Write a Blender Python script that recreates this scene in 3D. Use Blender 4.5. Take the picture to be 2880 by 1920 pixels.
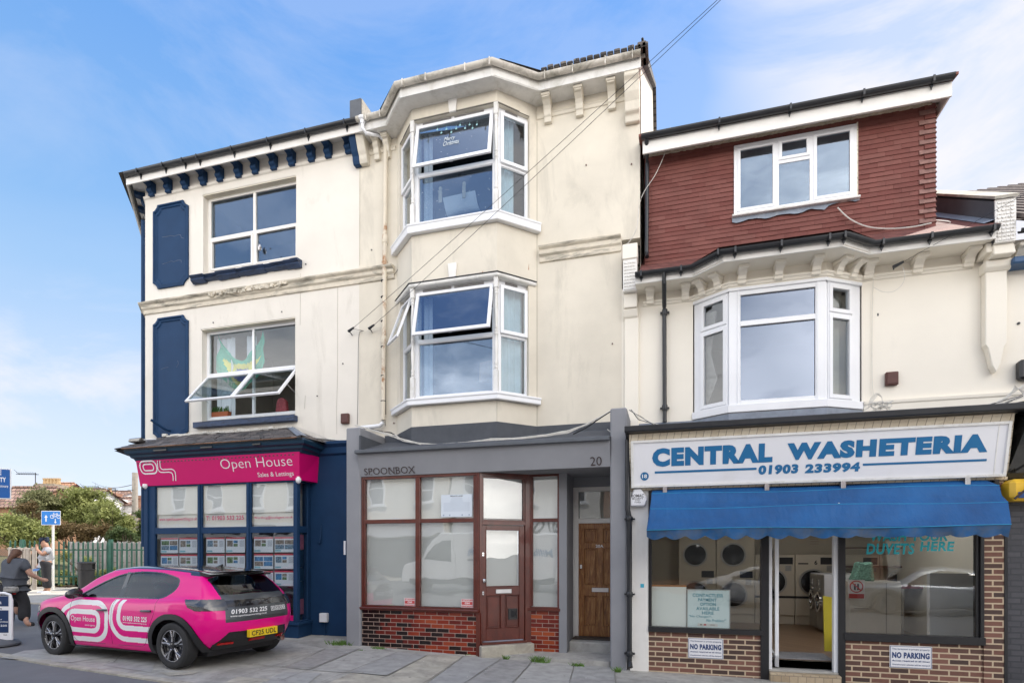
import bpy,bmesh,math,random
import numpy as np
from mathutils import Vector,Matrix
R=math.radians
random.seed(7)
scene=bpy.context.scene
for o in list(bpy.data.objects): bpy.data.objects.remove(o)

# ---------------------------------------------------------------- camera
PSI=R(15.7);FPX=1579.6;HV=1555.1;CAMZ=1.65
cam=bpy.data.cameras.new('camera');camo=bpy.data.objects.new('camera',cam)
scene.collection.objects.link(camo);scene.camera=camo
camo.location=(0,0,CAMZ);camo.rotation_euler=(R(90),0,PSI)
cam.sensor_width=36;cam.lens=36*FPX/2880;cam.shift_y=(HV-960)/2880
cam.clip_start=.05;cam.clip_end=3000

# ---------------------------------------------------------------- world
SUN_EL=R(53);SUN_AZ=math.atan2(.69,.72)      # direction towards the sun: right of and behind the terrace
w=bpy.data.worlds.new('World');scene.world=w;w.use_nodes=True
nt=w.node_tree;N=nt.nodes;L=nt.links;N.clear()
out=N.new('ShaderNodeOutputWorld');bg=N.new('ShaderNodeBackground');L.new(bg.outputs[0],out.inputs[0])
sky=N.new('ShaderNodeTexSky');sky.sky_type='NISHITA';sky.sun_disc=False
sky.sun_elevation=SUN_EL;sky.sun_rotation=math.pi/2-SUN_AZ;sky.air_density=1.0;sky.dust_density=.6;sky.ozone_density=2.5
tc=N.new('ShaderNodeTexCoord')
sp=N.new('ShaderNodeSeparateXYZ');L.new(tc.outputs['Generated'],sp.inputs[0])
def wm(op,a,b=None,clamp=False):
    n=N.new('ShaderNodeMath');n.operation=op;n.use_clamp=clamp
    for i,v in enumerate((a,b)):
        if v is None: continue
        if isinstance(v,(int,float)): n.inputs[i].default_value=v
        else: L.new(v,n.inputs[i])
    return n.outputs[0]
def wramp(v,stops):
    n=N.new('ShaderNodeValToRGB');L.new(v,n.inputs[0]);e=n.color_ramp.elements
    while len(e)>1: e.remove(e[0])
    for i,(p,c) in enumerate(stops):
        k=e[0] if i==0 else e.new(p)
        k.position=p;k.color=(c,c,c,1) if isinstance(c,(int,float)) else (*c,1)
    return n.outputs[0]
def wnoise(scale,sx,sy,sz,det=6,rough=.6,dist=.3,loc=(0,0,0)):
    m=N.new('ShaderNodeMapping');L.new(tc.outputs['Generated'],m.inputs[0]);m.inputs['Scale'].default_value=(sx,sy,sz);m.inputs['Location'].default_value=loc
    n=N.new('ShaderNodeTexNoise');L.new(m.outputs[0],n.inputs[0]);n.inputs['Scale'].default_value=scale
    n.inputs['Detail'].default_value=det;n.inputs['Roughness'].default_value=rough;n.inputs['Distortion'].default_value=dist
    return n.outputs[0]
# colour of the clear sky: Nishita, a little more saturated as in the photograph
hs=N.new('ShaderNodeHueSaturation');L.new(sky.outputs[0],hs.inputs['Color']);hs.inputs['Saturation'].default_value=1.25;hs.inputs['Value'].default_value=1.0
# clouds: thin veils low and to the right of the view, an added, unseen bright bank behind the camera to light the facade
n1=wnoise(2.2,1,1,2.2,7,.62,.6)
n2=wnoise(1.1,1,1,2.6,5,.55,.3,(3,1,0))
veil=wramp(n1,[(.43,0),(.58,1)])
right=wramp(wm('ADD',wm('MULTIPLY',sp.outputs[0],.9),wm('MULTIPLY',n2,.35)),[(.20,0),(.40,1)])
low=wramp(wm('ADD',sp.outputs[2],wm('MULTIPLY',n2,-.35)),[(-.02,1),(.30,0)])
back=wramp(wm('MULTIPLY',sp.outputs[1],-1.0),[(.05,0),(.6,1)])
patch=wm('MULTIPLY',veil,.16)
c1=wm('MULTIPLY',right,wm('ADD',wm('MULTIPLY',veil,.5),.5))
c2=wm('MULTIPLY',low,wm('ADD',wm('MULTIPLY',veil,.65),.35))
c3=wm('MULTIPLY',wm('MULTIPLY',back,wramp(n2,[(.38,.5),(.6,1)])),wm('MAXIMUM',wramp(sp.outputs[2],[(.22,1),(.28,.08),(.78,.08),(.88,1)]),wramp(wm('ABSOLUTE',wm('ADD',wm('DIVIDE',sp.outputs[0],wm('MAXIMUM',wm('MULTIPLY',sp.outputs[1],-1.0),.05)),.35)),[(.95,0),(1.3,1)])))  # gap left in the added bank so the upper windows reflect blue
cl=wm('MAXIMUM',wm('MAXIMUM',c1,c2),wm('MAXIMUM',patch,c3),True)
gr=wramp(sp.outputs[2],[(0,(2.3,2.55,2.9)),(.15,(2.0,2.4,2.9)),(.38,(1.15,1.9,2.85)),(.70,(.46,1.2,2.75)),(1,(.25,.80,2.2))])
gm=N.new('ShaderNodeMix');gm.data_type='RGBA';gm.inputs[0].default_value=.82;L.new(hs.outputs[0],gm.inputs[6]);L.new(gr,gm.inputs[7])
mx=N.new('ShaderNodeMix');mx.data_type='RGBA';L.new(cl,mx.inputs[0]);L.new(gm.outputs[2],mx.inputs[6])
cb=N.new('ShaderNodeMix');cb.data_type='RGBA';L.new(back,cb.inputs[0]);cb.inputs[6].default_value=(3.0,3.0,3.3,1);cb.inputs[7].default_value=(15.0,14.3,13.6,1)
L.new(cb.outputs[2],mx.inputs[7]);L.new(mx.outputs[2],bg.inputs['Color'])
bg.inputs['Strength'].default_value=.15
# ---------------------------------------------------------------- sun
sl=bpy.data.lights.new('sun','SUN');so=bpy.data.objects.new('sun',sl);scene.collection.objects.link(so)
sl.energy=3.0;sl.angle=R(.5);sl.color=(1,.94,.85)
sd=Vector((math.cos(SUN_AZ)*math.cos(SUN_EL),math.sin(SUN_AZ)*math.cos(SUN_EL),math.sin(SUN_EL)))
so.rotation_euler=sd.to_track_quat('Z','Y').to_euler();so.location=(20,20,40)
vs=scene.view_settings;vs.view_transform='Standard';vs.look='None';vs.exposure=1.08;vs.gamma=1
scene.render.engine='CYCLES';scene.cycles.max_bounces=8;scene.cycles.transparent_max_bounces=24
scene.cycles.caustics_reflective=False;scene.cycles.caustics_refractive=False;scene.cycles.sample_clamp_indirect=6

# ---------------------------------------------------------------- measuring faces
ZM={0: (0,0,1),1: (300,200,2.6133),2: (300,700,2.6133),3: (0,1300,2.6133),4: (1000,100,2.6133),5: (1000,650,2.6133),6: (940,1200,2.1778),
      7: (1740,150,2.0632),8: (1700,700,1.9932),9: (1740,1320,2.6136),10: (2280,1320,2.6133),11: (340,1180,3.5636),12: (700,1200,2.375),13: (0,1280,2.7024),
      14: (80,1560,5.226),15: (400,1560,4.612),16: (2560,480,2.178),17: (2480,1100,3.92),18: (2100,1480,3.734),19: (0,1290,6.534),20: (2720,1280,2.45),21: (0,1500,4.75)}
SP,CP=math.sin(PSI),math.cos(PSI)
class Face:
    """a vertical plane through two plan points; s runs along it, z up, o outwards (to the street)"""
    def __init__(f,p0,p1):
        f.p=Vector(p0);d=Vector(p1)-f.p;f.len=d.length;f.d=d.normalized();f.n=Vector((f.d.y,-f.d.x))
    def m(f,s,z,o=0.0):
        q=f.p+f.d*s+f.n*o
        return (q.x,q.y,z)
    def hit(f,zi,x,y,off=0.0):
        ox,oy,sc=ZM[zi];u=ox+x/sc;v=oy+y/sc;a=(u-1440)/FPX
        r=Vector((-SP+a*CP,CP+a*SP));p=f.p+f.n*off
        det=-r.x*f.d.y+r.y*f.d.x
        t=(-p.x*f.d.y+p.y*f.d.x)/det
        q=r*t-p
        return q.dot(f.d),CAMZ+(HV-v)/FPX*t
    def S(f,zi,x,off=0.0): return f.hit(zi,x,0,off)[0]
    def Z(f,zi,x,y,off=0.0): return f.hit(zi,x,y,off)[1]
class Hinge:
    """face coordinates swung about a horizontal line (top-hung sash)"""
    def __init__(h,F,hz,ho,ang): h.F,h.hz,h.ho,h.c,h.s=F,hz,ho,math.cos(ang),math.sin(ang)
    def m(h,s,z,o=0.0):
        dz,do=z-h.hz,o-h.ho
        return h.F.m(s,h.hz+dz*h.c+do*h.s,h.ho-dz*h.s+do*h.c)
def FY(y): return Face((0,y),(1,y))
def FV(t):
    p=Vector((-SP*t,CP*t));return Face(p,p+Vector((CP,SP)))
class World3:
    def m(s,x,z,o=0.0): return (x,o,z)
W3=World3()      # m(x, z, y)

# ---------------------------------------------------------------- mesh builder
class MB:
    def __init__(b): b.v=[];b.f=[]
    def add(b,vs,fs):
        k=len(b.v);b.v += [tuple(v) for v in vs];b.f += [tuple(k+i for i in f) for f in fs];return b
    def box(b,F,s0,s1,z0,z1,o0,o1):
        P=[F.m(s,z,o) for o in (o0,o1) for z in (z0,z1) for s in (s0,s1)]
        return b.add(P,[(0,1,3,2),(4,6,7,5),(0,4,5,1),(2,3,7,6),(0,2,6,4),(1,5,7,3)])
    def cbox(b,x0,x1,y0,y1,z0,z1):
        P=[(x,y,z) for z in (z0,z1) for y in (y0,y1) for x in (x0,x1)]
        return b.add(P,[(0,2,3,1),(4,5,7,6),(0,1,5,4),(2,6,7,3),(0,4,6,2),(1,3,7,5)])
    def quad(b,*p): return b.add(p,[tuple(range(len(p)))])
    def prism(b,F,poly,o0,o1):
        n=len(poly);P=[F.m(s,z,o0) for s,z in poly]+[F.m(s,z,o1) for s,z in poly]
        return b.add(P,[tuple(range(n-1,-1,-1)),tuple(range(n,2*n))]+[(i,(i+1) % n,n+(i+1) % n,n+i) for i in range(n)])
    def extr(b,F,prof,s0,s1):
        """profile [(o, z)] extruded along s"""
        n=len(prof);P=[F.m(s0,z,o) for o,z in prof]+[F.m(s1,z,o) for o,z in prof]
        return b.add(P,[tuple(range(n-1,-1,-1)),tuple(range(n,2*n))]+[(i,(i+1) % n,n+(i+1) % n,n+i) for i in range(n)])
    def sweep(b,path,prof,cap=True):
        """closed profile [(o, z)] swept along a plan polyline, mitred; outwards is to the right of travel"""
        P=[Vector(p) for p in path];rings=[]
        for i,p in enumerate(P):
            d0=(P[i]-P[i-1]).normalized() if i>0 else None
            d1=(P[i+1]-P[i]).normalized() if i<len(P)-1 else None
            if d0 is None: d0=d1
            if d1 is None: d1=d0
            n0=Vector((d0.y,-d0.x));n1=Vector((d1.y,-d1.x));m=(n0+n1).normalized();k=1/max(.3,m.dot(n0))
            rings.append([(p.x+m.x*k*o,p.y+m.y*k*o,z) for o,z in prof])
        n=len(prof);vs=[q for r in rings for q in r];fs=[]
        for i in range(len(P)-1):
            for j in range(n):
                fs.append((i*n+j,i*n+(j+1) % n,(i+1)*n+(j+1) % n,(i+1)*n+j))
        if cap: fs += [tuple(range(n-1,-1,-1)),tuple((len(P)-1)*n+j for j in range(n))]
        return b.add(vs,fs)
    def tube(b,pts,r,n=8,r1=None):
        pts=[Vector(p) for p in pts];k=len(b.v);m=len(pts);up=Vector((0,0,1))
        for i,p in enumerate(pts):
            d=(pts[min(i+1,m-1)]-pts[max(i-1,0)])
            d=d.normalized() if d.length>1e-9 else up
            a=d.cross(up) if abs(d.z)<.95 else d.cross(Vector((1,0,0)))
            a.normalize();c=a.cross(d);rr=r if r1 is None else r+(r1-r)*i/(m-1)
            for j in range(n):
                t=2*math.pi*j/n;q=p+(a*math.cos(t)+c*math.sin(t))*rr;b.v.append((q.x,q.y,q.z))
        for i in range(m-1):
            for j in range(n):
                b.f.append((k+i*n+j,k+i*n+(j+1) % n,k+(i+1)*n+(j+1) % n,k+(i+1)*n+j))
        b.f.append(tuple(k+j for j in range(n-1,-1,-1)));b.f.append(tuple(k+(m-1)*n+j for j in range(n)))
        return b
    def lathe(b,c,prof,n=16,axis='z'):
        k=len(b.v);m=len(prof)
        for h,r in prof:
            for j in range(n):
                t=2*math.pi*j/n;x,y=r*math.cos(t),r*math.sin(t)
                b.v.append((c[0]+x,c[1]+y,c[2]+h) if axis=='z' else ((c[0]+x,c[1]+h,c[2]+y) if axis=='y' else (c[0]+h,c[1]+x,c[2]+y)))
        for i in range(m-1):
            for j in range(n): b.f.append((k+i*n+j,k+i*n+(j+1) % n,k+(i+1)*n+(j+1) % n,k+(i+1)*n+j))
        b.f.append(tuple(k+j for j in range(n-1,-1,-1)));b.f.append(tuple(k+(m-1)*n+j for j in range(n)))
        return b
    def frame(b,F,s0,s1,z0,z1,w,o0,o1,wb=None,wt=None):
        wb=wb or w;wt=wt or w
        b.box(F,s0,s0+w,z0,z1,o0,o1);b.box(F,s1-w,s1,z0,z1,o0,o1)
        b.box(F,s0+w,s1-w,z0,z0+wb,o0,o1);return b.box(F,s0+w,s1-w,z1-wt,z1,o0,o1)
    def build(b,name,mat,parent=None,smooth=False,bevel=0,sub=0,world=None,fix=True):
        me=bpy.data.meshes.new(name);base=Vector((0,0,0))
        if parent is not None: base=world_base(parent)
        me.from_pydata([(x-base.x,y-base.y,z-base.z) for x,y,z in b.v],[],b.f);me.update()
        if fix:
            bm=bmesh.new();bm.from_mesh(me);bmesh.ops.recalc_face_normals(bm,faces=bm.faces);bm.to_mesh(me);bm.free()
        if smooth:
            me.polygons.foreach_set('use_smooth',[True]*len(me.polygons))
            me.set_sharp_from_angle(angle=R(40))
        me.materials.append(mat)
        o=bpy.data.objects.new(name,me);scene.collection.objects.link(o)
        if parent is not None:
            o.parent=parent
        if bevel:
            md=o.modifiers.new('bevel','BEVEL');md.width=bevel;md.segments=1;md.limit_method='ANGLE'
        return o
def world_base(o):
    v=Vector((0,0,0))
    while o is not None: v += o.location;o=o.parent
    return v
def tag(o,label=None,cat=None,group=None,kind=None):
    if label: o['label']=label
    if cat: o['category']=cat
    if group: o['group']=group
    if kind: o['kind']=kind
    return o
def thing(name,label,cat,loc=(0,0,0),group=None,rz=0):
    o=bpy.data.objects.new(name,None);scene.collection.objects.link(o);o.location=loc;o.rotation_euler.z=rz;o.empty_display_size=.2
    return tag(o,label,cat,group)
def solo(mb,name,mat,label,cat,group=None,kind=None,**k):
    return tag(mb.build(name,mat,None,**k),label,cat,group,kind)
def copy_tree(o,parent=None):
    c=o.copy();scene.collection.objects.link(c);c.parent=parent
    for ch in list(o.children): copy_tree(ch,c)
    return c
def G(x,y=0.0):
    """height of the ground: the street falls gently to the right"""
    K=[(-60,1.2),(-40,.85),(-26,.46),(-20.5,.36),(-15,.17),(-11,.05),(-9,.01),(-5.5,0),(-.9,-.175),(1.4,-.20),(6,-.28),(60,-1.2)]
    if x <= K[0][0]: return K[0][1]
    for (a,za),(b,zb) in zip(K,K[1:]):
        if x <= b: return za+(zb-za)*(x-a)/(b-a)
    return K[-1][1]

# ---------------------------------------------------------------- materials
def new_mat(name):
    m=bpy.data.materials.new(name);m.use_nodes=True;t=m.node_tree;t.nodes.clear()
    o=t.nodes.new('ShaderNodeOutputMaterial');p=t.nodes.new('ShaderNodeBsdfPrincipled');t.links.new(p.outputs[0],o.inputs[0])
    return m,t,p,o
class NT:
    def __init__(s,t): s.t=t;s.N=t.nodes;s.L=t.links
    def n(s,typ,**k):
        n=s.N.new(typ)
        for a,v in k.items(): setattr(n,a,v)
        return n
    def math(s,op,a,b=0.0,clamp=False):
        n=s.n('ShaderNodeMath',operation=op,use_clamp=clamp)
        for i,v in enumerate((a,b)):
            if isinstance(v,(int,float)): n.inputs[i].default_value=v
            else: s.L.new(v,n.inputs[i])
        return n.outputs[0]
    def co(s,sc=(1,1,1),loc=(0,0,0),src='Object',rot=(0,0,0)):
        c=s.n('ShaderNodeTexCoord');m=s.n('ShaderNodeMapping');s.L.new(c.outputs[src],m.inputs[0]);m.inputs['Scale'].default_value=sc;m.inputs['Location'].default_value=loc;m.inputs['Rotation'].default_value=rot
        return m.outputs[0]
    def noise(s,scale,sc=(1,1,1),det=5,rough=.6,dist=0,loc=(0,0,0)):
        n=s.n('ShaderNodeTexNoise');s.L.new(s.co(sc,loc),n.inputs[0]);n.inputs['Scale'].default_value=scale;n.inputs['Detail'].default_value=det;n.inputs['Roughness'].default_value=rough;n.inputs['Distortion'].default_value=dist
        return n.outputs[0]
    def ramp(s,v,stops):
        n=s.n('ShaderNodeValToRGB');s.L.new(v,n.inputs[0]);e=n.color_ramp.elements
        while len(e)>1: e.remove(e[0])
        for i,(p,c) in enumerate(stops):
            k=e[0] if i==0 else e.new(p)
            k.position=p;k.color=(c,c,c,1) if isinstance(c,(int,float)) else (*c[:3],1)
        return n.outputs[0]
    def mix(s,f,a,b,mode='MIX'):
        n=s.n('ShaderNodeMix',data_type='RGBA',blend_type=mode)
        for i,v in ((0,f),(6,a),(7,b)):
            if isinstance(v,(int,float)): n.inputs[i].default_value=v
            elif isinstance(v,(tuple,list)): n.inputs[i].default_value=(*v[:3],1)
            else: s.L.new(v,n.inputs[i])
        return n.outputs[2]
    def bump(s,h,strength=.3,dist=.01,nrm=None):
        b=s.n('ShaderNodeBump');b.inputs['Strength'].default_value=strength;b.inputs['Distance'].default_value=dist;s.L.new(h,b.inputs['Height'])
        if nrm is not None: s.L.new(nrm,b.inputs['Normal'])
        return b.outputs[0]
def pm(name,col,rough=.6,var=.12,vs=3.0,bump=.0,bs=60,metal=0.0,stain=None,sc=(1,1,.4),amt=.5,thr=(.55,.72),ss=1.6,coat=0.0,spec=.5,bd=.004,em=None,isl=0):
    m,t,p,o=new_mat(name);q=NT(t)
    n=q.noise(vs,det=6);c=q.mix(q.ramp(n,[(.3,0),(.7,1)]),[x*(1-var) for x in col],[min(1,x*(1+var*.6)) for x in col])
    if isl:
        gi=q.n('ShaderNodeNewGeometry');c=q.mix(q.ramp(gi.outputs['Random Per Island'],[(0,0),(1,1)]),q.mix(isl,c,(0,0,0)),q.mix(isl*.35,c,(.8,.6,.5)))
    if stain is not None:
        f=q.math('MULTIPLY',q.ramp(q.noise(ss,sc,8,.68,.6,(2,5,1)),[(thr[0],0),(thr[1],1)]),amt);c=q.mix(f,c,stain)
    t.links.new(c,p.inputs['Base Color']);p.inputs['Roughness'].default_value=rough;p.inputs['Metallic'].default_value=metal
    p.inputs['Coat Weight'].default_value=coat;p.inputs['Coat Roughness'].default_value=.03;p.inputs['Specular IOR Level'].default_value=spec
    if bump: t.links.new(q.bump(q.noise(bs,det=4),bump,bd),p.inputs['Normal'])
    if em: p.inputs['Emission Color'].default_value=(*em[:3],1);p.inputs['Emission Strength'].default_value=em[3]
    return m
def brickmat(name,bw,bh,mortar,mc,stops,rough=.8,bump=.5,off=(0,0),gloss=None,dark=None,msm=.1,noise_amt=.25):
    m,t,p,o=new_mat(name);q=NT(t)
    c=q.n('ShaderNodeTexCoord');s=q.n('ShaderNodeSeparateXYZ');t.links.new(c.outputs['Object'],s.inputs[0])
    cb=q.n('ShaderNodeCombineXYZ');t.links.new(q.math('ADD',q.math('ADD',s.outputs[0],s.outputs[1]),off[0]),cb.inputs[0]);t.links.new(q.math('ADD',s.outputs[2],off[1]),cb.inputs[1])
    dn=q.noise(9,det=3);
    b=q.n('ShaderNodeTexBrick');t.links.new(cb.outputs[0],b.inputs[0]);b.inputs['Scale'].default_value=1
    b.inputs['Brick Width'].default_value=bw;b.inputs['Row Height'].default_value=bh;b.inputs['Mortar Size'].default_value=mortar;b.inputs['Mortar Smooth'].default_value=msm
    b.inputs['Color1'].default_value=(0,0,0,1);b.inputs['Color2'].default_value=(1,1,1,1);b.inputs['Mortar'].default_value=(0,0,0,1);b.inputs['Bias'].default_value=0
    v=b.outputs['Color']
    if dark is not None:      # older darker bricks gather towards one end of the panel
        v=q.math('SUBTRACT',v,q.math('MULTIPLY',q.ramp(q.math('ADD',q.math('MULTIPLY',s.outputs[0],dark[0]),dark[1]),[(0,0),(1,1)]),.9))
    col=q.ramp(v,stops)
    col=q.mix(noise_amt,col,q.mix(q.noise(25,det=6),(0.02,.012,.01),(1,.9,.8)),'OVERLAY')
    f=q.mix(b.outputs['Fac'],col,mc)
    t.links.new(f,p.inputs['Base Color'])
    if gloss is not None: t.links.new(q.ramp(b.outputs['Fac'],[(0,gloss),(1,.85)]),p.inputs['Roughness'])
    else: p.inputs['Roughness'].default_value=rough
    h=q.math('ADD',q.math('MULTIPLY',q.math('SUBTRACT',1.0,b.outputs['Fac']),1.0),q.math('MULTIPLY',q.noise(70,det=4),.25))
    t.links.new(q.bump(h,bump,.008),p.inputs['Normal'])
    return m
def glass(name,tint=(.9,.93,.93),ior=1.75,wave=.0,base=.03,gt=(1,1,1)):
    m,t,p,o=new_mat(name);q=NT(t);t.nodes.remove(p)
    tr=q.n('ShaderNodeBsdfTransparent');tr.inputs[0].default_value=(*tint,1)
    gl=q.n('ShaderNodeBsdfGlossy');gl.inputs['Roughness'].default_value=.004;gl.inputs['Color'].default_value=(*gt,1)
    ge=q.n('ShaderNodeNewGeometry');dt=q.n('ShaderNodeVectorMath',operation='DOT_PRODUCT');t.links.new(ge.outputs['Incoming'],dt.inputs[0]);t.links.new(ge.outputs['Normal'],dt.inputs[1])
    if wave: t.links.new(q.bump(q.noise(1.6,det=1),wave,.02),gl.inputs['Normal'])
    f0=((ior-1)/(ior+1)) ** 2+base*.5;c=q.math('SUBTRACT',1.0,q.math('ABSOLUTE',dt.outputs['Value']),True)
    f=q.math('ADD',q.math('MULTIPLY',q.math('POWER',c,5.0),1-f0),f0,True)
    mx=q.n('ShaderNodeMixShader');t.links.new(f,mx.inputs[0]);t.links.new(tr.outputs[0],mx.inputs[1]);t.links.new(gl.outputs[0],mx.inputs[2]);t.links.new(mx.outputs[0],o.inputs[0])
    return m
MT={}
def mats():
    M=MT
    M['render_left']=pm('render_left',(.73,.69,.62),.85,.06,1.2,.35,45,stain=(.38,.35,.29),amt=.4,thr=(.57,.76),ss=1.8,sc=(1,1,.3))
    M['render_mid']=pm('render_mid',(.68,.63,.53),.85,.12,.9,.4,40,stain=(.36,.335,.28),amt=.5,thr=(.54,.74),ss=1.6,sc=(1,1,.3))
    M['render_right']=pm('render_right',(.83,.78,.68),.8,.04,1.0,.25,45,stain=(.45,.43,.38),amt=.2,thr=(.6,.8))
    M['string_dirty']=pm('string_dirty',(.68,.62,.51),.9,.15,5,.6,60,stain=(.12,.115,.09),sc=(.5,1,2.5),amt=.75,thr=(.50,.66),ss=3)
    M['grey_render']=pm('grey_render',(.245,.25,.268),.75,.08,2,.3,50)
    M['slate_grey']=pm('slate_grey',(.10,.11,.125),.7,.15,6,.3,60,stain=(.28,.22,.08),amt=.35,thr=(.66,.72),ss=9,sc=(1,1,1))
    M['navy']=pm('navy',(.012,.042,.105),.6,.12,3,.2,40,stain=(.05,.09,.19),amt=.25,thr=(.6,.8),spec=.2)
    M['navy_old']=pm('navy_old',(.03,.055,.12),.55,.3,10,.9,45,stain=(.012,.015,.02),amt=.8,thr=(.52,.62),ss=7,sc=(.5,1,3),bd=.01)
    M['navy_teal']=pm('navy_teal',(.012,.045,.085),.4,.15,4,.2,40)
    M['upvc']=pm('upvc',(.80,.81,.83),.32,.03,3)
    M['upvc_dirty']=pm('upvc_dirty',(.74,.73,.70),.42,.08,6,stain=(.34,.32,.25),amt=.55,thr=(.5,.75),sc=(1,1,.6),ss=4)
    M['white_paint']=pm('white_paint',(.78,.76,.72),.55,.05,5,.15,30,stain=(.5,.46,.38),amt=.3)
    M['cream_paint']=pm('cream_paint',(.74,.68,.55),.65,.06,3,.2,40)
    M['gutter_black']=pm('gutter_black',(.018,.02,.024),.38,.3,5)
    M['gutter_white']=pm('gutter_white',(.66,.62,.55),.42,.08,3,stain=(.13,.12,.08),amt=.8,thr=(.46,.68),ss=3,sc=(1,1,1))
    M['pipe_cream']=pm('pipe_cream',(.68,.61,.49),.6,.08,4,stain=(.34,.15,.05),amt=.95,thr=(.58,.66),ss=3.2,sc=(1,1,.5))
    M['lead']=pm('lead',(.20,.23,.28),.5,.25,6,.4,20,stain=(.42,.43,.45),amt=.5,ss=4)
    M['felt']=pm('felt',(.075,.082,.095),.85,.15,5,.4,60)
    M['roof_tile']=brickmat('roof_tile',.30,.10,.012,(.02,.02,.02),[(0,(.06,.055,.05)),(.5,(.10,.09,.085)),(1,(.16,.14,.12))],.85,.8)
    M['roof_brown']=brickmat('roof_brown',.30,.24,.025,(.05,.03,.025),[(0,(.20,.12,.09)),(.5,(.27,.17,.13)),(1,(.35,.24,.19))],.9,.8)
    M['roof_orange']=brickmat('roof_orange',.30,.2,.02,(.10,.05,.03),[(0,(.36,.18,.10)),(1,(.50,.28,.18))],.9,.6)
    M['slate']=brickmat('slate',.28,.13,.006,(.015,.015,.017),[(0,(.045,.045,.05)),(.5,(.075,.075,.08)),(1,(.12,.12,.125))],.6,.8)
    M['hung_tile']=brickmat('hung_tile',.34,.125,.0035,(.035,.012,.010),[(0,(.130,.030,.025)),(.5,(.165,.040,.033)),(1,(.200,.056,.045))],.72,.35,noise_amt=.3)
    M['tile_pale']=pm('tile_pale',(.24,.13,.11),.8,.35,12,.3,60)
    M['red_brick']=brickmat('red_brick',.222,.0735,.0048,(.36,.26,.21),[(0,(.012,.006,.006)),(.17,(.02,.008,.008)),(.2,(.11,.012,.008)),(.5,(.155,.016,.009)),(.8,(.22,.026,.011)),(1,(.30,.055,.02))],gloss=.16,bump=.6,dark=(-.8,-.85),msm=0,off=(0,.012),noise_amt=.15)
    M['brown_brick']=brickmat('brown_brick',.235,.077,.011,(.50,.39,.27),[(0,(.055,.035,.03)),(.35,(.105,.055,.042)),(.7,(.16,.075,.055)),(1,(.21,.10,.075))],.8,.7,msm=.15,off=(0,.02))
    M['dark_brick']=brickmat('dark_brick',.235,.077,.010,(.032,.034,.042),[(0,(.040,.042,.052)),(1,(.058,.060,.072))],.55,.9,off=(.1,.02))
    M['tile_cream']=brickmat('tile_cream',.105,.105,.004,(.32,.25,.17),[(0,(.66,.58,.45)),(1,(.74,.67,.54))],.4,.5)
    M['mahogany']=pm('mahogany',(.105,.018,.009),.30,.25,8,.15,30,stain=(.04,.006,.004),amt=.5,sc=(3,3,.5),thr=(.45,.7),coat=.3)
    m,t,p,o=new_mat('oak');q=NT(t)
    g=q.noise(6,(7,7,.7),7,.65,.8);t.links.new(q.ramp(g,[(.3,(.10,.036,.010)),(.5,(.29,.115,.032)),(.72,(.52,.28,.10))]),p.inputs['Base Color']);p.inputs['Roughness'].default_value=.4
    M['oak']=m
    M['black_paint']=pm('black_paint',(.016,.016,.018),.3,.2,5)
    M['glass_dark']=glass('glass_dark',(.72,.78,.82),1.9,.12,.14,(.70,.82,1.0))
    M['glass_mid']=glass('glass_mid',(.84,.87,.89),1.55,.10,.03)
    M['glass_frost']=glass('glass_frost',(.96,.97,.97),1.75,.2,.05)
    M['glass_car']=glass('glass_car',(.12,.15,.17),1.6,0,.04)
    M['glass_light']=glass('glass_light',(.70,.76,.78),1.5,0,.03)
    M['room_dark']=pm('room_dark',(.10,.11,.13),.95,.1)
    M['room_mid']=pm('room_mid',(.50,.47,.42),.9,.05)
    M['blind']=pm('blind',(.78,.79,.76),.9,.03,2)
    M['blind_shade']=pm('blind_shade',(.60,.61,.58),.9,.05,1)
    M['curtain']=pm('curtain',(.74,.78,.82),.9,.05)
    M['curtain_teal']=pm('curtain_teal',(.50,.66,.72),.9,.15)
    M['asphalt']=pm('asphalt',(.15,.151,.155),.9,.18,1.5,.6,160,stain=(.17,.17,.17),amt=.5,sc=(1,1,1),thr=(.5,.7),ss=.8)
    M['concrete']=pm('concrete',(.41,.395,.36),.92,.30,5,.7,90,stain=(.19,.185,.17),amt=.75,sc=(1,1,1),thr=(.45,.68),ss=1.1)
    M['concrete_pale']=pm('concrete_pale',(.44,.41,.34),.92,.25,3,.7,110,stain=(.25,.23,.20),amt=.6,sc=(1,1,1),thr=(.45,.6),ss=3)
    M['slab_blue']=pm('slab_blue',(.34,.335,.32),.85,.24,6,.35,120,stain=(.27,.27,.27),amt=.45,sc=(1,1,1),thr=(.5,.72),ss=1.7)
    M['slab_grey']=pm('slab_grey',(.38,.37,.345),.88,.26,6,.45,120,stain=(.33,.32,.29),amt=.4,sc=(1,1,1),thr=(.52,.7),ss=2.2)
    M['slab_dark']=pm('slab_dark',(.31,.30,.285),.9,.24,7,.5,140,stain=(.2,.2,.2),amt=.4,sc=(1,1,1),ss=2)
    M['joint']=pm('joint',(.21,.20,.18),.95,.3,20,.5,90)
    M['cable_white']=pm('cable_white',(.62,.60,.55),.6,.15,9)
    M['cable_black']=pm('cable_black',(.02,.02,.022),.6,.15,9)
    M['metal']=pm('metal',(.55,.55,.56),.28,.1,5,metal=.9)
    M['chrome']=pm('chrome',(.8,.8,.8),.12,.05,5,metal=1)
    M['steel']=pm('steel',(.40,.39,.37),.32,.15,3,metal=.85)
    M['magenta']=pm('magenta',(.62,.001,.145),.35,.03,1)
    M['white_letter']=pm('white_letter',(.82,.82,.82),.4,.02)
    M['washeteria_blue']=pm('washeteria_blue',(.010,.135,.31),.4,.05)
    M['letter_black']=pm('letter_black',(.02,.02,.022),.5,.1)
    M['letter_brown']=pm('letter_brown',(.035,.018,.016),.5,.2)
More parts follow.
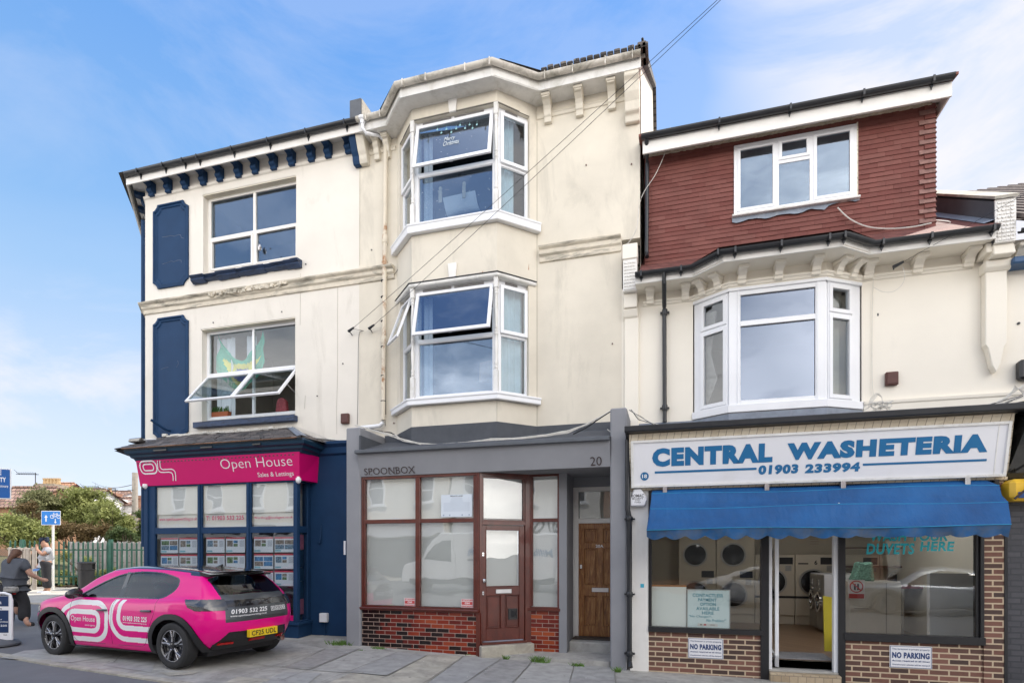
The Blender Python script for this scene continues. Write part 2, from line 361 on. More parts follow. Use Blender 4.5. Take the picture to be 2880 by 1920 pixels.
    M['letter_red']=pm('letter_red',(.42,.03,.10),.5,.05)
    M['sign_white']=pm('sign_white',(.74,.74,.76),.4,.03,1,stain=(.6,.58,.54),amt=.3)
    M['foliage_dk']=None
mats()
M=MT
# ---------------------------------------------------------------- lettering
def text(s,F,s0,s1,z0,z1,mat,parent,o=.002,depth=.003,name='lettering',bold=0.0,shear=0.0,mirror=False,fit=None,align='C'):
    """block lettering fitted to a box on a face (built-in typeface turned to mesh)"""
    cu=bpy.data.curves.new('t','FONT');cu.body=s;cu.size=1;cu.offset=bold;cu.shear=shear;cu.space_character=1+max(0,bold)*2.2;cu.resolution_u=3;cu.fill_mode='FRONT'
    ob=bpy.data.objects.new('t',cu);scene.collection.objects.link(ob)
    dg=bpy.context.evaluated_depsgraph_get();dg.update();me=bpy.data.meshes.new_from_object(ob.evaluated_get(dg))
    co=[v.co.copy() for v in me.vertices];fs=[tuple(p.vertices) for p in me.polygons]
    bpy.data.objects.remove(ob);bpy.data.curves.remove(cu)
    if not co: return None
    x0=min(c.x for c in co);x1=max(c.x for c in co);y0=min(c.y for c in co);y1=max(c.y for c in co)
    kx=(s1-s0)/(x1-x0);ky=(z1-z0)/(y1-y0);ox=0
    if fit:      # keep proportions: height given, width follows, at most fit times wider/narrower
        kx2=ky*fit
        if kx2<kx: ox={'L': 0,'C': .5,'R': 1}[align]*(s1-s0-(x1-x0)*kx2);kx=kx2
    mb=MB()
    for c in co:
        sx=(c.x-x0)*kx+ox
        if mirror: sx=(s1-s0)-sx
        mb.v.append(F.m(s0+sx,z0+(c.y-y0)*ky,o))
    mb.f=fs
    bm_o=mb.build(name,mat,parent,fix=False)
    return bm_o
def parts_panes(F,cells,o,mat,parent,name='pane',th=.008):
    for (a,b,c,d) in cells: MB().box(F,a,b,c,d,o-th,o).build(name,mat,parent,fix=True)
def wallpanel(mb,F,s0,s1,z0,z1,holes,th=.22,back=True,o=0.0):
    S=sorted({s0,s1,*[h[0] for h in holes],*[h[1] for h in holes]});Zs=sorted({z0,z1,*[h[2] for h in holes],*[h[3] for h in holes]})
    for i in range(len(S)-1):
        for j in range(len(Zs)-1):
            cs,cz=(S[i]+S[i+1])/2,(Zs[j]+Zs[j+1])/2
            if any(h[0]<cs<h[1] and h[2]<cz<h[3] for h in holes): continue
            for oo in ((o,o-th) if back else (o,)):
                mb.quad(F.m(S[i],Zs[j],oo),F.m(S[i+1],Zs[j],oo),F.m(S[i+1],Zs[j+1],oo),F.m(S[i],Zs[j+1],oo))
    for a,b,c,d in holes:
        for (p,q) in (((a,c),(b,c)),((b,c),(b,d)),((b,d),(a,d)),((a,d),(a,c))):
            mb.quad(F.m(*p,o),F.m(*q,o),F.m(*q,o-th),F.m(*p,o-th))
    for a in (s0,s1): mb.quad(F.m(a,z0,o),F.m(a,z1,o),F.m(a,z1,o-th),F.m(a,z0,o-th))
    for c in (z0,z1): mb.quad(F.m(s0,c,o),F.m(s1,c,o),F.m(s1,c,o-th),F.m(s0,c,o-th))
    return mb
def room(F,s0,s1,z0,z1,o0,depth,mat,parent,name='room_interior'):
    mb=MB();o1=o0-depth
    mb.quad(F.m(s0,z0,o1),F.m(s1,z0,o1),F.m(s1,z1,o1),F.m(s0,z1,o1))
    for a in (s0,s1): mb.quad(F.m(a,z0,o0),F.m(a,z1,o0),F.m(a,z1,o1),F.m(a,z0,o1))
    for c in (z0,z1): mb.quad(F.m(s0,c,o0),F.m(s1,c,o0),F.m(s1,c,o1),F.m(s0,c,o1))
    return mb.build(name,mat,parent)
def curtain(F,s0,s1,z0,z1,o,mat,parent,n=None,amp=.025,name='curtain'):
    n=n or max(8,int((s1-s0)/.025));mb=MB()
    for i in range(n+1):
        s=s0+(s1-s0)*i/n;oo=o+amp*math.sin(i*1.3)+amp*.4*math.sin(i*.47)
        mb.v.append(F.m(s,z0,oo));mb.v.append(F.m(s,z1,oo))
    mb.f=[(2*i,2*i+2,2*i+3,2*i+1) for i in range(n)]
    return mb.build(name,mat,parent,smooth=True,fix=False)
def gutter_prof(r=.06,z=0.0,o=0.0,n=8):
    out_=[(o+r*math.cos(t),z+r*math.sin(t)) for t in [math.pi+math.pi*i/n for i in range(n+1)]]
    inn=[(o+(r-.008)*math.cos(t),z+(r-.008)*math.sin(t)) for t in [2*math.pi-math.pi*i/n for i in range(n+1)]]
    return out_+inn
# ================================================================ ground
ZM[22]=(700,1740,1.96);ZM[23]=(1700,1740,1.9932);ZM[24]=(0,1700,2.94)
def gp(zi,x,y,dz=0.0):
    """point of the ground seen at a measured spot"""
    ox,oy,sc=ZM[zi];u=ox+x/sc;v=oy+y/sc;a=(u-1440)/FPX;b=(HV-v)/FPX;gz=0.0
    for _ in range(12):
        t=(gz+dz-CAMZ)/b;px,py=-SP*t+a*CP*t,CP*t+a*SP*t;gz=G(px)
    return px,py
XS=[-400,-200,-120,-60,-40,-33,-26,-20.5,-18,-15,-13,-11,-9,-7.2,-5.5,-4,-2.5,-.9,.2,1.4,3,4.5,6,12,30,60,120,400]
def sheet(xs,yf0,yf1,dz,mb=None,ny=1):
    mb=mb or MB()
    for a,b in zip(xs,xs[1:]):
        for k in range(ny):
            ya0=yf0(a)+(yf1(a)-yf0(a))*k/ny;ya1=yf0(a)+(yf1(a)-yf0(a))*(k+1)/ny
            yb0=yf0(b)+(yf1(b)-yf0(b))*k/ny;yb1=yf0(b)+(yf1(b)-yf0(b))*(k+1)/ny
            mb.quad((a,ya0,G(a)+dz),(b,yb0,G(b)+dz),(b,yb1,G(b)+dz),(a,ya1,G(a)+dz))
    return mb
solo(sheet(XS,lambda x:-400,lambda x: 500,-.012),'road',M['asphalt'],None,None,kind='structure',fix=False)
KL=lambda x: 6.32+(x+10.1)*-.155          # line of the flush kerb
fx=[-10.15,-9,-7.2,-5.5,-4,-2.5,-.9,.2,1.4,3,4.5,6,12,30]
solo(sheet(fx,lambda x: KL(x)+.13,lambda x: 9.9,.0),'forecourt',M['concrete'],None,None,kind='structure',fix=False)
kb=MB()
for i in range(44):      # flush kerb stones
    a=-10.6+i*.92;b=a+.91
    kb.add([(a,KL(a),G(a)+.012),(b,KL(b),G(b)+.012),(b,KL(b)+.125,G(b)+.012),(a,KL(a)+.125,G(a)+.012),
            (a,KL(a),G(a)-.05),(b,KL(b),G(b)-.05),(b,KL(b)+.125,G(b)-.05),(a,KL(a)+.125,G(a)-.05)],[(0,1,2,3),(0,4,5,1),(3,2,6,7),(1,5,6,2),(0,3,7,4)])
solo(kb,'kerb',M['concrete_pale'],None,None,kind='structure',fix=False)
def patch(name,mat,pts,dz,zi=22):
    P=[gp(zi,*p) for p in pts];mb=MB();mb.quad(*[(x,y,G(x)+dz) for x,y in P]);mb.f[0]=mb.f[0] if True else None
    return mb
PV=[('slab_blue',.016,[(820,187),(985,201),(760,315),(555,298)]),
      ('concrete_pale',.008,[(990,195),(1182,207),(890,420),(300,420),(560,298),(765,318)]),
      ('slab_blue',.012,[(1186,209),(1385,223),(1090,420),(898,420)]),
      ('slab_dark',.012,[(1391,224),(1560,236),(1400,420),(1098,420)]),
      ('slab_grey',.012,[(1566,237),(1790,253),(1750,420),(1408,420)]),
      ('slab_blue',.012,[(1796,253),(2012,270),(2020,420),(1758,420)]),
      ('slab_dark',.016,[(1775,331),(2014,336),(2018,420),(1752,420)]),
      ('slab_grey',.008,[(622,165),(815,186),(548,298),(345,282)]),
      ('slab_dark',.008,[(430,165),(612,164),(335,281),(200,268)]),
      ('slab_grey',.008,[(190,120),(420,165),(195,266),(-60,240)]),
      ('slab_blue',.008,[(190,292),(400,300),(240,420),(-60,420)]),
      ('concrete_pale',.008,[(-60,320),(130,335),(60,400),(-200,380)])]
groups={}
for m_,dz,pts in PV:
    P=[gp(22,*p) for p in pts];mb=groups.setdefault(m_,MB());mb.quad(*[(x,y,G(x)+dz) for x,y in P])
for m_,dz,pts in [('concrete_pale',.010,[(300,455),(425,455),(425,475),(290,475)]),('slab_grey',.006,[(200,380),(620,345),(980,420),(560,480),(0,440)]),
                    ('concrete_pale',.008,[(1310,560),(1640,555),(1600,575),(1400,590)]),('concrete_pale',.012,[(1960,600),(2240,620),(2200,640),(1950,625)]),
                    ('slab_blue',.006,[(1000,450),(1290,480),(1250,560),(850,500)])]:
    P=[gp(24,*p) for p in pts];mb=groups.setdefault(m_,MB());mb.quad(*[(x,y,G(x)+dz) for x,y in P])
for k,mb in groups.items(): solo(mb,'paving_slab_patches',M[k],None,None,kind='structure',fix=False)
jt=MB()       # open joints and cracks in the forecourt
def jline(p,q,w=.009,dz=.0175,zi=22):
    a=Vector(gp(zi,*p));b=Vector(gp(zi,*q));d=(b-a).normalized();n=Vector((-d.y,d.x))*w/2;m_=8;pr=None;jt_off=random.uniform(-.01,.01)
    for i in range(m_+1):
        c=a.lerp(b,i/m_)+Vector((random.uniform(-.008,.008),random.uniform(-.008,.008)));ww=n*random.uniform(.5,1.4)
        if pr is not None:
            (c0,w0)=pr;jt.quad(*[(v.x,v.y,G(v.x)+dz) for v in (c0-w0,c-ww,c+ww,c0+w0)])
        pr=(c,ww)
for p,q in [((425,165),(-40,320)),((617,164),(170,345)),((816,186),(400,353)),((200,262),(700,300)),((985,200),(735,330)),((1183,208),(930,380)),((1388,224),(1120,400)),((1563,237),(1410,400)),((1793,253),(1755,400)),
             ((2015,275),(2030,400)),((0,160),(330,170)),((190,120),(-60,170)),((750,232),(900,205))]: jline(p,q)
for p,q in [((560,480),(860,480)),((860,480),(1290,470)),((1000,420),(940,480))]: jline(p,q,.012,.0135,24)
solo(jt,'paving_joints',M['joint'],None,None,kind='structure',fix=False)
# raised step strip in front of number 20
st=MB();A_=[gp(22,1205,205),gp(22,1990,268)];z0=-.26
sx0,sx1=A_[0][0],A_[1][0]
st.add([(sx0+.1,A_[0][1]+.25,-.075),(sx1,A_[1][1],-.075),(sx1,9.75,-.06),(sx0,9.75,-.06),(sx0+.1,A_[0][1]+.25,z0),(sx1,A_[1][1],z0),(sx1,9.75,z0),(sx0,9.75,z0)],[(0,1,2,3),(0,4,5,1),(3,2,6,7),(1,5,6,2),(0,3,7,4)])
solo(st,'pavement',M['slab_grey'],None,None,kind='structure',fix=False)
# far sunlit pavement of the side street with its kerb
pv=MB()
cam_=lambda s,t: (-SP*t+CP*s,CP*t+SP*s)
def strip(t0,t1,dz0,dz1,s0=-40,s1=-2,n=12):
    mb=MB()
    for i in range(n):
        a=s0+(s1-s0)*i/n;b=s0+(s1-s0)*(i+1)/n
        Q=[cam_(a,t0),cam_(b,t0),cam_(b,t1),cam_(a,t1)]
        mb.quad(*[(x,y,G(x)+d) for (x,y),d in zip(Q,(dz0,dz0,dz1,dz1))])
    return mb
pvm=pm('pavement_far',(.44,.41,.36),.9,.15,2,.4,60);MT['pavement_far']=pvm
mb=strip(15.7,15.701,-.012,.03);strip_=strip(15.701,22.0,.03,.0);k=len(mb.v);mb.v += strip_.v;mb.f += [tuple(k+i for i in f) for f in strip_.f]
solo(mb,'far_pavement',pvm,None,None,kind='structure',fix=False)
# rough bank behind the railings
bk=MB();rnd=random.Random(3);ns,ntt=44,10
for i in range(ns+1):
    for j in range(ntt+1):
        s=-42+42*i/ns;t=21.2+16*j/ntt;x,y=cam_(s,t);bk.v.append((x,y,G(x)+.12+.10*j+rnd.uniform(-.12,.12)*(j>0)))
for i in range(ns):
    for j in range(ntt): bk.f.append((i*(ntt+1)+j,(i+1)*(ntt+1)+j,(i+1)*(ntt+1)+j+1,i*(ntt+1)+j+1))
solo(bk,'grass_bank',pm('bank_soil',(.13,.125,.055),.95,.4,2,.8,20),None,None,kind='structure',fix=False)
wl=MB()
for i in range(3): 
    s=-12.3+i*1.7;P=[cam_(s,12.2+i*.3),cam_(s+1.0,12.2+i*.3),cam_(s+1.0,12.32+i*.3),cam_(s,12.32+i*.3)]
    wl.quad(*[(x,y,G(x)-.004) for x,y in P])
solo(wl,'road_marking',M['white_paint'],None,None,kind='structure',fix=False)

# ================================================================ left building (corner shop with flats above)
Y0=9.85;FW=FY(Y0)
LB=thing('corner_building','cream corner building with navy recessed panels and navy eaves brackets above the pink shop sign','building',(-8.5,Y0,0))
XL,XM=-11.27,-5.90                      # left corner, seam with the middle building
side_d=Vector((-.67,.74)).normalized();FS=Face(Vector((XL,Y0))+side_d*4.4,(XL,Y0))     # side wall, seen edge-on
wt=FW.Z(1,710,905);
LW1=(FW.S(1,710),FW.S(1,1393),FW.Z(1,712,1505),FW.Z(1,1392,768))       # upper window opening
LW2=(FW.S(2,700),FW.S(2,1386),FW.Z(2,700,1280),FW.Z(2,1387,503))       # lower window opening
SO=(-10.9,-7.55,-.4,2.5)                # opening behind the shopfront bay
mb=wallpanel(MB(),FW,XL,XM,2.2,9.88,[LW1,LW2],.25)
mb.build('front_wall',M['render_left'],LB)
mb=wallpanel(MB(),FS,0,4.4,-.2,9.88,[],.25,o=-.02);mb.build('side_wall',M['render_left'],LB)
ZN=FW.Z(12,570,92);MB().box(FW,XL+.02,SO[0],-.15,2.215,-.25,.004).build('lower_wall',M['navy'],LB);mb=MB();mb.box(FW,-7.2,XM+.05,-.15,ZN-.02,-.25,.004);mb.build('lower_wall',M['navy'],LB)
mb=MB();mb.extr(FW,[(.0,ZN-.30),(.05,ZN-.26),(.06,ZN-.14),(.12,ZN-.08),(.12,ZN-.03),(.0,ZN)],-7.0,XM+.02);mb.build('cornice',M['navy'],LB)
# roof and closed rear
rf=MB();c0=Vector((XL,Y0));c1=c0+side_d*4.4
rf.add([(XM,9.42,9.90),(XL-.25,9.42,9.90),(c1.x-.3,c1.y,9.90),(XM,14.2,12.2),(c1.x+1.5,14.2,12.2),(XM,18,9.6),(c1.x,18,9.6)],
       [(0,1,4,3),(1,2,4),(3,4,6,5),(2,6,4)]);rf.build('roof',M['roof_tile'],LB,fix=False)
mb=MB();mb.quad((c1.x,c1.y,-.2),(c1.x,c1.y,9.6),(c1.x,18,9.6),(c1.x,18,-.2));mb.quad((c1.x,18,-.2),(c1.x,18,9.6),(XM,18,9.6),(XM,18,-.2));mb.quad((XM-.02,18,-.2),(XM-.02,18,9.6),(XM-.02,14.2,12.2),(XM-.02,10.1,9.9),(XM-.02,10.1,-.2))
mb.build('rear_wall',M['render_left'],LB,fix=False)
# eaves: soffit, fascia, frieze line; runs round the corner
corner=[tuple(c1),(XL,Y0),(XM+.25,Y0)]
mb=MB();mb.sweep(corner,[(0,9.85),(.31,9.85),(.31,9.675),(.335,9.675),(.335,9.89),(0,9.89)]);mb.build('eaves_fascia',M['white_paint'],LB)
zf=FW.Z(1,290,940) ;mb=MB();mb.sweep(corner,[(0,zf-.03),(.03,zf-.01),(.04,zf+.03),(0,zf+.05)]);mb.build('frieze_moulding',M['render_left'],LB)
gt=MB();gt.sweep([tuple(c1+Vector((.10,0))),(XL+.12,Y0),(-5.72,Y0)],[(o+.40,z) for o,z in gutter_prof(.062,9.87)]);
gob=gt.build('gutter',M['gutter_black'],LB,smooth=True,fix=True)
for zx in (235,420,565,672,925,1190,1470,1755):
    s=FW.S(1,zx,.40);MB().box(FW,s-.012,s+.012,9.80,9.885,.335,.465).prism(FW,[(s-.03,9.81),(s+.03,9.81),(s,9.71)],.337,.355).build('gutter_bracket',M['gutter_black'],gob)
# S-shaped navy brackets under the eaves
BR=[(0,0),(.0,.29),(.27,.29),(.27,.235),(.24,.215),(.15,.21),(.12,.185),(.13,.145),(.145,.11),(.13,.08),(.085,.055),(.09,0)]
bw=.085;zb=9.53
xs_=[FW.S(1,x,.1) for x in (322,445,570,703,825,962,1085,1222,1355,1500,1625,1775)]
for s in xs_:
    MB().extr(FW,[(o,zb+z) for o,z in BR],s-bw,s+bw*.6).build('eaves_bracket',M['navy'],LB,bevel=.006)
for k in range(6):
    s=4.4-.35-k*.62;MB().extr(FS,[(o-.02,zb+z) for o,z in BR],s-.09,s+.09).build('eaves_bracket',M['navy'],LB)
# big end console at the party line
s0=FW.S(1,1790,.2);s1=FW.S(1,1862,.2)
zk=FW.Z(1,1845,688,.1);cons=[(0,zk),(.10,zk),(.13,zk+.07),(.14,zk+.14),(.18,zk+.2),(.22,zk+.3),(.27,zk+.42),(.31,9.85),(0,9.85)]
MB().extr(FW,cons,-5.97,-5.83).build('end_console',M['navy'],LB,bevel=.01)
MB().extr(FW,cons,-5.826,-5.66).build('end_console',M['render_mid'],LB,bevel=.01)
# recessed navy panels with scooped corners
def panel(s0,s1,z0,z1):
    def outl(i):
        a,b,c,d=s0+i,s1-i,z0+i,z1-i;k=.13;r=.05
        pts=[]
        for (cx,cz,sx,sz) in ((a,c,1,1),(b,c,-1,1),(b,d,-1,-1),(a,d,1,-1)):
            q=[(cx+sx*0,cz+sz*k),(cx+sx*r,cz+sz*(k-.02)),(cx+sx*(k-.02),cz+sz*r),(cx+sx*k,cz)]
            if sx*sz<0: q.reverse()
            pts += q
        return pts
    mb=MB();rings=[(0,.004),(.0,.040),(.035,.050),(.05,.022),(.085,.030),(.10,.008),(.13,.004)]
    O=[[FW.m(s,z,o) for s,z in outl(i)] for i,o in rings];n=len(O[0])
    for a,b in zip(O,O[1:]):
        for j in range(n): mb.quad(a[j],a[(j+1) % n],b[(j+1) % n],b[j])
    mb.quad(*O[-1]);return mb
pz=[FW.Z(1,350,1030),FW.Z(2,345,330),FW.Z(2,342,530),FW.Z(2,342,1400)]
s0,s1=FW.S(1,350),FW.S(1,606)
# real recesses are shallow: the panel frame stands proud of the render
panel(s0,s1,FW.Z(2,342,305),FW.Z(1,350,1000)).build('recessed_panel',M['navy'],LB)
panel(s0,s1,FW.Z(2,342,1405),FW.Z(2,342,520)).build('recessed_panel',M['navy'],LB)
cr=MB()     # cracks in the navy paint
for zi,pts in ((1,[(410,1222),(440,1218),(470,1210),(500,1215),(530,1202),(545,1205),(550,1225),(570,1230)]),(1,[(410,1420),(445,1410),(480,1395),(495,1402),(520,1392),(548,1390),(550,1408)]),(2,[(400,885),(430,875),(455,868)]),(2,[(515,870),(530,840),(522,820)])):
    P=[FW.m(*FW.hit(zi,*p),.005) for p in pts];cr.tube(P,.004,4)
cr.build('paint_cracks',pm('crack',(.16,.19,.26),.8),LB)
MB().tube([FW.m(*FW.hit(2,465,1335),.0),FW.m(*FW.hit(2,465,1335),.10),FW.m(*FW.hit(2,425,1280),.34)],.028,8).build('vent_pipe',M['navy'],LB,smooth=True)
mb=MB()      # panels and pipe projecting from the side wall, seen as a dark edge
for a,b in ((4.6,5.9),(6.55,9.0)): mb.box(FS,3.2,4.2,a-1.2,b-.3,-.02,.05)
mb.tube([FS.m(3.9,1.8,.09),FS.m(3.9,9.3,.09)],.05,8);mb.build('side_panels',M['navy'],LB)
# string course round the corner
zs=7.19
prof=[(0,zs-.24),(.03,zs-.23),(.035,zs-.15),(.075,zs-.12),(.08,zs-.06),(.13,zs-.03),(.14,zs),(0,zs+.015)]
XB=FW.S(2,2100,.1)
mb=MB();mb.sweep([tuple(c1),(XL,Y0),(XB,Y0)],prof);mb.build('string_course',M['string_dirty'],LB,bevel=.004)
mb=MB();rr=random.Random(5)
for i in range(60):
    s=FW.S(2,760+i*9.5,.1);mb.box(FW,s-.02,s+.02+rr.random()*.02,zs-.06-rr.random()*.05,zs-.01-rr.random()*.03,.02,.10+rr.random()*.045)
mb.build('broken_moulding',M['string_dirty'],LB,bevel=.006)
# windows
def casement_frame(F,s0,s1,z0,z1,w,o0,o1,mat,parent,name='window',vb=(),hb=(),vw=.05,bevel=.004):
    mb=MB();mb.frame(F,s0,s1,z0,z1,w,o0,o1)
    for s in vb: mb.box(F,s-vw/2,s+vw/2,z0+w,z1-w,o0+.002,o1-.002)
    for (a,b,z,hw) in hb: mb.box(F,a,b,z-hw/2,z+hw/2,o0+.004,o1-.004)
    return mb.build(name,mat,parent,bevel=bevel)
# upper left window
a,b,c,d=LW1;oo=-.13
s_l=FW.S(1,755,oo);zt=d-.08;zbm=FW.Z(1,750,1500,oo);mid=FW.S(1,1085,oo);zm=FW.Z(1,1090,1178,oo)
wf=casement_frame(FW,a,b,zbm,d,.075,oo-.06,oo+.0,M['white_paint'],LB,vb=[mid],hb=[(a+.07,mid-.02,zm,.06),(mid+.02,b-.07,zm,.05)],vw=.065)
MB().frame(FW,a+.076,mid-.034,zbm+.076,zm-.03,.045,oo-.045,oo+.016).build('sash',M['white_paint'],wf,bevel=.004)
MB().frame(FW,mid+.034,b-.076,zbm+.076,zm-.027,.03,oo-.045,oo+.012).build('sash',M['white_paint'],wf,bevel=.004)
parts_panes(FW,[(a+.07,mid-.03,zm+.02,d-.07),(mid+.03,b-.07,zm+.02,d-.07),(a+.11,mid-.07,zbm+.11,zm-.06),(mid+.06,b-.1,zbm+.1,zm-.05)],oo-.03,M['glass_dark'],wf)
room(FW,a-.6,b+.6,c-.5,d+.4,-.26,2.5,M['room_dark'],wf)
sl_=MB();rr=random.Random(2);n=16;za=FW.Z(1,630,1535,.1)
for i in range(n):
    x0=a-.22+(b-a+.36)*i/n;x1=a-.22+(b-a+.36)*(i+1)/n;e=rr.uniform(-.025,.02)
    sl_.extr(FW,[(-.1,c+.0),(.14+e,c-.03),(.16+e,c-.05),(.10+e,c-.09),(.12+e*.5,c-.12),(.05,c-.16-e),(-.1,c-.15)],x0,x1+.002)
sl_.build('window_sill',M['navy_old'],wf)
MB().box(FW,a-.02,b,d-.02,d+.01,-.13,.0).build('window_head',M['cream_paint'],wf)
MB().lathe(FW.m(FW.S(1,1128,-.1),FW.Z(1,1128,1300,-.1),-.09),[(-.07,.005),(-.05,.03),(0,.045),(.05,.028),(.08,.005)],10).build('hanging_ornament',M['metal'],wf)
# lower left window, its two bottom sashes pushed out
a,b,c,d=LW2;zbm=FW.Z(2,735,1262,oo);mid=FW.S(2,1075,oo);zm=FW.Z(2,1080,893,oo)
wf=casement_frame(FW,a,b,zbm,d,.07,oo-.06,oo,M['upvc'],LB,vb=[mid],hb=[(a+.07,b-.07,zm,.055)],vw=.05)
parts_panes(FW,[(a+.06,mid-.02,zm+.02,d-.06),(mid+.02,b-.06,zm+.02,d-.06)],oo-.03,M['glass_mid'],wf)
hz=zm-.045;L_=hz-zbm-.04
for (p,q) in ((a+.03,mid-.005),(mid+.005,b-.02)):
    Hh=Hinge(FW,hz,oo+.02,R(41))
    sa=MB().frame(Hh,p,q,hz-L_,hz,.05,oo-.015,oo+.03).build('open_sash',M['upvc'],wf,bevel=.004)
    MB().box(Hh,p+.045,q-.045,hz-L_+.045,hz-.045,oo+.004,oo+.010).build('sash_pane',M['glass_light'],wf)
    mbh=MB();
    for s in (p+.02,q-.02): mbh.tube([Vector(FW.m(s,hz-L_*.62,oo)),Vector(Hh.m(s,hz-L_*.6,oo))],.007,5)
    mbh.build('sash_stay',M['metal'],wf)
room(FW,a-.5,b+.5,c-.4,d+.3,-.26,2.6,M['room_mid'],wf)
MB().box(FW,a-.12,b+.06,c-.12,c+.0,-.1,.13).build('window_sill',M['navy_old'],wf,bevel=.008)
MB().box(FW,a-.02,b,d-.015,d+.01,-.13,.0).build('window_head',M['cream_paint'],wf)
curtain(FW,a+.08,a+.55,zbm+.1,d-.1,-.34,M['curtain'],wf)
curtain(FW,mid-.35,mid-.1,zm,d-.1,-.36,M['curtain'],wf)
# hung flag: green cloth with a yellow diamond and a blue disc, sagging
def flag_mesh(fn,n=36,m=24,off=0.0):
    mb=MB();sA,sB=a+.13,mid+.16;zA=zm+.86
    def P(u,v):
        sag=.55*(1-(2*u-1) ** 2)*(1-.25*v);x=sA+(sB-sA)*(u+.05*math.sin(v*5)*(1-u));z=zA-.32*abs(u-.5)*0-sag-v*.78+.12*abs(2*u-1)
        return FW.m(x,z,-.30+.03*math.sin(u*20)+.02*math.sin(v*12)+off)
    for i in range(n):
        for j in range(m):
            u,v=(i+.5)/n,(j+.5)/m
            if fn(u,v): mb.quad(P(i/n,j/m),P((i+1)/n,j/m),P((i+1)/n,(j+1)/m),P(i/n,(j+1)/m))
    return mb
dia=lambda u,v: abs(u-.5)/.42+abs(v-.5)/.40<1
dsc=lambda u,v: ((u-.5)*1.4) ** 2+(v-.5) ** 2<.20 ** 2
fl=solo(flag_mesh(lambda u,v: not dia(u,v),off=0),'flag',pm('flag_green',(.02,.50,.32),.8),'green flag with yellow diamond and blue disc hung behind the lower left window','flag',fix=False)
flag_mesh(lambda u,v: dia(u,v) and not dsc(u,v)).build('flag_diamond',pm('flag_yellow',(.85,.80,.15),.8),fl,fix=False)
flag_mesh(dsc).build('flag_disc',pm('flag_blue',(.04,.10,.42),.8),fl,fix=False)
# things on the inner sill
F3=FY(Y0+.25)
pl=thing('window_planter','terracotta plant trough with small green plants inside the open lower left window','planter',(a+.35,Y0+.25,zbm+.07))
s0=FW.S(2,765,-.25);s1=FW.S(2,905,-.25);zb0=FW.Z(2,800,1240,-.25)
MB().prism(F3,[(s0+.02,zb0),(s1-.02,zb0),(s1,zb0+.11),(s0,zb0+.11)],-.05,.05).build('trough',pm('terracotta',(.42,.12,.05),.8),pl)
mb=MB();rr=random.Random(1)
for i in range(60):
    x=rr.uniform(s0+.02,s1-.02);h=rr.uniform(.05,.16);e=rr.uniform(-.04,.04);mb.quad(F3.m(x-.008,zb0+.1,0),F3.m(x+.008,zb0+.1,0),F3.m(x+.008+e,zb0+.1+h,rr.uniform(-.04,.04)),F3.m(x+e,zb0+.1+h*.9,0))
mb.build('plants',pm('leaf_in',(.08,.16,.04),.7,.3),pl,fix=False)
s0=FW.S(2,1250,-.3);zb0=FW.Z(2,1250,1205,-.3)
bgm=MB();bgm.prism(FY(Y0+.3),[(s0,zb0),(s0+.28,zb0),(s0+.25,zb0+.22),(s0+.19,zb0+.3),(s0+.08,zb0+.3),(s0+.03,zb0+.22)],-.06,.06)
solo(bgm,'bag',pm('bag_red',(.28,.05,.06),.7,.4,20),'dark red striped bag standing inside the open lower left window','bag',bevel=.02)
# small stuff on the left facade
def meterbox(zi,x0,x1,y0,y1,label,mat='mb_brown',F=FW):
    s0,s1=F.S(zi,x0),F.S(zi,x1);z0,z1=F.Z(zi,x0,y1),F.Z(zi,x0,y0)
    t=solo(MB().box(F,s0,s1,z0,z1,0,.07),'vent_box',M[mat],label,'vent box',bevel=.008)
    mm=MB()
    for i in range(1): mm.box(F,s0+.012,s1-.012,z0+.015,z1-.02,.068,.078)
    mm.build('cover',M[mat],t,bevel=.006);return t
M['mb_brown']=pm('mb_brown',(.095,.035,.028),.6,.2,8)
meterbox(2,1733,1788,1215,1288,'small brown box on the cream wall left of the rusty downpipe, above the grey pillar')
mb=MB()
for zi,x,y in ((2,1288,462),(2,785,541),(2,1737,843),(2,1548,1080),(1,1465,1420),(1,1948,1315),(2,1205,0)):
    s,z=FW.hit(zi,x,y);MB().lathe(FW.m(s,z,.006),[(-.008,.013),(.008,.013)],8,'y').build('wall_fixing',M['gutter_black'],LB)
mb=MB()
for pts in (((2,1700,170),(2,1697,480),(2,1698,900),(2,1690,1180),(2,1692,1360)),((2,1425,180),(2,1422,560)),((2,1460,1075),(2,1455,1175)),((1,1862,700),(1,1860,1430))):
    mb.tube([FW.m(*FW.hit(*p),.002) for p in pts],.0028,4)
mb.build('render_cracks',pm('hair_crack',(.30,.27,.21),.9),LB)
# chimney block on the party line
ch=MB();ch.cbox(-6.21,-5.95,10.0,13.4,9.2,10.76);ch.build('party_parapet',M['slate_grey'],LB,bevel=.01)
ch=MB();ch.cbox(-5.948,-5.93,10.02,13.4,9.2,10.74);ch.build('parapet_render',pm('roughcast',(.42,.39,.34),.95,.3,25,1,25),LB)
# ================================================================ pink-signed shopfront bay of the corner building
YS=9.38;YE=9.30
FB=FY(YS)
SF=thing('shopfront','navy timber bay shopfront with slate lean-to roof below the pink sign','shopfront',(-8.9,YS,0))
xr=FB.S(11,1775);xl=FB.S(11,245)           # corner posts
xw=FW.S(11,1905)                                # where the right return meets the wall
FR=Face((xr,YS),(xw,Y0))                      # right return
LR=Face((xl-.55,Y0+.75),(xl,YS))          # left return down the side street
zt=FB.Z(11,1740,610);ztr=FB.Z(11,1740,1092);zsill=FB.Z(12,320,1312);zg=-.06
# stall riser
mb=MB();mb.sweep([tuple(LR.p),(xl,YS),(xr,YS),(xw,Y0)],[(.02,-.1),(.02,zsill-.03),(.05,zsill-.03),(.05,zsill+.02),(-.1,zsill+.02),(-.1,-.1)]);mb.build('stall_riser',M['navy'],SF,bevel=.004)
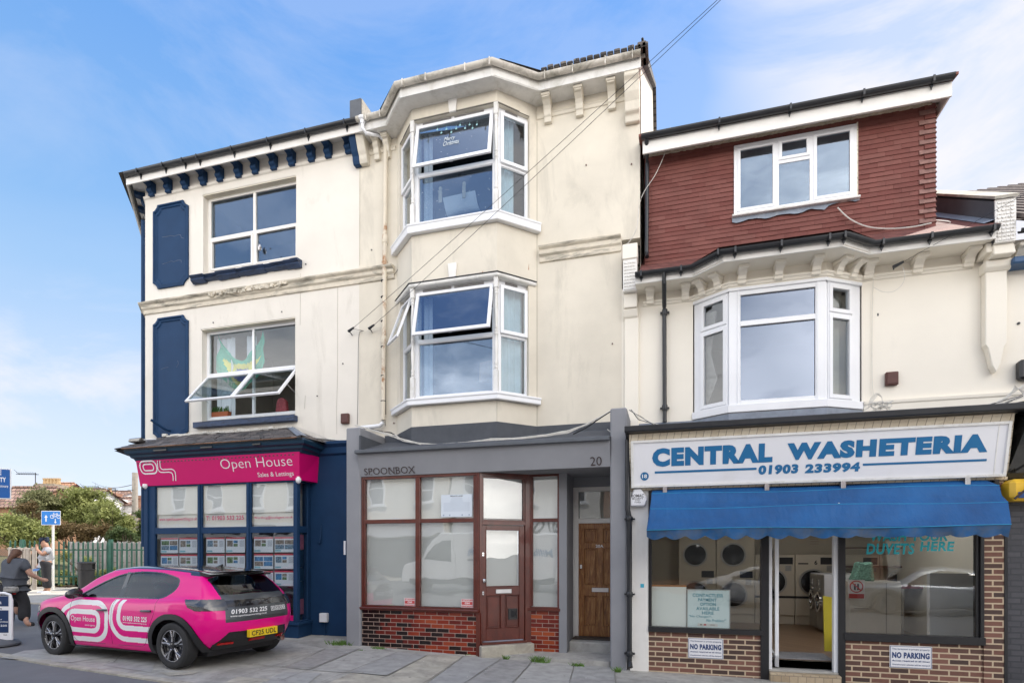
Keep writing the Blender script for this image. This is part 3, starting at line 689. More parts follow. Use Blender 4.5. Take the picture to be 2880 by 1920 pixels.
# frame
vb=[FB.S(11,x) for x in (785,1275)]
fr=MB();
fr.box(FB,xl,xl+.25,zsill,zt+.15,-.07,.0)
fr.box(FB,xl-.01,xl+.09,zsill-.1,zt+.1,-.05,.03);fr.box(FB,xr-.11,xr,zsill,zt+.15,-.07,.0);fr.box(FB,xr-.035,xr+.0,zsill,zt,.0,.03)
for s in vb: fr.box(FB,s-.055,s+.055,zsill,zt+.1,-.06,-.005);fr.box(FB,s-.025,s+.025,zsill,zt,-.005,.02)
fr.box(FB,xl+.2,xr-.05,ztr-.07,ztr+.06,-.065,-.008);fr.box(FB,xl+.2,xr-.05,zsill,zsill+.05,-.065,-.008);fr.box(FB,xl+.2,xr-.05,zt-.02,zt+.2,-.065,-.008)
l=FR.len
fr.box(FR,0.0,.05,zsill,zt+.1,-.06,-.002);fr.box(FR,l-.12,l,zsill,zt+.1,-.08,.0);fr.box(FR,.05,l-.12,ztr-.07,ztr+.06,-.06,-.004);fr.box(FR,.05,l-.12,zt-.02,zt+.1,-.06,-.004);fr.box(FR,.05,l-.12,zsill,zsill+.05,-.06,-.004)
fr.box(LR,0,LR.len-.02,zsill,zt+.1,-.08,-.005)
fro=fr.build('shopfront_frame',M['navy'],SF,bevel=.005)
cells=[];xs=[xl+.25,vb[0]-.055,vb[0]+.055,vb[1]-.055,vb[1]+.055,xr-.11]
for i in range(3):
    A,B=xs[2*i]-.01,xs[2*i+1]+.01
    parts_panes(FB,[(A,B,ztr+.05,zt+.0)],-.03,M['glass_frost'],SF,'window_pane');parts_panes(FB,[(A,B,zsill+.04,ztr-.06)],-.03,M['glass_mid'],SF,'window_pane')
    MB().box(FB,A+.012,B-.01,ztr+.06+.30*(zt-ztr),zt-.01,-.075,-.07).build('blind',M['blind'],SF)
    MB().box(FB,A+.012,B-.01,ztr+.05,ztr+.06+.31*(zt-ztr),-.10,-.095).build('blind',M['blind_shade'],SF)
parts_panes(FR,[(.05,l-.12,ztr+.05,zt),(.05,l-.12,zsill+.04,ztr-.06)],-.03,M['glass_mid'],SF,'window_pane')
text('www.openhouseworthing.co.uk',FB,FB.S(11,372),FB.S(11,752),FB.Z(11,560,1018),FB.Z(11,560,975),M['letter_red'],SF,-.029,bold=.012,name='window_lettering')
text('T: 01903 532 225',FB,FB.S(11,842),FB.S(11,1222),FB.Z(11,1030,1003),FB.Z(11,1030,958),M['letter_red'],SF,-.029,bold=.02,name='window_lettering')
text('Worthing@localagent.co.uk',FB,FB.S(11,1323),FB.S(11,1715),FB.Z(11,1520,995),FB.Z(11,1520,962),M['letter_red'],SF,-.029,bold=.015,name='window_lettering')
s0=FB.S(12,120);mb=MB().box(FB,vb[1]+.06,xr-.115,FB.Z(12,250,1308),FB.Z(12,250,1257),-.026,-.022);mb.build('window_strip',M['magenta'],SF)
text('Letting Management',FB,vb[1]+.15,FB.S(12,248),FB.Z(12,220,1293),FB.Z(12,220,1268),M['white_letter'],SF,-.0215,bold=.02,name='window_lettering',align='R')
# interior
rm=MB();rb=12.6
rm.quad((xl-.1,YS+.1,zsill-.05),(xw,YS+.1,zsill-.05),(xw,rb,zsill-.05),(xl-.1,rb,zsill-.05));rm.quad((xl-.1,YS+.1,zt+.2),(xw,YS+.1,zt+.2),(xw,rb,zt+.2),(xl-.1,rb,zt+.2))
rm.quad((xl-.1,rb,zsill-.1),(xw,rb,zsill-.1),(xw,rb,zt+.3),(xl-.1,rb,zt+.3));rm.quad((xl+.02,YS+.2,0),(xl-.1,rb,0),(xl-.1,rb,3),(xl+.02,YS+.2,3));rm.quad((xw,Y0,0),(xw,rb,0),(xw,rb,3),(xw,Y0,3))
rm.build('room_interior',M['room_mid'],SF,fix=False)
# dentils, cornice, roof
zc0=FY(9.2).Z(11,1790,305) 
pth=[(xl-.70,Y0+.65),(xl-.02,YS),(xr+.02,YS),(xw+.02,Y0)]
# tilted pink sign box in front
FA=FY(9.25)
z_t=FA.Z(11,1788,318);z_b=FY(9.36).Z(11,1790,600)
zcb=z_t-.02
mb=MB();mb.sweep(pth,[(-.05,zcb),(.14,zcb),(.17,zcb+.05),(.22,zcb+.07),(.24,zcb+.12),(.30,zcb+.14),(.33,zcb+.20),(.33,zcb+.235),(-.05,zcb+.235)]);mb.build('cornice',M['navy_teal'],SF,bevel=.004)
mb=MB();n=44
for i in range(n):
    s=xl-.05+(xr-xl+.12)*i/n;mb.box(FB,s,s+.035,zcb-.045,zcb+.0,.08,.15)
mb.build('dentil_row',M['gutter_black'],SF)
mb=MB();mb.box(FB,xl-.1,xr+.04,zcb-.04,zcb-.002,.0,.09);mb.build('sign_backboard',M['navy'],SF)
for x0_,x1_ in ((330,460),(800,915),(1320,1400)):     # gaps where the cornice has rotted
    a_,b_=FY(9.05).S(11,x0_),FY(9.05).S(11,x1_);zz=zcb+.165
    MB().box(FY(9.05),a_,b_,zz-.012,zz+.014,-.01,.012).build('rotten_gap',M['black_paint'],SF)
ze=zcb+.24;ztop=FW.Z(11,1700,85)
e=.36
E0=Vector((xl-.42,YS-e));E1=Vector((xr+.34,YS-e));E2=Vector((xw+.44,Y0));Em=Vector((xl-1.15,Y0+.55))
T0=FW.S(11,540);T1=FW.S(11,1700)
rf=MB();rf.quad((E0.x,E0.y,ze),(E1.x,E1.y,ze),(T1,Y0,ztop),(T0-.35,Y0,ztop-.02));rf.quad((E1.x,E1.y,ze),(E2.x,E2.y,ze+.02),(T1,Y0,ztop));rf.quad((E0.x,E0.y,ze),(T0-.35,Y0,ztop-.02),(XL,Y0,ze+.16),(Em.x,Em.y,ze))
rf.quad((E0.x,E0.y,ze-.03),(E1.x,E1.y,ze-.03),(E2.x,E2.y,ze-.01),(Em.x,Em.y,ze-.03))
rf.build('slate_roof',pm('roof_felt',(.04,.04,.045),.8),SF,fix=False)
mb=MB();rr=random.Random(9);nc=7      # individual slate courses
for c in range(nc):
    f0,f1=c/nc,(c+1.25)/nc
    A0=Vector((E0.x,E0.y,ze)).lerp(Vector((T0-.35,Y0,ztop)),f0);A1=Vector((E1.x,E1.y,ze)).lerp(Vector((T1,Y0,ztop)),f0)
    B0=Vector((E0.x,E0.y,ze)).lerp(Vector((T0-.35,Y0,ztop)),min(1,f1));B1=Vector((E1.x,E1.y,ze)).lerp(Vector((T1,Y0,ztop)),min(1,f1))
    m_=int((A1-A0).length/.22);off=(c % 2)*.5
    for i in range(-1,m_+1):
        u0=max(0,(i+off)/m_+.002);u1=min(1,(i+1+off)/m_-.002)
        if u1 <= u0: continue
        d=Vector((0,-.0,.012+rr.uniform(0,.008)));d2=Vector((0,0,.004));sl=rr.uniform(-.012,.008)
        p=[A0.lerp(A1,u0)+d+Vector((0,sl,0)),A0.lerp(A1,u1)+d+Vector((0,sl,0)),B0.lerp(B1,u1)+d2,B0.lerp(B1,u0)+d2]
        q=[v-Vector((0,0,.010)) for v in p];k=len(mb.v);mb.add([*p,*q],[(0,1,2,3),(0,4,5,1),(1,5,6,2),(3,7,4,0)])
    A2=Vector((E2.x,E2.y,ze+.02)).lerp(Vector((T1,Y0,ztop)),f0);B2=Vector((E2.x,E2.y,ze+.02)).lerp(Vector((T1,Y0,ztop)),min(1,f1));m2=max(1,int((A2-A1).length/.2))
    for i in range(m2):
        u0,u1=i/m2+.01,(i+1)/m2-.01;d=Vector((.008,0,.012));p=[A1.lerp(A2,u0)+d,A1.lerp(A2,u1)+d,B1.lerp(B2,u1)+d*.3,B1.lerp(B2,u0)+d*.3];q=[v-Vector((0,0,.01)) for v in p]
        mb.add([*p,*q],[(0,1,2,3),(0,4,5,1),(1,5,6,2)])
mb.build('slates',pm('slate_plain',(.085,.085,.09),.6,.3,5,.3,30,isl=.3),SF,fix=False)
mb=MB();a=Vector((E1.x,E1.y,ze+.03));b=Vector((T1,Y0,ztop+.03));d=Vector((.09,0,0));mb.quad(a-d*1.1+Vector((0,0,.0)),a+Vector((0,0,.012)),b+Vector((.02,0,.012)),b-d);mb.quad(a+Vector((0,0,.012)),a+d+Vector((0,.06,-.005)),b+d*.8,b+Vector((.02,0,.012)))
mb.build('lead_hip',M['lead'],SF,fix=False)
mb=MB()
for i in range(30):     # mortar fillet where the slates meet the render
    t_=i/30;s=T0-.3+(T1-T0+.35)*t_;zz=ztop+rr.uniform(-.005,.02);mb.box(FW,s,s+.12,zz-.02,zz+rr.uniform(.015,.05),-.01,.045+rr.uniform(0,.02))
mb.tube([FW.m(T1+.02,ztop+.02,.03),FW.m(T1+.5,ztop-.22,.035),FW.m(E2.x+.1,ze+.10,.03),FW.m(XM,ze+.02,.03)],.022,6)
mb.build('mortar_fillet',M['cable_white'],SF,bevel=.01)
mb=MB();mb.box(FY(E0.y),E0.x+.2,E1.x-.1,ze-.006,ze+.008,-.01,.004);mb.build('eaves_batten',pm('bare_wood',(.25,.12,.06),.8,.4,10),SF)
# the sign
SG=thing('shop_sign','bright pink shop fascia sign with white lettering and linked-loops logo','sign',(-8.9,9.25,z_b))
class Tilt:      # sign face leaning out at the top
    def __init__(f,yb,yt,zb,zt): f.yb,f.yt,f.zb,f.zt=yb,yt,zb,zt
    def m(f,s,z,o=0.0): return (s,f.yb+(f.yt-f.yb)*(z-f.zb)/(f.zt-f.zb)-o,z)
    def hit(f,zi,x,y):
        yy=(f.yb+f.yt)/2
        for _ in range(8): s,z=FY(yy).hit(zi,x,y);yy=f.yb+(f.yt-f.yb)*(z-f.zb)/(f.zt-f.zb)
        return s,z
yb_,yt_=9.36,9.22
z_b=FY(yb_).Z(11,1790,600);z_t=FY(yt_).Z(11,1788,318);SG.location.z=z_b
TL=Tilt(yb_,yt_,z_b,z_t)
bl,br_=FY(yb_).S(11,195),FY(yb_).S(11,1790);tl,tr=FY(yt_).S(11,150),FY(yt_).S(11,1788)
wb_,wt_=FW.S(11,1972),FW.S(11,1988)
mb=MB();mb.add([(bl,yb_,z_b),(br_,yb_,z_b),(tr,yt_,z_t),(tl,yt_,z_t),(wb_,Y0,z_b),(wt_,Y0,z_t),(bl-.55,Y0+.4,z_b),(tl-.60,Y0+.4,z_t)],
                  [(0,1,2,3),(1,4,5,2),(6,0,3,7),(0,6,4,1),(3,2,5,7)]);mb.build('fascia_panel',M['magenta'],SG,fix=False)
def tl_text(s,x0,x1,y0,y1,mat,bold=0,name='sign_lettering',xm=None):
    xm=xm or (x0+x1)/2;a=TL.hit(11,x0,(y0+y1)/2)[0];b=TL.hit(11,x1,(y0+y1)/2)[0]
    return text(s,TL,a,b,TL.hit(11,xm,y1)[1],TL.hit(11,xm,y0)[1],mat,SG,.004,bold=bold,name=name)
tl_text('Open House',998,1722,376,508,M['white_letter'],-.012)
tl_text('Sales & Lettings',1372,1735,520,580,M['white_letter'],0.0)
def stroke(mb,F,pts,w,o):
    """flat ribbon of width w through face points"""
    P=[Vector(p) for p in pts]
    for i in range(len(P)): pass
    Ls,Rs=[],[]
    for i,p in enumerate(P):
        d0=(P[i]-P[i-1]) if i else (P[1]-P[0]);d1=(P[i+1]-P[i]) if i<len(P)-1 else d0
        d=(d0.normalized()+d1.normalized()).normalized();n=Vector((-d.y,d.x))*w/2;Ls.append(p+n);Rs.append(p-n)
    for i in range(len(P)-1): mb.quad(F.m(*Ls[i],o),F.m(*Rs[i],o),F.m(*Rs[i+1],o),F.m(*Ls[i+1],o))
def stadium(cx,cz,hw,hh,r,n=7):
    pts=[]
    for (sx,sz,a0) in ((1,1,0),(-1,1,90),(-1,-1,180),(1,-1,270)):
        for k in range(n+1):
            t=R(a0+90*k/n);pts.append((cx+sx*(hw-r)+r*math.cos(t),cz+sz*(hh-r)+r*math.sin(t)))
    return pts+[pts[0]]
mb=MB();H_=lambda x,y: TL.hit(11,x,y)
c=H_(277,477);hw=(H_(363,477)[0]-H_(190,477)[0])/2;hh=(H_(277,410)[1]-H_(277,545)[1])/2
stroke(mb,TL,stadium(c[0],c[1],hw-.008,hh-.008,hh*.82),.030,.004);stroke(mb,TL,stadium(c[0],c[1],hw*.60,hh*.47,hh*.44),.026,.004)
stroke(mb,TL,[H_(*p) for p in ((368,408),(368,450),(372,490),(385,515),(400,525),(440,526),(485,524),(510,530),(522,550),(525,580),(526,612))],.021,.004)
stroke(mb,TL,[H_(*p) for p in ((392,408),(394,450),(398,475),(408,492),(425,498),(470,495),(505,494),(530,502),(546,525),(551,560),(552,612))],.021,.0045)
mb.build('sign_logo',M['white_letter'],SG,fix=False)
# security cameras under the sign
for nm,zx,zy,F_,lab in ((0,1780,618,FB,'white security camera under the right corner of the pink sign'),(1,245,675,FB,'white security camera under the left corner of the pink sign')):
    s,z=F_.hit(11,zx,zy,.03);q=F_.m(s,z+.03,.03);t=thing('security_camera',lab,'camera',q,'security cameras under the pink sign')
    MB().lathe((q[0],q[1],q[2]-.0),[(.035,.05),(.0,.055),(-.03,.05),(-.06,.03),(-.075,.005)],14).build('housing',M['upvc'],t,smooth=True)
    if nm: MB().lathe((q[0]-.03,q[1]-.03,q[2]-.05),[(-.03,.02),(.0,.026)],10,'y').build('lens',M['black_paint'],t)
    else: MB().lathe((q[0],q[1],q[2]+.035),[(0,.03),(.03,.03)],10).build('mount',M['upvc'],t)
# window cards: three bays of A4 property sheets
card_w=pm('card_white',(.92,.92,.92),.35,.02);card_r=pm('card_red',(.70,.07,.10),.4,.1);
photos=[pm('photo_a',(.22,.33,.42),.4,.9,28),pm('photo_b',(.18,.28,.12),.4,.9,26),pm('photo_c',(.38,.30,.24),.4,.8,24),pm('photo_d',(.10,.30,.55),.4,.7,14)]
card_t=pm('card_text',(.68,.69,.72),.5,.3,60);card_s=pm('card_sky',(.30,.60,.66),.4,.3,8)
FC=FY(YS+.06);rr=random.Random(4);ords=['top','second','third','bottom']
cols=[('left window','left column',402,575),('left window','right column',588,766),('middle window','left column',858,1040),('middle window','right column',1055,1245),('right window','left column',1335,1527),('right window','right column',1542,1738)]
for ci,(wn,cn,x0,x1) in enumerate(cols):
    for r_ in range(4 if ci>3 else 4):
        ya=[1172,1338,1508,1680][r_];yb=ya+152
        if ci<4 and r_==3: continue
        if ci>3 and r_==3: continue
        sl_=(x0-1640)/1640.0
        ya2=ya+(1640-x0)*.0085;s0,s1=FC.S(11,x0),FC.S(11,x1);z1,z0=FC.Z(11,x0,ya2),FC.Z(11,x0,ya2+152)
        t=solo(MB().box(FC,s0,s1,z0,z1,0,.004),'property_card',card_w,f'white property advert card with red header, {ords[r_]} row, {cn} of the {wn}','property card','property cards hung in the shop window')
        MB().box(FC,s0+.0,s1,z1-.034,z1,.004,.005).build('header',card_r,t)
        w_,h_=s1-s0,z1-z0
        for (a0,a1,b0,b1) in ((.06,.36,.40,.80),(.40,.62,.62,.80),(.40,.62,.40,.58)) if (r_+ci) % 5 else ((.04,.48,.52,.80),(.52,.96,.52,.80),(.04,.48,.20,.48),(.52,.96,.20,.48)):
            MB().box(FC,s0+w_*a0,s0+w_*a1,z0+h_*b0,z0+h_*b1,.004,.0055).build('photo',photos[rr.randrange(4)],t)
        MB().box(FC,s0+w_*.72,s0+w_*.95,z0+h_*.38,z0+h_*.80,.004,.0048).build('small_print',card_t,t)
        MB().box(FC,s0+w_*.03,s0+w_*.34,z0+h_*.05,z0+h_*.16,.004,.0052).build('price_flash',card_s,t)
mb=MB()      # hanging wires of the card displays
for x in (581,1048,1534): mb.tube([FC.m(FC.S(11,x),ztr-.06,0),FC.m(FC.S(11,x),FC.Z(11,x,1700),0)],.004,5)
mb.build('card_wires',M['metal'],SF)
mb=MB();FD=FY(YS+.9);s0=FB.S(12,150);
dk=thing('desk','white office desk with dark monitor behind the right window of the navy shopfront','desk',(xr-.5,YS+.9,0))
MB().box(FD,xr-1.9,xr-.25,zsill+.5,zsill+.55,-.5,.1).box(FD,xr-1.9,xr-.9,zsill-.05,zsill+.5,-.5,.08).box(FD,xr-.33,xr-.25,zsill-.05,zsill+.5,-.5,.08).build('desk_body',M['sign_white'],dk,bevel=.006)
MB().box(FD,xr-.85,xr-.36,zsill+.02,zsill+.44,-.3,.02).build('monitor',M['black_paint'],dk,bevel=.01)
# tall leaflets in the return window
FRc=Face((FR.p.x+.05*FR.d.x-FR.n.x*.06,FR.p.y-FR.n.y*.06),(xw-FR.n.x*.06,Y0-FR.n.y*.06))
zz=ztr-.1
for i,(mt,h_) in enumerate((('magenta',.30),('navy_teal',.34),('navy_teal',.26),('navy_teal',.34),('magenta',.30))):
    solo(MB().box(FRc,.04,.30,zz-h_,zz,.0,.004),'leaflet',M[mt] if mt != 'magenta' else pm('leaflet_pink',(.55,.16,.22),.4,.2,8),f'{["top pink", "upper dark green", "middle blue", "lower dark green", "bottom pink"][i]} poster in the narrow right-hand return window of the navy bay','poster');zz -= h_+.01
# on the navy wall to the right
s,z=FW.hit(12,511,1268);t=thing('meter_box','small white electrical socket box low on the navy wall','socket box',FW.m(s,z-.1,0))
MB().box(FW,FW.S(12,486),FW.S(12,535),FW.Z(12,500,1300),FW.Z(12,500,1240),0,.09).build('box_body',M['upvc'],t,bevel=.01);MB().tube([FW.m(s,z-.12,.03),FW.m(s,z-.42,.02)],.012,6).tube([FW.m(s+.04,z-.12,.03),FW.m(s+.04,z-.3,.02)],.008,6).build('conduit',M['navy'],t)
s,z=FW.hit(12,487,720);h=MB();h.tube([FW.m(s,FW.Z(12,487,655),.02),FW.m(s,z,.03),FW.m(s-.01,FW.Z(12,487,775),.07)],.014,6);h.lathe(FW.m(s-.02,FW.Z(12,487,765),.05),[(-.03,.02),(.03,.035)],8)
solo(h,'cable_hook',M['navy'],'navy painted metal bracket with a dangling cable on the navy wall','bracket')
s0=FW.S(12,635);solo(MB().box(FY(9.2),FY(9.2).S(12,633),FY(9.2).S(12,645),FY(9.2).Z(12,640,852),FY(9.2).Z(12,640,760),-.02,0),'wall_plate',M['upvc'],'narrow white plate on the side of the grey pillar facing the navy wall','plate')
# ================================================================ middle building
XR=-.49
MBd=thing('terraced_building','tall cream terraced building with two canted bays above the grey shopfront','building',(-3.2,Y0,0))
A_,C_,D_,B_=(-5.08,9.85),(-4.50,9.30),(-2.885,9.30),(-2.31,9.85)
FF=Face(C_,D_);FRt=Face(D_,B_);FLt=Face(A_,C_)
mb=MB()
wallpanel(mb,FW,XM,-5.06,3.3,9.9,[],.25);mb.build('front_wall',M['render_mid'],MBd);mb=MB();wallpanel(mb,FW,-2.33,-.80,3.3,9.9,[],.25);mb.box(FW,-.80,XR,7.05,9.9,-.25,0)
mb.build('front_wall',M['render_mid'],MBd)
mb=MB()      # bay walls: three plain bands
Z1,Z2,Z3,Z4=4.30,6.505,7.39,9.455
for a,b in ((3.55,Z1),(Z2,Z3),(Z4,9.95)): mb.sweep([A_,C_,D_,B_],[(0,a),(0,b),(-.2,b),(-.2,a)])
jl=FRt.S(4,1268,-.05);jr2=FRt.S(5,1262,-.05)
for (a,b,j) in ((Z3,Z4,jl),(Z1,Z2,jr2)):
    mb.box(FRt,j,FRt.len+.05,a,b,-.2,-.001);mb.box(FLt,-.05,FLt.len-j,a,b,-.2,-.001)
mb.build('bay_wall',M['render_mid'],MBd)
mb=MB();mb.tube([FW.m(-2.30,3.6,.0),FW.m(-2.30,9.4,.0)],.004,4);mb.tube([FRt.m(0,3.6,.001),FRt.m(0,4.28,.001)],.003,4);mb.build('bay_joint',pm('joint_line',(.30,.27,.20),.9),MBd)
# side gable and roof
RI=(17.0,15.3)
mb=MB();mb.quad((XR,Y0+.0,5.0),(XR,RI[0]*2-9.5,5.0),(XR,RI[0]*2-9.5,9.7),(XR,RI[0],RI[1]),(XR,9.45,9.80),(XR,Y0,9.80));mb.build('gable_wall',M['render_mid'],MBd,fix=False)
mb=MB();mb.quad((XM,RI[0]*2-9.5,-.2),(XR,RI[0]*2-9.5,-.2),(XR,RI[0]*2-9.5,9.7),(XM,RI[0]*2-9.5,9.7));mb.quad((XM,Y0+.05,9.8),(XM,RI[0],RI[1]),(XM,RI[0]*2-9.5,9.7));mb.build('rear_wall',M['render_mid'],MBd,fix=False)
mb=MB();P=[(XM,9.5,9.93),(XR+.10,9.5,9.93),(XR+.10,RI[0],RI[1]+.12),(XM,RI[0],RI[1]+.12),(XR+.1,24.5,9.8),(XM,24.5,9.8)];Q=[(x,y,z-.12) for x,y,z in P]
mb.add(P+Q,[(0,1,2,3),(3,2,4,5),(0,6,7,1),(1,7,8,2),(2,8,10,4),(6,9,8,7),(9,11,10,8),(0,3,9,6)]);mb.add([(-4.72,8.97,9.90),(-2.72,8.97,9.90),(-2.0,9.5,9.93),(-2.9,10.6,10.5),(-4.6,10.6,10.5),(-5.3,9.5,9.93)],[(0,1,3,4),(1,2,3),(5,0,4)])
mb.build('roof',M['roof_tile'],MBd,fix=False)
mb=MB();rr=random.Random(8)
for i in range(16):
    s=-2.12+i*.112;h=.02+.016*(i % 2)+rr.uniform(0,.008);mb.cbox(s,s+.10,9.36,9.75,9.88,9.915+h)
mb.cbox(XR-.02,XR+.12,9.36,9.75,9.88,9.975);mb.tube([(XR+.06,9.36,10.0),(XR+.06,RI[0],RI[1]+.16)],.025,6)
mb.build('eaves_tiles',M['roof_tile'],MBd,bevel=.012)
# eaves
zg_=9.86;g1=FY(9.43);g2=FY(8.92)
GP=[(-5.70,9.43),(g1.S(4,205),9.43),(g2.S(4,305),8.92),(g2.S(4,1003),8.92),(g1.S(4,1345),9.43),(XR+.03,9.43)]
mb=MB();mb.sweep(GP,gutter_prof(.062,zg_));gut=mb.build('gutter',M['gutter_white'],MBd,smooth=True)
mb=MB();mb.sweep(GP,[(-.10,9.66),(-.065,9.66),(-.065,9.86),(-.10,9.86)]);mb.build('eaves_fascia',M['upvc_dirty'],MBd)
off=[(x,y+.07) for x,y in GP]
mb=MB();S=9.675;W_=[(-5.70,9.86),(-5.08,9.86),(-4.50,9.31),(-2.885,9.31),(-2.31,9.86),(XR,9.86)]
for i in range(5): mb.quad((*off[i],S),(*off[i+1],S),(*W_[i+1],S),(*W_[i],S))
mb.build('soffit',M['upvc_dirty'],MBd,fix=False)
def gclip(s,y,dx=0):
    m_=MB();n=7;P=[(y+dx,0)];m_.tube([(s,y-.066*math.cos(math.pi*k/n),zg_+.0-.068*math.sin(math.pi*k/n)) for k in range(n+1)],.010,5);m_.cbox(s-.008,s+.008,y-.075,y-.06,zg_-.12,zg_+.01);m_.build('gutter_clip',M['gutter_white'],gut)
for x in (1390,1595,1835,2035): gclip(FY(9.38).S(4,x),9.43)
for x in (345,515,805,985): gclip(FY(8.87).S(4,x),8.92)
for x in (75,180): gclip(FY(9.38).S(4,x),9.43)
def scroll(F,s,zt_,w,mat,par,h=.40,d=.28,name='eaves_bracket'):
    P=[(0,zt_-h),(.07,zt_-h),(.075,zt_-h*.78),(.10,zt_-h*.72),(.11,zt_-h*.5),(.15,zt_-h*.36),(d-.05,zt_-h*.22),(d,zt_-h*.20),(d,zt_),(0,zt_)]
    return MB().extr(F,P,s-w/2,s+w/2).extr(F,[(0,zt_-.055),(d+.02,zt_-.05),(d+.02,zt_+.0),(0,zt_+.0)],s-w/2-.015,s+w/2+.015).build(name,mat,par,bevel=.006)
for x in (1405,1640,1880): scroll(FW,FW.S(4,x,.15),9.67,.13,M['render_mid'],MBd,.36)
for x in (150,225): scroll(FW,FW.S(4,x,.1),9.67,.11,M['render_mid'],MBd,.38,.2)
s0,s1=FW.S(4,1973,.3),XR
MB().extr(FW,[(0,9.0),(.08,9.0),(.10,9.10),(.16,9.14),(.18,9.28),(.24,9.40),(.28,9.55),(.34,9.60),(.34,9.70),(0,9.70)],s0,s1-.004).build('end_console',M['render_mid'],MBd,bevel=.012)
mb=MB();zf_=FW.Z(4,1960,470);mb.sweep([(-2.30,Y0),(s0,Y0)],[(0,zf_-.05),(.02,zf_-.04),(.03,zf_),(.05,zf_+.02),(0,zf_+.04)]);mb.build('frieze_moulding',M['render_mid'],MBd);mb=MB();mb.sweep([(-5.66,Y0),(-5.1,Y0)],[(0,zf_-.05),(.02,zf_-.04),(.03,zf_),(.05,zf_+.02),(0,zf_+.04)]);mb.build('frieze_moulding',M['render_mid'],MBd)
mb=MB();z7=7.11;pr=[(0,z7-.26),(.03,z7-.25),(.035,z7-.16),(.07,z7-.13),(.075,z7-.06),(.12,z7-.03),(.13,z7),(0,z7+.015)]
mb.sweep([(FW.S(5,1345,.1),Y0),(-.81,Y0)],pr);  mb.build('string_course',M['string_dirty'],MBd,bevel=.004)
# keystones
for zi,x0,x1,y0,y1,par in ((4,677,745,438,565,MBd),(5,677,743,230,350,MBd)):
    a,b=FF.S(zi,x0,.03),FF.S(zi,x1,.03);c=FF.Z(zi,x0,y1,.03);d=FF.Z(zi,x0,y0+8,.03)
    MB().prism(FF,[(a+.025,c),(b-.02,c),(b,d),(a,d)],0,.035).build('keystone',M['white_paint'],MBd,bevel=.004)
# sills round the bays and drip heads
for (z0,z1) in ((7.385,7.565),(4.30,4.44)):
    mb=MB();mb.sweep([(A_[0]-.03,A_[1]+.02),C_,D_,(B_[0]+.03,B_[1]+.02)],[(-.18,z0+.02),(.09,z0),(.10,z0+.01),(.10,z1-.06),(.115,z1-.05),(.115,z1-.02),(-.18,z1)]);mb.build('bay_sill',M['upvc'],MBd,bevel=.006)
mb=MB();mb.sweep([(A_[0]+.03,A_[1]),C_,D_,(B_[0]-.03,B_[1])],[(0,Z4-.001),(.012,Z4-.001),(.012,Z4+.018),(0,Z4+.018)]);mb.build('drip_edge',pm('drip_dark',(.13,.12,.10),.8),MBd)
mb=MB();mb.sweep([(A_[0]+.03,A_[1]),C_,D_,(B_[0]-.03,B_[1])],[(-.19,Z2-.07),(.045,Z2-.07),(.06,Z2-.05),(.06,Z2-.01),(-.19,Z2-.002)]);mb.build('bay_head',M['upvc_dirty'],MBd,bevel=.004)
mb=MB();mb.sweep([(A_[0]+.03,A_[1]),C_,D_,(B_[0]-.03,B_[1])],[(0,Z2),(.075,Z2-.008),(.075,Z2+.004),(0,Z2+.014)]);mb.build('drip_edge',M['gutter_black'],MBd)
def colonnette(p,z0,z1,par):
    mb=MB();q=.037;mb.cbox(p[0]-q,p[0]+q,p[1]-q,p[1]+q,z1-.20,z1);mb.cbox(p[0]-q,p[0]+q,p[1]-q,p[1]+q,z0,z0+.38)
    h=z1-z0-.58;b=z0+.38;F_=[0,.02,.03,.05,.06,.09,.12,.2,.3,.38,.42,.44,.46,.48,.50,.52,.55,.62,.75,.88,.91,.93,.95,.97,1];r_=[.034,.022,.034,.034,.022,.036,.022,.030,.035,.024,.022,.038,.030,.038,.022,.034,.022,.030,.035,.024,.024,.037,.026,.037,.03]
    mb.lathe((p[0],p[1],b),[(f*h,r) for f,r in zip(F_,r_)],12);return mb.build('colonnette',M['upvc_dirty'],par,smooth=True)
def inset(F,d):      # the glazing plane of one bay face
    return Face(F.p-F.n*d,F.p-F.n*d+F.d*F.len)
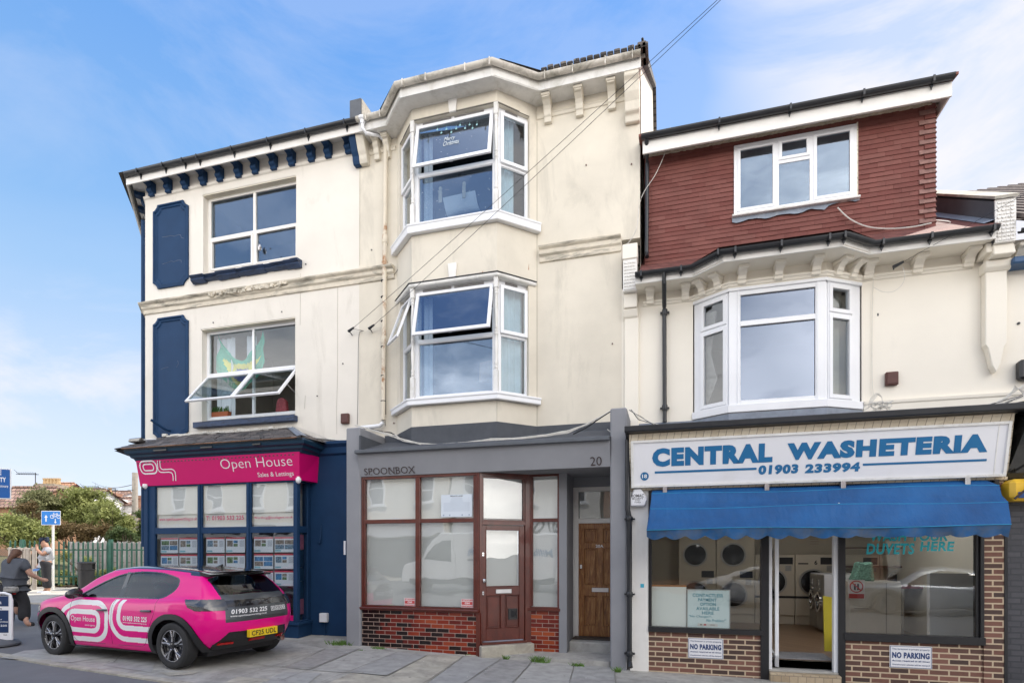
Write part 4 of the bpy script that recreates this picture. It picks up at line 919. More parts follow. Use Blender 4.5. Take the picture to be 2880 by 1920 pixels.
def bay_window(F,s0,s1,z0,z1,ztr_,ang,parent,gl,trick=True,curt=None,label=None):
    I=inset(F,.10);w=.055
    mb=MB();mb.frame(I,s0,s1,z0,z1-(.07 if trick else 0),w,-.03,.035);mb.box(I,s0+w,s1-w,ztr_-.035,ztr_+.035,-.028,.033)
    mb.frame(I,s0+w-.002,s1-w+.002,z0+w-.002,ztr_-.033,.012,-.01,.02)
    if trick: mb.box(I,s0,s1,z1-.07,z1,-.03,.02)
    wf=mb.build('window',M['upvc'],parent,bevel=.004)
    if trick:
        m2=MB();n=2 if s1-s0>.9 else 1;L_=(s1-s0-.3)/n
        for i in range(n): m2.box(I,s0+.14+i*L_,s0+.08+(i+1)*L_,z1-.055,z1-.04,.02,.034).box(I,s0+.14+i*L_,s0+.08+(i+1)*L_,z1-.03,z1-.018,.02,.034)
        m2.build('trickle_vent',pm('vent_grey',(.25,.24,.23),.6) if 'vent_grey' not in bpy.data.materials else bpy.data.materials['vent_grey'],wf)
    parts_panes(I,[(s0+w+.01,s1-w-.01,z0+w+.01,ztr_-.04)],.0,gl,wf)
    zt2=z1-(.07 if trick else 0)-.02;H_=Hinge(I,zt2,.04,ang);q0,q1,y0_,y1_=s0+.03,s1-.03,ztr_+.005,zt2
    MB().frame(H_,q0,q1,y0_,y1_,.062,.035,.075).build('open_sash' if ang>.02 else 'sash',M['upvc'],wf,bevel=.005)
    MB().box(H_,q0+.055,q1-.055,y0_+.055,y1_-.055,.05,.058).build('sash_pane',gl,wf)
    if ang>.02: MB().box(I,s0+w,s1-w,ztr_+.033,ztr_+.04,-.02,.03).box(H_,(q0+q1)/2-.03,(q0+q1)/2+.03,y0_-.006,y0_+.03,.03,.04).build('sash_handle',M['metal'],wf)
    return wf,I
for k,(zi,z0,z1,name) in enumerate(((4,7.565,Z4,'upper'),(5,4.44,Z2-.07,'lower'))):
    I=inset(FF,.10);zt_=I.Z(zi,750,985 if k==0 else 790)
    wf,I=bay_window(FF,.045,FF.len-.045,z0,z1,zt_,R(11) if k==0 else R(14),MBd,M['glass_dark'])
    sr=FRt.S(zi,1262,-.1);IR=inset(FRt,.10);ztr2=IR.Z(zi,1160,985 if k==0 else 778)
    wr,IR=bay_window(FRt,.06,sr,z0,z1,ztr2,0.0,MBd,M['glass_mid'])
    wl_,IL=bay_window(FLt,FLt.len-sr,FLt.len-.06,z0,z1,ztr2,0.0 if k==0 else R(20),MBd,M['glass_mid'])
    colonnette((C_[0]+.015,C_[1]+.01),z0,z1+(.0 if k==0 else .02),MBd);colonnette((D_[0]-.015,D_[1]+.01),z0,z1+(.0 if k==0 else .02),MBd)
    mbp=MB();mbp.cbox(C_[0]-.0,C_[0]+.07,C_[1]+.06,C_[1]+.15,z0,z1);mbp.build('corner_post',M['upvc'],MBd);mbp=MB();mbp.cbox(D_[0]-.07,D_[0]+.0,D_[1]+.06,D_[1]+.15,z0,z1);mbp.build('corner_post',M['upvc'],MBd)
    rmm=MB();x0,x1,yb=-5.4,-2.0,12.4
    zf0,zc_=z0-.6,z1+.35
    rmm.quad((x0,10.1,zf0),(x1,10.1,zf0),(x1,yb,zf0),(x0,yb,zf0));rmm.quad((x0,10.1,zc_),(x1,10.1,zc_),(x1,yb,zc_),(x0,yb,zc_));rmm.quad((x0,yb,zf0),(x1,yb,zf0),(x1,yb,zc_),(x0,yb,zc_))
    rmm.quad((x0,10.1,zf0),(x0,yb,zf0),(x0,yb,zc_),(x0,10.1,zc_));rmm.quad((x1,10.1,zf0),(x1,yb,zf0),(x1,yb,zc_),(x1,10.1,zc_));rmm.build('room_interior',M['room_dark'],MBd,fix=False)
    curtain(inset(FRt,.2),.12,sr-(.22 if k==0 else .05),z0+.02,z1-.06,0,M['curtain_teal'],wr,18,.02)
    if k==1: curtain(inset(FRt,.3),.05,sr-.1,z0+.02,z1-.4,0,M['curtain'],wr,18,.02)
    curtain(inset(FLt,.22),.1,FLt.len-.1,z0+.02,z1-.06,0,M['blind_shade'],wl_,18,.01)
    curtain(inset(FF,.30),.10,.27,z0+.02,z1-.06,0,M['curtain'],wf,8,.02)
# seasonal stickers on the upper bay glass and the cat hammock
I=inset(FF,.10);s,z=I.hit(4,730,830)
st_m=pm('sticker',(.60,.66,.68),.6);st_t=pm('sticker_teal',(.28,.50,.52),.6);H_=Hinge(I,Z4-.09,.04,R(11))
dec=thing('window_sticker','white and teal baubles and snow stickers on the upper bay window glass','sticker',I.m(s,z,.06))
text('Merry',H_,s-.15,s+.06,z+.02,z+.12,st_m,dec,.064,shear=.3,name='sticker_lettering');text('Christmas',H_,s-.16,s+.14,z-.06,z+.03,st_m,dec,.064,shear=.3,name='sticker_lettering')
mb=MB();mb2=MB();rr=random.Random(12)
for i,x in enumerate((600,632,667,706,740,768,806,838,862,892)):
    a,b=I.hit(4,x,700+(i*37 % 60)-(x-600)*.22,.1);r=.018;b=b+.02
    mb.prism(H_,[(a+r*math.cos(t),b+r*1.1*math.sin(t)) for t in [i_*math.pi/5 for i_ in range(10)]],.061,.063);mb.box(H_,a-.0015,a+.0015,b+r,b+r+.07,.061,.062)
mb.build('baubles',st_t,dec)
for i in range(70):
    lo=i % 2;a=rr.uniform(.12,1.5);b=rr.uniform(8.55,9.1) if not lo else rr.uniform(7.7,8.4) ;r=rr.uniform(.003,.007)
    (mb2.prism(H_,[(a-r,b),(a,b-r),(a+r,b),(a,b+r)],.061,.0625) if not lo else mb2.prism(I,[(a-r,b),(a,b-r),(a+r,b),(a,b+r)],.002,.0035))
mb2.build('snow_dots',st_m,dec)
hm=thing('cat_hammock','white fabric cat hammock hung on two beige arms inside the upper bay window','hammock',I.m(.8,8.0,-.1))
a0,b0=I.hit(4,632,1190,-.1);a1,b1=I.hit(4,806,1155,-.1);sling=pm('hammock_cloth',(.9,.9,.9),.9,.1,6);woodm=pm('hammock_wood',(.62,.52,.36),.7,.15,12)
for a,b in ((a0,b0),(a1,b1)): MB().box(I,a-.04,a+.03,b-.13,b+.11,-.06,-.04).lathe(I.m(a,b+.13,-.05),[(-.02,.035),(.02,.035)],12,'y').build('arm',woodm,hm,bevel=.01)
mb=MB();a0 += .02;n=12
for i in range(n):
    for j in range(8):
        def Pp(i,j): u=i/n;v=j/8;sg=.13*math.sin(v*math.pi);return I.m(a0+.02+u*(a1-a0+.18)*1.0+.05*v,b0-.04+.03*u-sg-v*.22+.05*math.sin(u*3.14)*v,-.06-v*.28)
        mb.quad(Pp(i,j),Pp(i+1,j),Pp(i+1,j+1),Pp(i,j+1))
mb.build('sling',sling,hm,smooth=True,fix=False)
I2=inset(FF,.4);a,b=I2.hit(5,938,1100);bp=MB();bp.prism(I2,[(a-.06,b-.02),(a+.14,b-.03),(a+.16,b+.35),(a-.05,b+.32)],-.05,.05);solo(bp,'paper_bag',pm('kraft',(.36,.24,.15),.85,.2,8),'brown paper bag standing behind the lower bay window','bag')
# downpipe with white swan neck
DP=thing('downpipe','rust-streaked cream cast-iron downpipe with white plastic swan neck','downpipe',FW.m(FW.S(5,200,.08),4,.08))
sx=FW.S(5,203,.08);zt_=FW.Z(4,230,800,.08);zb_=FW.Z(5,203,1385,.08)
sx2=FW.S(4,222,.08)
mb=MB();mb.tube([FW.m(sx2,zt_,.08),FW.m(sx,zb_,.08)],.042,12)
for zi,y in ((4,1500),(5,60),(5,245),(5,800)): z=FW.Z(zi,212,y,.08);mb.lathe(FW.m(sx2+(sx-sx2)*(zt_-z)/(zt_-zb_),z,.08),[(-.07,.050),(-.05,.056),(.05,.056),(.07,.052)],12)
mb.build('pipe',M['pipe_cream'],DP,smooth=True)
sg0=g1.S(4,50);mb=MB();mb.tube([(sg0,9.43,9.80),(sg0+.01,9.43,9.66),(sg0+.05,9.47,9.58),(sx2-.10,9.70,zt_+.14),(sx2-.01,9.77,zt_+.06),(sx2,9.77,zt_-.06)],.034,10);mb.lathe((sg0,9.43,9.74),[(0,.045),(.06,.045),(.08,.075),(.12,.075)],12);mb.build('swan_neck',M['upvc'],DP,smooth=True);mb=MB()
e0=FW.m(sx,zb_+.02,.08);ex=FW.S(5,75,.3);ez=FW.Z(5,75,1432,.3);mb.tube([e0,(e0[0],e0[1]-.01,e0[2]-.08),(e0[0]-.06,e0[1]-.03,e0[2]-.14),(ex-.2,Y0-.2,ez)],.04,10);mb.build('outlet_elbow',M['upvc'],DP,smooth=True)
mb=MB()
for y in (365,485,662,850,1062,1248): z=FW.Z(5,203,y,.08);mb.lathe(FW.m(sx+.0,z,.08),[(-.008,.047),(.008,.047)],12)
mb.tube([FW.m(sx+.05,FW.Z(5,215,340),.07),FW.m(sx+.05,zb_+.1,.07)],.008,5);mb.build('cable_ties',M['cable_black'],DP)
for zi,x,y in ((4,1695,955),(4,2028,948),(5,1888,828),(5,335,228),(5,283,1410)): s,z=FW.hit(zi,x,y);MB().lathe(FW.m(s,z,.01),[(-.01,.012),(.014,.012)],8,'y').build('wall_fixing',M['mb_brown'],MBd)
rs=MB();s,z=FF.hit(5,935,305);rs.prism(FF,[(s-.008,z-.03),(s+.008,z-.03),(s+.004,z+.03),(s-.003,z+.02)],.0,.004);s,z=FRt.hit(5,1272,262);rs.prism(FRt,[(s-.006,z-.06),(s+.006,z-.05),(s+.003,z+.05)],.0,.004);rs.build('rust_stain',pm('rust',(.40,.13,.04),.9),MBd)

# ================================================================ grey shopfront of number 20
SB=thing('shopfront','grey rendered shopfront with mahogany window frames over glazed red bricks','shopfront',(-3.1,9.0,0))
F9=FY(9.0);F89=FY(8.93)
# piers
px0,px1=F89.S(5,-122),F89.S(0,1014)
pl0,pl1=F89.S(12,645),F89.S(12,742);zt_=F89.Z(5,10,1440) ;pr0,pr1=F89.S(6,1690),F89.S(0,1763);ztr3=F89.Z(5,1890,1300)
mb=MB();mb.cbox(pl0+.01,pl1,8.93,9.86,-.3,zt_);mb.build('pier',M['grey_render'],SB,bevel=.02)
mb=MB();mb.cbox(pr0,pr1,8.93,9.86,-.5,ztr3);mb.build('pier',M['grey_render'],SB,bevel=.02)
# fascia
zfb,zft=3.02,3.41;mb=MB();mb.add([(pl1-.02,8.96,zfb),(pr0+.0,8.96,zfb),(pr0,8.87,zft),(pl1-.02,8.87,zft),(pl1-.02,9.15,zfb),(pr0,9.15,zfb),(pr0,9.15,zft),(pl1-.02,9.15,zft)],[(0,1,2,3),(0,4,5,1),(4,7,6,5),(3,2,6,7),(0,3,7,4),(1,5,6,2)]);fas=mb.build('fascia',M['grey_render'],SB)
class TiltF:
    def m(f,s,z,o=0.0): return (s,8.96-.09*(z-zfb)/(zft-zfb)-o,z)
TF=TiltF();F891=FY(8.92)
text('SPOONBOX',TF,F891.S(6,182),F891.S(6,492),F891.Z(6,337,287),F891.Z(6,337,247),M['letter_brown'],SB,.012,bold=-.006,name='shop_lettering')
text('20',TF,F891.S(6,1568),F891.S(6,1638),F891.Z(6,1600,235),F891.Z(6,1600,183),M['letter_brown'],SB,.012,bold=-.006,name='shop_lettering')
mb=MB();zs1,zs0=F891.Z(6,337,250),F891.Z(6,337,287)     # small serifs
cw=(F891.S(6,492)-F891.S(6,182))/8
for i,ks in enumerate(((),(.12,),(),(),(.12,.85),(.12,),(),(.1,.85))):
    for k in ks:
        x=F891.S(6,182)+cw*(i+k);mb.box(TF,x-.014,x+.018,zs0-.002,zs0+.006,.008,.013);mb.box(TF,x-.014,x+.018,zs1-.004,zs1+.004,.008,.013)
mb.build('serifs',M['letter_brown'],SB)
mb=MB();mb.cbox(pl1-.04,pr0-.0,8.80,9.2,3.41,3.475);mb.build('ledge',M['slate_grey'],SB,bevel=.01)
mb=MB();P=[(pl1-.02,8.88,3.476),(pr0,8.88,3.476),(pr0,Y0,3.80),(pl1-.02,Y0,3.80)];mb.quad(*P);mb.box(FW,pl1,pr0,3.70,3.93,-.01,.012);mb.cbox(pl1,pl1+.03,8.9,Y0,3.45,3.75)
BW=[A_,C_,D_,B_];mb.sweep(BW,[(.004,3.5),(.012,3.5),(.012,3.93),(.004,3.93)]);mb.build('felt_roof',M['felt'],SB,fix=False)
# left display window
gx=[F9.S(6,x) for x in (165,190,498,525,852,890)];zh=F9.Z(6,520,296);zt0,zt1=F9.Z(6,345,590),F9.Z(6,345,566);zsb=F9.Z(6,345,1093)
mb=MB();mb.frame(F9,gx[0],gx[5],zsb-.05,3.02,.05,-.08,.02);
mb.box(F9,gx[0]+.05,gx[1],zsb,2.97,-.06,.005);mb.box(F9,gx[2],gx[3],zsb,2.97,-.06,.012);mb.box(F9,gx[4],gx[5]-.05,zsb-.05,2.97,-.06,.005)
mb.box(F9,gx[1],gx[4],zt0,zt1,-.06,.008);mb.extr(F9,[(-.08,zsb-.02),(.06,zsb-.03),(.07,zsb-.045),(.05,zsb-.085),(-.08,zsb-.085)],gx[0]-.02,gx[5]+.0);mb.box(F9,gx[1],gx[4],zsb-.04,zsb,-.06,.01)
wf=mb.build('display_window',M['mahogany'],SB,bevel=.004)
parts_panes(F9,[(gx[1]-.01,gx[2]+.01,zt1-.01,2.98),(gx[3]-.01,gx[4]+.01,zt1-.01,2.98),(gx[1]-.01,gx[2]+.01,zsb-.01,zt0+.01),(gx[3]-.01,gx[4]+.01,zsb-.01,zt0+.01)],-.03,M['glass_frost'],wf)
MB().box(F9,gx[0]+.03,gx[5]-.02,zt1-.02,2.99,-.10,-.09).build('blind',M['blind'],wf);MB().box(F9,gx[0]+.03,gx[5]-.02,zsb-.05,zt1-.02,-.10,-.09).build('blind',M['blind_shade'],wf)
mb=MB();mb.box(F9,gx[0]-.02,gx[4]+.06,-.35,zsb-.08,-.12,.0);mb.build('brick_riser',M['red_brick'],SB)
mb=MB();mb.box(F9,gx[4]+.06,gx[5]+.02,-.2,zsb-.08,-.1,.03);mb.build('corner_post',M['mahogany'],SB)
mb=MB();mb.box(F9,gx[0]-.02,gx[4]+.1,-.3,-.07,0.0,.035);mb.build('mortar_foot',M['concrete_pale'],SB,bevel=.015)
# angled door
dl=F9.S(6,885);YR=9.60;FRw=FY(YR);dr=FRw.S(6,1197)
FDr=Face((dl,9.03),(dr,YR));Lf=FDr.len
zd0=FDr.Z(6,1040,1308);zdt=FDr.Z(6,1040,600);k0=FDr.S(6,905);k1=FDr.S(6,1168)
mb=MB();mb.box(FDr,0,k0-.0,-.1,3.05,-.08,.02);mb.box(FDr,k1,Lf+.02,-.1,3.05,-.08,.02);mb.box(FDr,k0,k1,zdt,zdt+.06,-.08,.02);mb.box(FDr,k0,k1,2.97,3.05,-.08,.02);mb.box(FDr,k0,k1,zdt+.1,zdt+.105,-.08,.02);mb.frame(FDr,k0,k1,zdt+.06,2.97,.03,-.06,.0)
mb.extr(FDr,[(-.08,zd0),(.05,zd0-.01),(.05,zd0-.05),(-.08,zd0-.05)],k0-.02,k1+.02);dfr=mb.build('door_frame',M['mahogany'],SB,bevel=.004)
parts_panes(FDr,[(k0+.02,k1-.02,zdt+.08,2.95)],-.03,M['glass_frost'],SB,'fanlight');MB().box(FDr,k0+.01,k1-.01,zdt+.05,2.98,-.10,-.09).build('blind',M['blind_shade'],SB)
g0,g1_=FDr.S(6,932),FDr.S(6,1134);gz1=FDr.Z(6,1033,632);gz0=FDr.Z(6,1033,973)
dd=MB();dd.box(FDr,k0+.004,g0,zd0+.01,zdt-.004,-.05,-.008);dd.box(FDr,g1_,k1-.004,zd0+.01,zdt-.004,-.05,-.008);dd.box(FDr,g0,g1_,gz1,zdt-.004,-.05,-.008)
pz1,pz0=FDr.Z(6,1033,1030),FDr.Z(6,1033,1230);dd.box(FDr,g0,g1_,pz1,gz0,-.05,-.008);dd.box(FDr,g0,g1_,zd0+.01,pz0,-.05,-.008);mid=(g0+g1_)/2;dd.box(FDr,mid-.04,mid+.04,pz0,pz1,-.05,-.008)
for a,b in ((g0,mid-.04),(mid+.04,g1_)): dd.box(FDr,a,b,pz0,pz1,-.045,-.025);dd.box(FDr,a+.03,b-.03,pz0+.03,pz1-.03,-.03,-.012);dd.frame(FDr,a,b,pz0,pz1,.008,-.02,-.002)
dd.frame(FDr,g0-.012,g1_+.012,gz0-.012,gz1+.012,.014,-.02,.0)
door=dd.build('door',M['mahogany'],SB,bevel=.004)
MB().box(FDr,g0-.004,g1_+.004,gz0,gz1,-.035,-.028).build('door_glass',M['glass_frost'],door);MB().box(FDr,g0-.004,g1_+.004,gz0,gz1,-.10,-.09).build('door_blind',M['blind_shade'],door)
a,b=FDr.S(6,990),FDr.S(6,1086);MB().box(FDr,a,b,FDr.Z(6,1038,1018),FDr.Z(6,1038,992),-.01,.006).build('letterbox',M['metal'],door,bevel=.004)
s,z=FDr.hit(6,916,940);q=FDr.m(s,z,.03);MB().lathe(q,[(-.035,.012),(-.015,.012),(-.01,.03),(.015,.035),(.03,.02)],14,'y').build('door_knob',M['chrome'],door,smooth=True)
for y in (778,1016): s,z=FDr.hit(6,911,y);MB().box(FDr,s-.018,s+.018,z-.035,z+.03,-.01,.012).lathe(FDr.m(s,z,.01),[(-.01,.012),(.01,.012)],10,'y').build('door_lock',M['chrome'],door,bevel=.003)
s,z=FDr.hit(6,1094,1142);v=MB();v.frame(FDr,s-.085,s+.085,z-.10,z+.09,.02,-.01,.01);v.box(FDr,s-.07,s+.07,z-.085,z+.075,-.02,-.004);v.lathe(FDr.m(s,z,-.005),[(-.02,.055),(.0,.055),(.0,.04)],16,'y');v.build('cat_flap',M['black_paint'],door)
mb=MB();mb.box(FDr,-.02,Lf+.02,-.26,zd0-.05,-.1,.17);mb.build('doorstep',M['concrete_pale'],SB,bevel=.012)
# right display window, post, side door recess
wx=[FRw.S(6,x) for x in (1197,1216,1368,1382)];mb=MB();mb.frame(FRw,wx[0]-.02,wx[3],zsb-.05,3.03,.04,-.06,.02);mb.box(FRw,wx[0],wx[1],zsb,3.0,-.05,.0);zt2=FRw.Z(6,1290,570);mb.box(FRw,wx[1],wx[2],zt2-.03,zt2+.03,-.05,.006)
mb.extr(FRw,[(-.08,zsb-.02),(.05,zsb-.03),(.05,zsb-.08),(-.08,zsb-.08)],wx[0]-.03,wx[3]+.01);wf=mb.build('display_window',M['mahogany'],SB,bevel=.004)
parts_panes(FRw,[(wx[1]-.01,wx[2]+.01,zt2+.02,2.99),(wx[1]-.01,wx[2]+.01,zsb-.02,zt2-.02)],-.02,M['glass_frost'],wf);MB().box(FRw,wx[0],wx[3],zt2,3.0,-.09,-.08).build('blind',M['blind'],wf);MB().box(FRw,wx[0],wx[3],zsb-.05,zt2,-.09,-.08).build('blind',M['blind_shade'],wf)
rb_=MB();rb_.box(FRw,wx[0]-.02,wx[3]+.01,-.2,zsb-.08,-.1,.0);rb_.build('brick_riser',brickmat('red_brick_b',.222,.0735,.0048,(.36,.26,.21),[(0,(.09,.01,.007)),(.5,(.155,.016,.009)),(.85,(.22,.028,.011)),(1,(.34,.07,.02))],gloss=.16,bump=.6,msm=0,off=(0,.012),noise_amt=.15),SB)
qx0,qx1=FRw.S(6,1378),FRw.S(6,1427);YD=10.25;FD_=FY(YD)
mb=MB();mb.cbox(qx0,qx1,YR-.03,YD+.1,-.15,3.08);mb.build('pier',M['grey_render'],SB,bevel=.006)
mb=MB();mb.cbox(qx1,pr0+.05,YD-.04,YD+.06,FD_.Z(6,1560,368),3.1);mb.cbox(pr0-.02,pr0+.15,9.3,YD+.1,-.3,3.1);mb.build('recess_wall',M['grey_render'],SB)
mb=MB()
for i in range(9): y=9.16+i*.125;mb.cbox(dl-.2,pr0+.02,y,y+.115,3.03,3.05)
mb.build('soffit_boards',M['grey_render'],SB)
mb=MB();mb.quad((pl1,9.15,3.052),(pr0+.1,9.15,3.052),(pr0+.1,YD+.1,3.052),(pl1,YD+.1,3.052));mb.quad((pl1,9.15,3.40),(pr0+.1,9.15,3.40),(pr0+.1,Y0,3.40),(pl1,Y0,3.40));mb.build('ceiling',M['grey_render'],SB,fix=False)
d0,d1=FD_.S(6,1494),FD_.S(6,1494)+.80;z0,z1=FD_.Z(6,1550,1280),FD_.Z(6,1550,590);zf0,zf1=FD_.Z(6,1550,560),FD_.Z(6,1550,395);ztp=FD_.Z(6,1550,368)
mb=MB();mb.box(FD_,d0-.12,d0,z0-.05,ztp,-.08,.01);mb.box(FD_,d0-.06,d0+.01,z0,ztp-.05,-.08,.03);mb.box(FD_,d0,d1+.1,z1,zf0,-.08,.015);mb.box(FD_,d0,d1+.1,zf1,ztp,-.08,.01);mb.box(FD_,d1,d1+.1,z0-.05,ztp,-.08,.01);mb.build('door_frame',M['white_paint'],SB,bevel=.004)
MB().box(FD_,d0+.005,d1,zf0,zf1,-.04,-.03).build('fanlight',M['glass_mid'],SB);MB().box(FD_,d0-.05,d1+.05,zf0-.05,zf1+.05,-.12,-.10).build('blind',pm('dusty',(.72,.64,.52),.9,.2,2),SB)
dd=MB();W_=d1-d0;w_=.115;dd.box(FD_,d0+.004,d0+w_,z0,z1,-.05,-.01);dd.box(FD_,d1-w_,d1,z0,z1,-.05,-.01);dd.box(FD_,d0+W_/2-.055,d0+W_/2+.055,z0,z1,-.05,-.012)
rails=[(590,625),(708,745),(965,1035),(1215,1280)];RZ=[(FD_.Z(6,1550,b),FD_.Z(6,1550,a)) for a,b in rails]
for a,b in RZ: dd.box(FD_,d0+.006,d1-.002,a,b,-.05,-.0115)
for (a,b) in ((d0+w_,d0+W_/2-.055),(d0+W_/2+.055,d1-w_)):
    for i in range(3): zz1,zz0=RZ[i][0],RZ[i+1][1];dd.box(FD_,a,b,zz0,zz1,-.048,-.032);dd.box(FD_,a+.03,b-.03,zz0+.03,zz1-.03,-.035,-.018)
door=dd.build('door',M['oak'],SB,bevel=.006)
a,b=FD_.S(6,1578),FD_.S(6,1680);MB().box(FD_,a,b,FD_.Z(6,1630,1010),FD_.Z(6,1630,984),-.01,.006).build('letterbox',M['metal'],door,bevel=.003)
s,z=FD_.hit(6,1512,855);MB().box(FD_,s-.02,s+.02,z-.035,z+.04,-.01,.012).build('door_lock',M['chrome'],door,bevel=.003)
text('20A',FD_,FD_.S(6,1601),FD_.S(6,1648),FD_.Z(6,1620,738),FD_.Z(6,1620,720),M['white_letter'],door,-.008,bold=.02,name='door_number')
mb=MB();mb.cbox(qx1,pr0+.1,9.75,YD+.05,-.2,z0-.03);mb.build('doorstep',M['slab_grey'],SB,bevel=.02);mb=MB();mb.cbox(qx1+.02,pr0+.1,9.98,YD+.02,z0-.04,z0+.0);mb.build('threshold',pm('old_wood',(.06,.045,.035),.8,.4,9),SB,bevel=.01)
# stickers on the left window and the notice
def sticker(x0,x1,y0,y1,label,lines,bgm_,tm,mirror=False,cat='sticker',o=-.029,nm='window_sticker',F=F9,zi=6,bold=.02):
    a,b=F.S(zi,x0,o),F.S(zi,x1,o);c,d=F.Z(zi,(x0+x1)/2,y1,o),F.Z(zi,(x0+x1)/2,y0,o)
    t=solo(MB().box(F,a,b,c,d,o,o+.002),nm,bgm_,label,cat)
    for (s,u0,u1,v0,v1,mt) in lines: text(s,F,a+(b-a)*u0,a+(b-a)*u1,c+(d-c)*v0,c+(d-c)*v1,mt,t,o+.003,bold=bold,mirror=mirror)
    return t
pinks=pm('sticker_pink',(.72,.60,.60),.5);redm=pm('sticker_red',(.55,.07,.07),.5)
for x0,x1,y0,y1,wn in ((430,496,1046,1098,'left'),(778,851,1052,1106,'right')):
    t=sticker(x0,x1,y0,y1,f'red and white no parking sticker in the {wn} pane of the grey shop',[('PRIVATE',.04,.96,.76,.94,redm),('PARKING',.04,.96,.06,.24,redm)],pinks,redm,True,bold=.04)
    a,b=F9.S(6,x0,-.027),F9.S(6,x1,-.027);c,d=F9.Z(6,(x0+x1)/2,y1,-.027),F9.Z(6,(x0+x1)/2,y0,-.027);MB().box(F9,a+.01,b-.01,c+(d-c)*.33,c+(d-c)*.68,-.027,-.0255).build('red_band',redm,t);text('NO',F9,a+(b-a)*.3,a+(b-a)*.7,c+(d-c)*.40,c+(d-c)*.62,M['white_letter'],t,-.025,bold=.03,mirror=True)
a,b=F9.S(6,655,-.029),F9.S(6,846,-.029);c,d=F9.Z(6,750,550),F9.Z(6,750,412)
nt_=solo(MB().box(F9,a,b,c,d,-.029,-.027),'window_notice',pm('notice',(.62,.68,.74),.6,.05),'pale printed private land notice behind the upper right pane of the grey shop','notice')
text('PRIVATE LAND',F9,a+(b-a)*.30,a+(b-a)*.70,c+(d-c)*.90,c+(d-c)*.96,M['letter_black'],nt_,-.026,bold=.02)
mb=MB();rr=random.Random(3)
for i in range(14): zz=d-(d-c)*(.14+i*.045);w_=rr.uniform(.2,.42)*(b-a) if i<5 else .42*(b-a);mb.box(F9,(a+b)/2-w_ if i>4 else (a+b)/2-w_*.6,(a+b)/2+w_*(.6 if i<5 else 1),zz-.003,zz,-.027,-.0262)
for x in (.08,.28,.68,.90): mb.box(F9,a+(b-a)*x-.012,a+(b-a)*x+.012,c+.02,c+.045,-.027,-.0262)
mb.build('print_lines',pm('print_grey',(.30,.36,.46),.6),nt_)
# ================================================================ right building
RB=thing('terraced_building','white rendered terraced building with red tile-hung dormer above the laundry shop','building',(2,Y0,0))
XE=4.52
RW=((.345+.03,9.85),(.90,9.50),(2.285,9.50),(2.86,9.85))
a0x=FW.S(8,497);b0x=FW.S(8,1443);R0,R1,R2,R3=(a0x,Y0),(.90,9.50),(2.285,9.50),(b0x,Y0)
SL_,HD_=3.97,5.83          # bay sill and head
wallm=MB();wallpanel(wallm,FW,-.80,a0x,3.3,6.2,[],.25);wallm.build('front_wall',M['render_right'],RB);wallm=MB();wallpanel(wallm,FW,b0x,6.9,3.3,6.2,[],.25);wallm.build('front_wall',M['render_right'],RB)
mb=MB();mb.sweep([R0,R1,R2,R3],[(0,HD_),(0,6.2),(-.2,6.2),(-.2,HD_)]);mb.build('bay_wall',M['render_right'],RB);mb=MB();mb.sweep([R0,R1,R2,R3],[(0,3.4),(0,SL_-.10),(-.2,SL_-.10),(-.2,3.4)]);mb.build('bay_wall',M['render_right'],RB)
mb=MB();full=[(-.44,Y0),R0,R1,R2,R3,(4.30,Y0)];mb.sweep(full,[(0,5.85),(.02,5.86),(.03,5.89),(.05,5.90),(.055,5.925),(0,5.94)]);mb.build('frieze_moulding',M['render_right'],RB)
mb=MB();zz=FW.Z(8,2000,820);mb.sweep([(b0x+.02,Y0),(5.5,Y0)],[(0,zz-.20),(.03,zz-.19),(.035,zz-.07),(.05,zz-.05),(.055,zz-.01),(0,zz)]);mb.build('base_moulding',M['render_right'],RB)
# bay window
f1=Face(R1,R2);f0=Face(R0,R1);f2=Face(R2,R3)
m1,m2=MB(),MB()
for F,s0,s1 in ((f1,-.02,f1.len+.02),(f0,0,f0.len),(f2,0,f2.len)): m1.box(F,s0,s1,SL_-.10,SL_+.02,-.18,.035);m2.box(F,s0,s1,HD_-.04,HD_+.01,-.16,.012)
m1.build('bay_sill',M['upvc'],RB,bevel=.005);m2.build('bay_head',M['upvc'],RB,bevel=.005)
I=inset(f1,.03);zt_=I.Z(8,970,398);sA,sB=I.S(8,762),I.S(8,1181)
mb=MB();mb.box(I,0,sA-.0,SL_+.02,HD_-.04,-.07,.02);mb.box(I,sB,f1.len,SL_+.02,HD_-.04,-.07,.02);mb.box(I,sA,sB,SL_+.02,SL_+.09,-.06,.018);mb.box(I,sA,sB,HD_-.11,HD_-.04,-.06,.018);mb.box(I,sA,sB,zt_-.045,zt_+.035,-.06,.018);mb.box(I,sA-.05,sA-.02,SL_+.02,HD_-.04,.018,.03);mb.box(I,sB+.02,sB+.05,SL_+.02,HD_-.04,.018,.03)
wf=mb.build('window',M['upvc'],RB,bevel=.004);M['glass_pale']=glass('glass_pale',(.22,.28,.34),1.9,.10,.16,(.70,.80,1.0))
parts_panes(I,[(sA-.01,sB+.01,SL_+.08,zt_-.035),(sA-.01,sB+.01,zt_+.025,HD_-.10)],-.02,M['glass_pale'],wf)
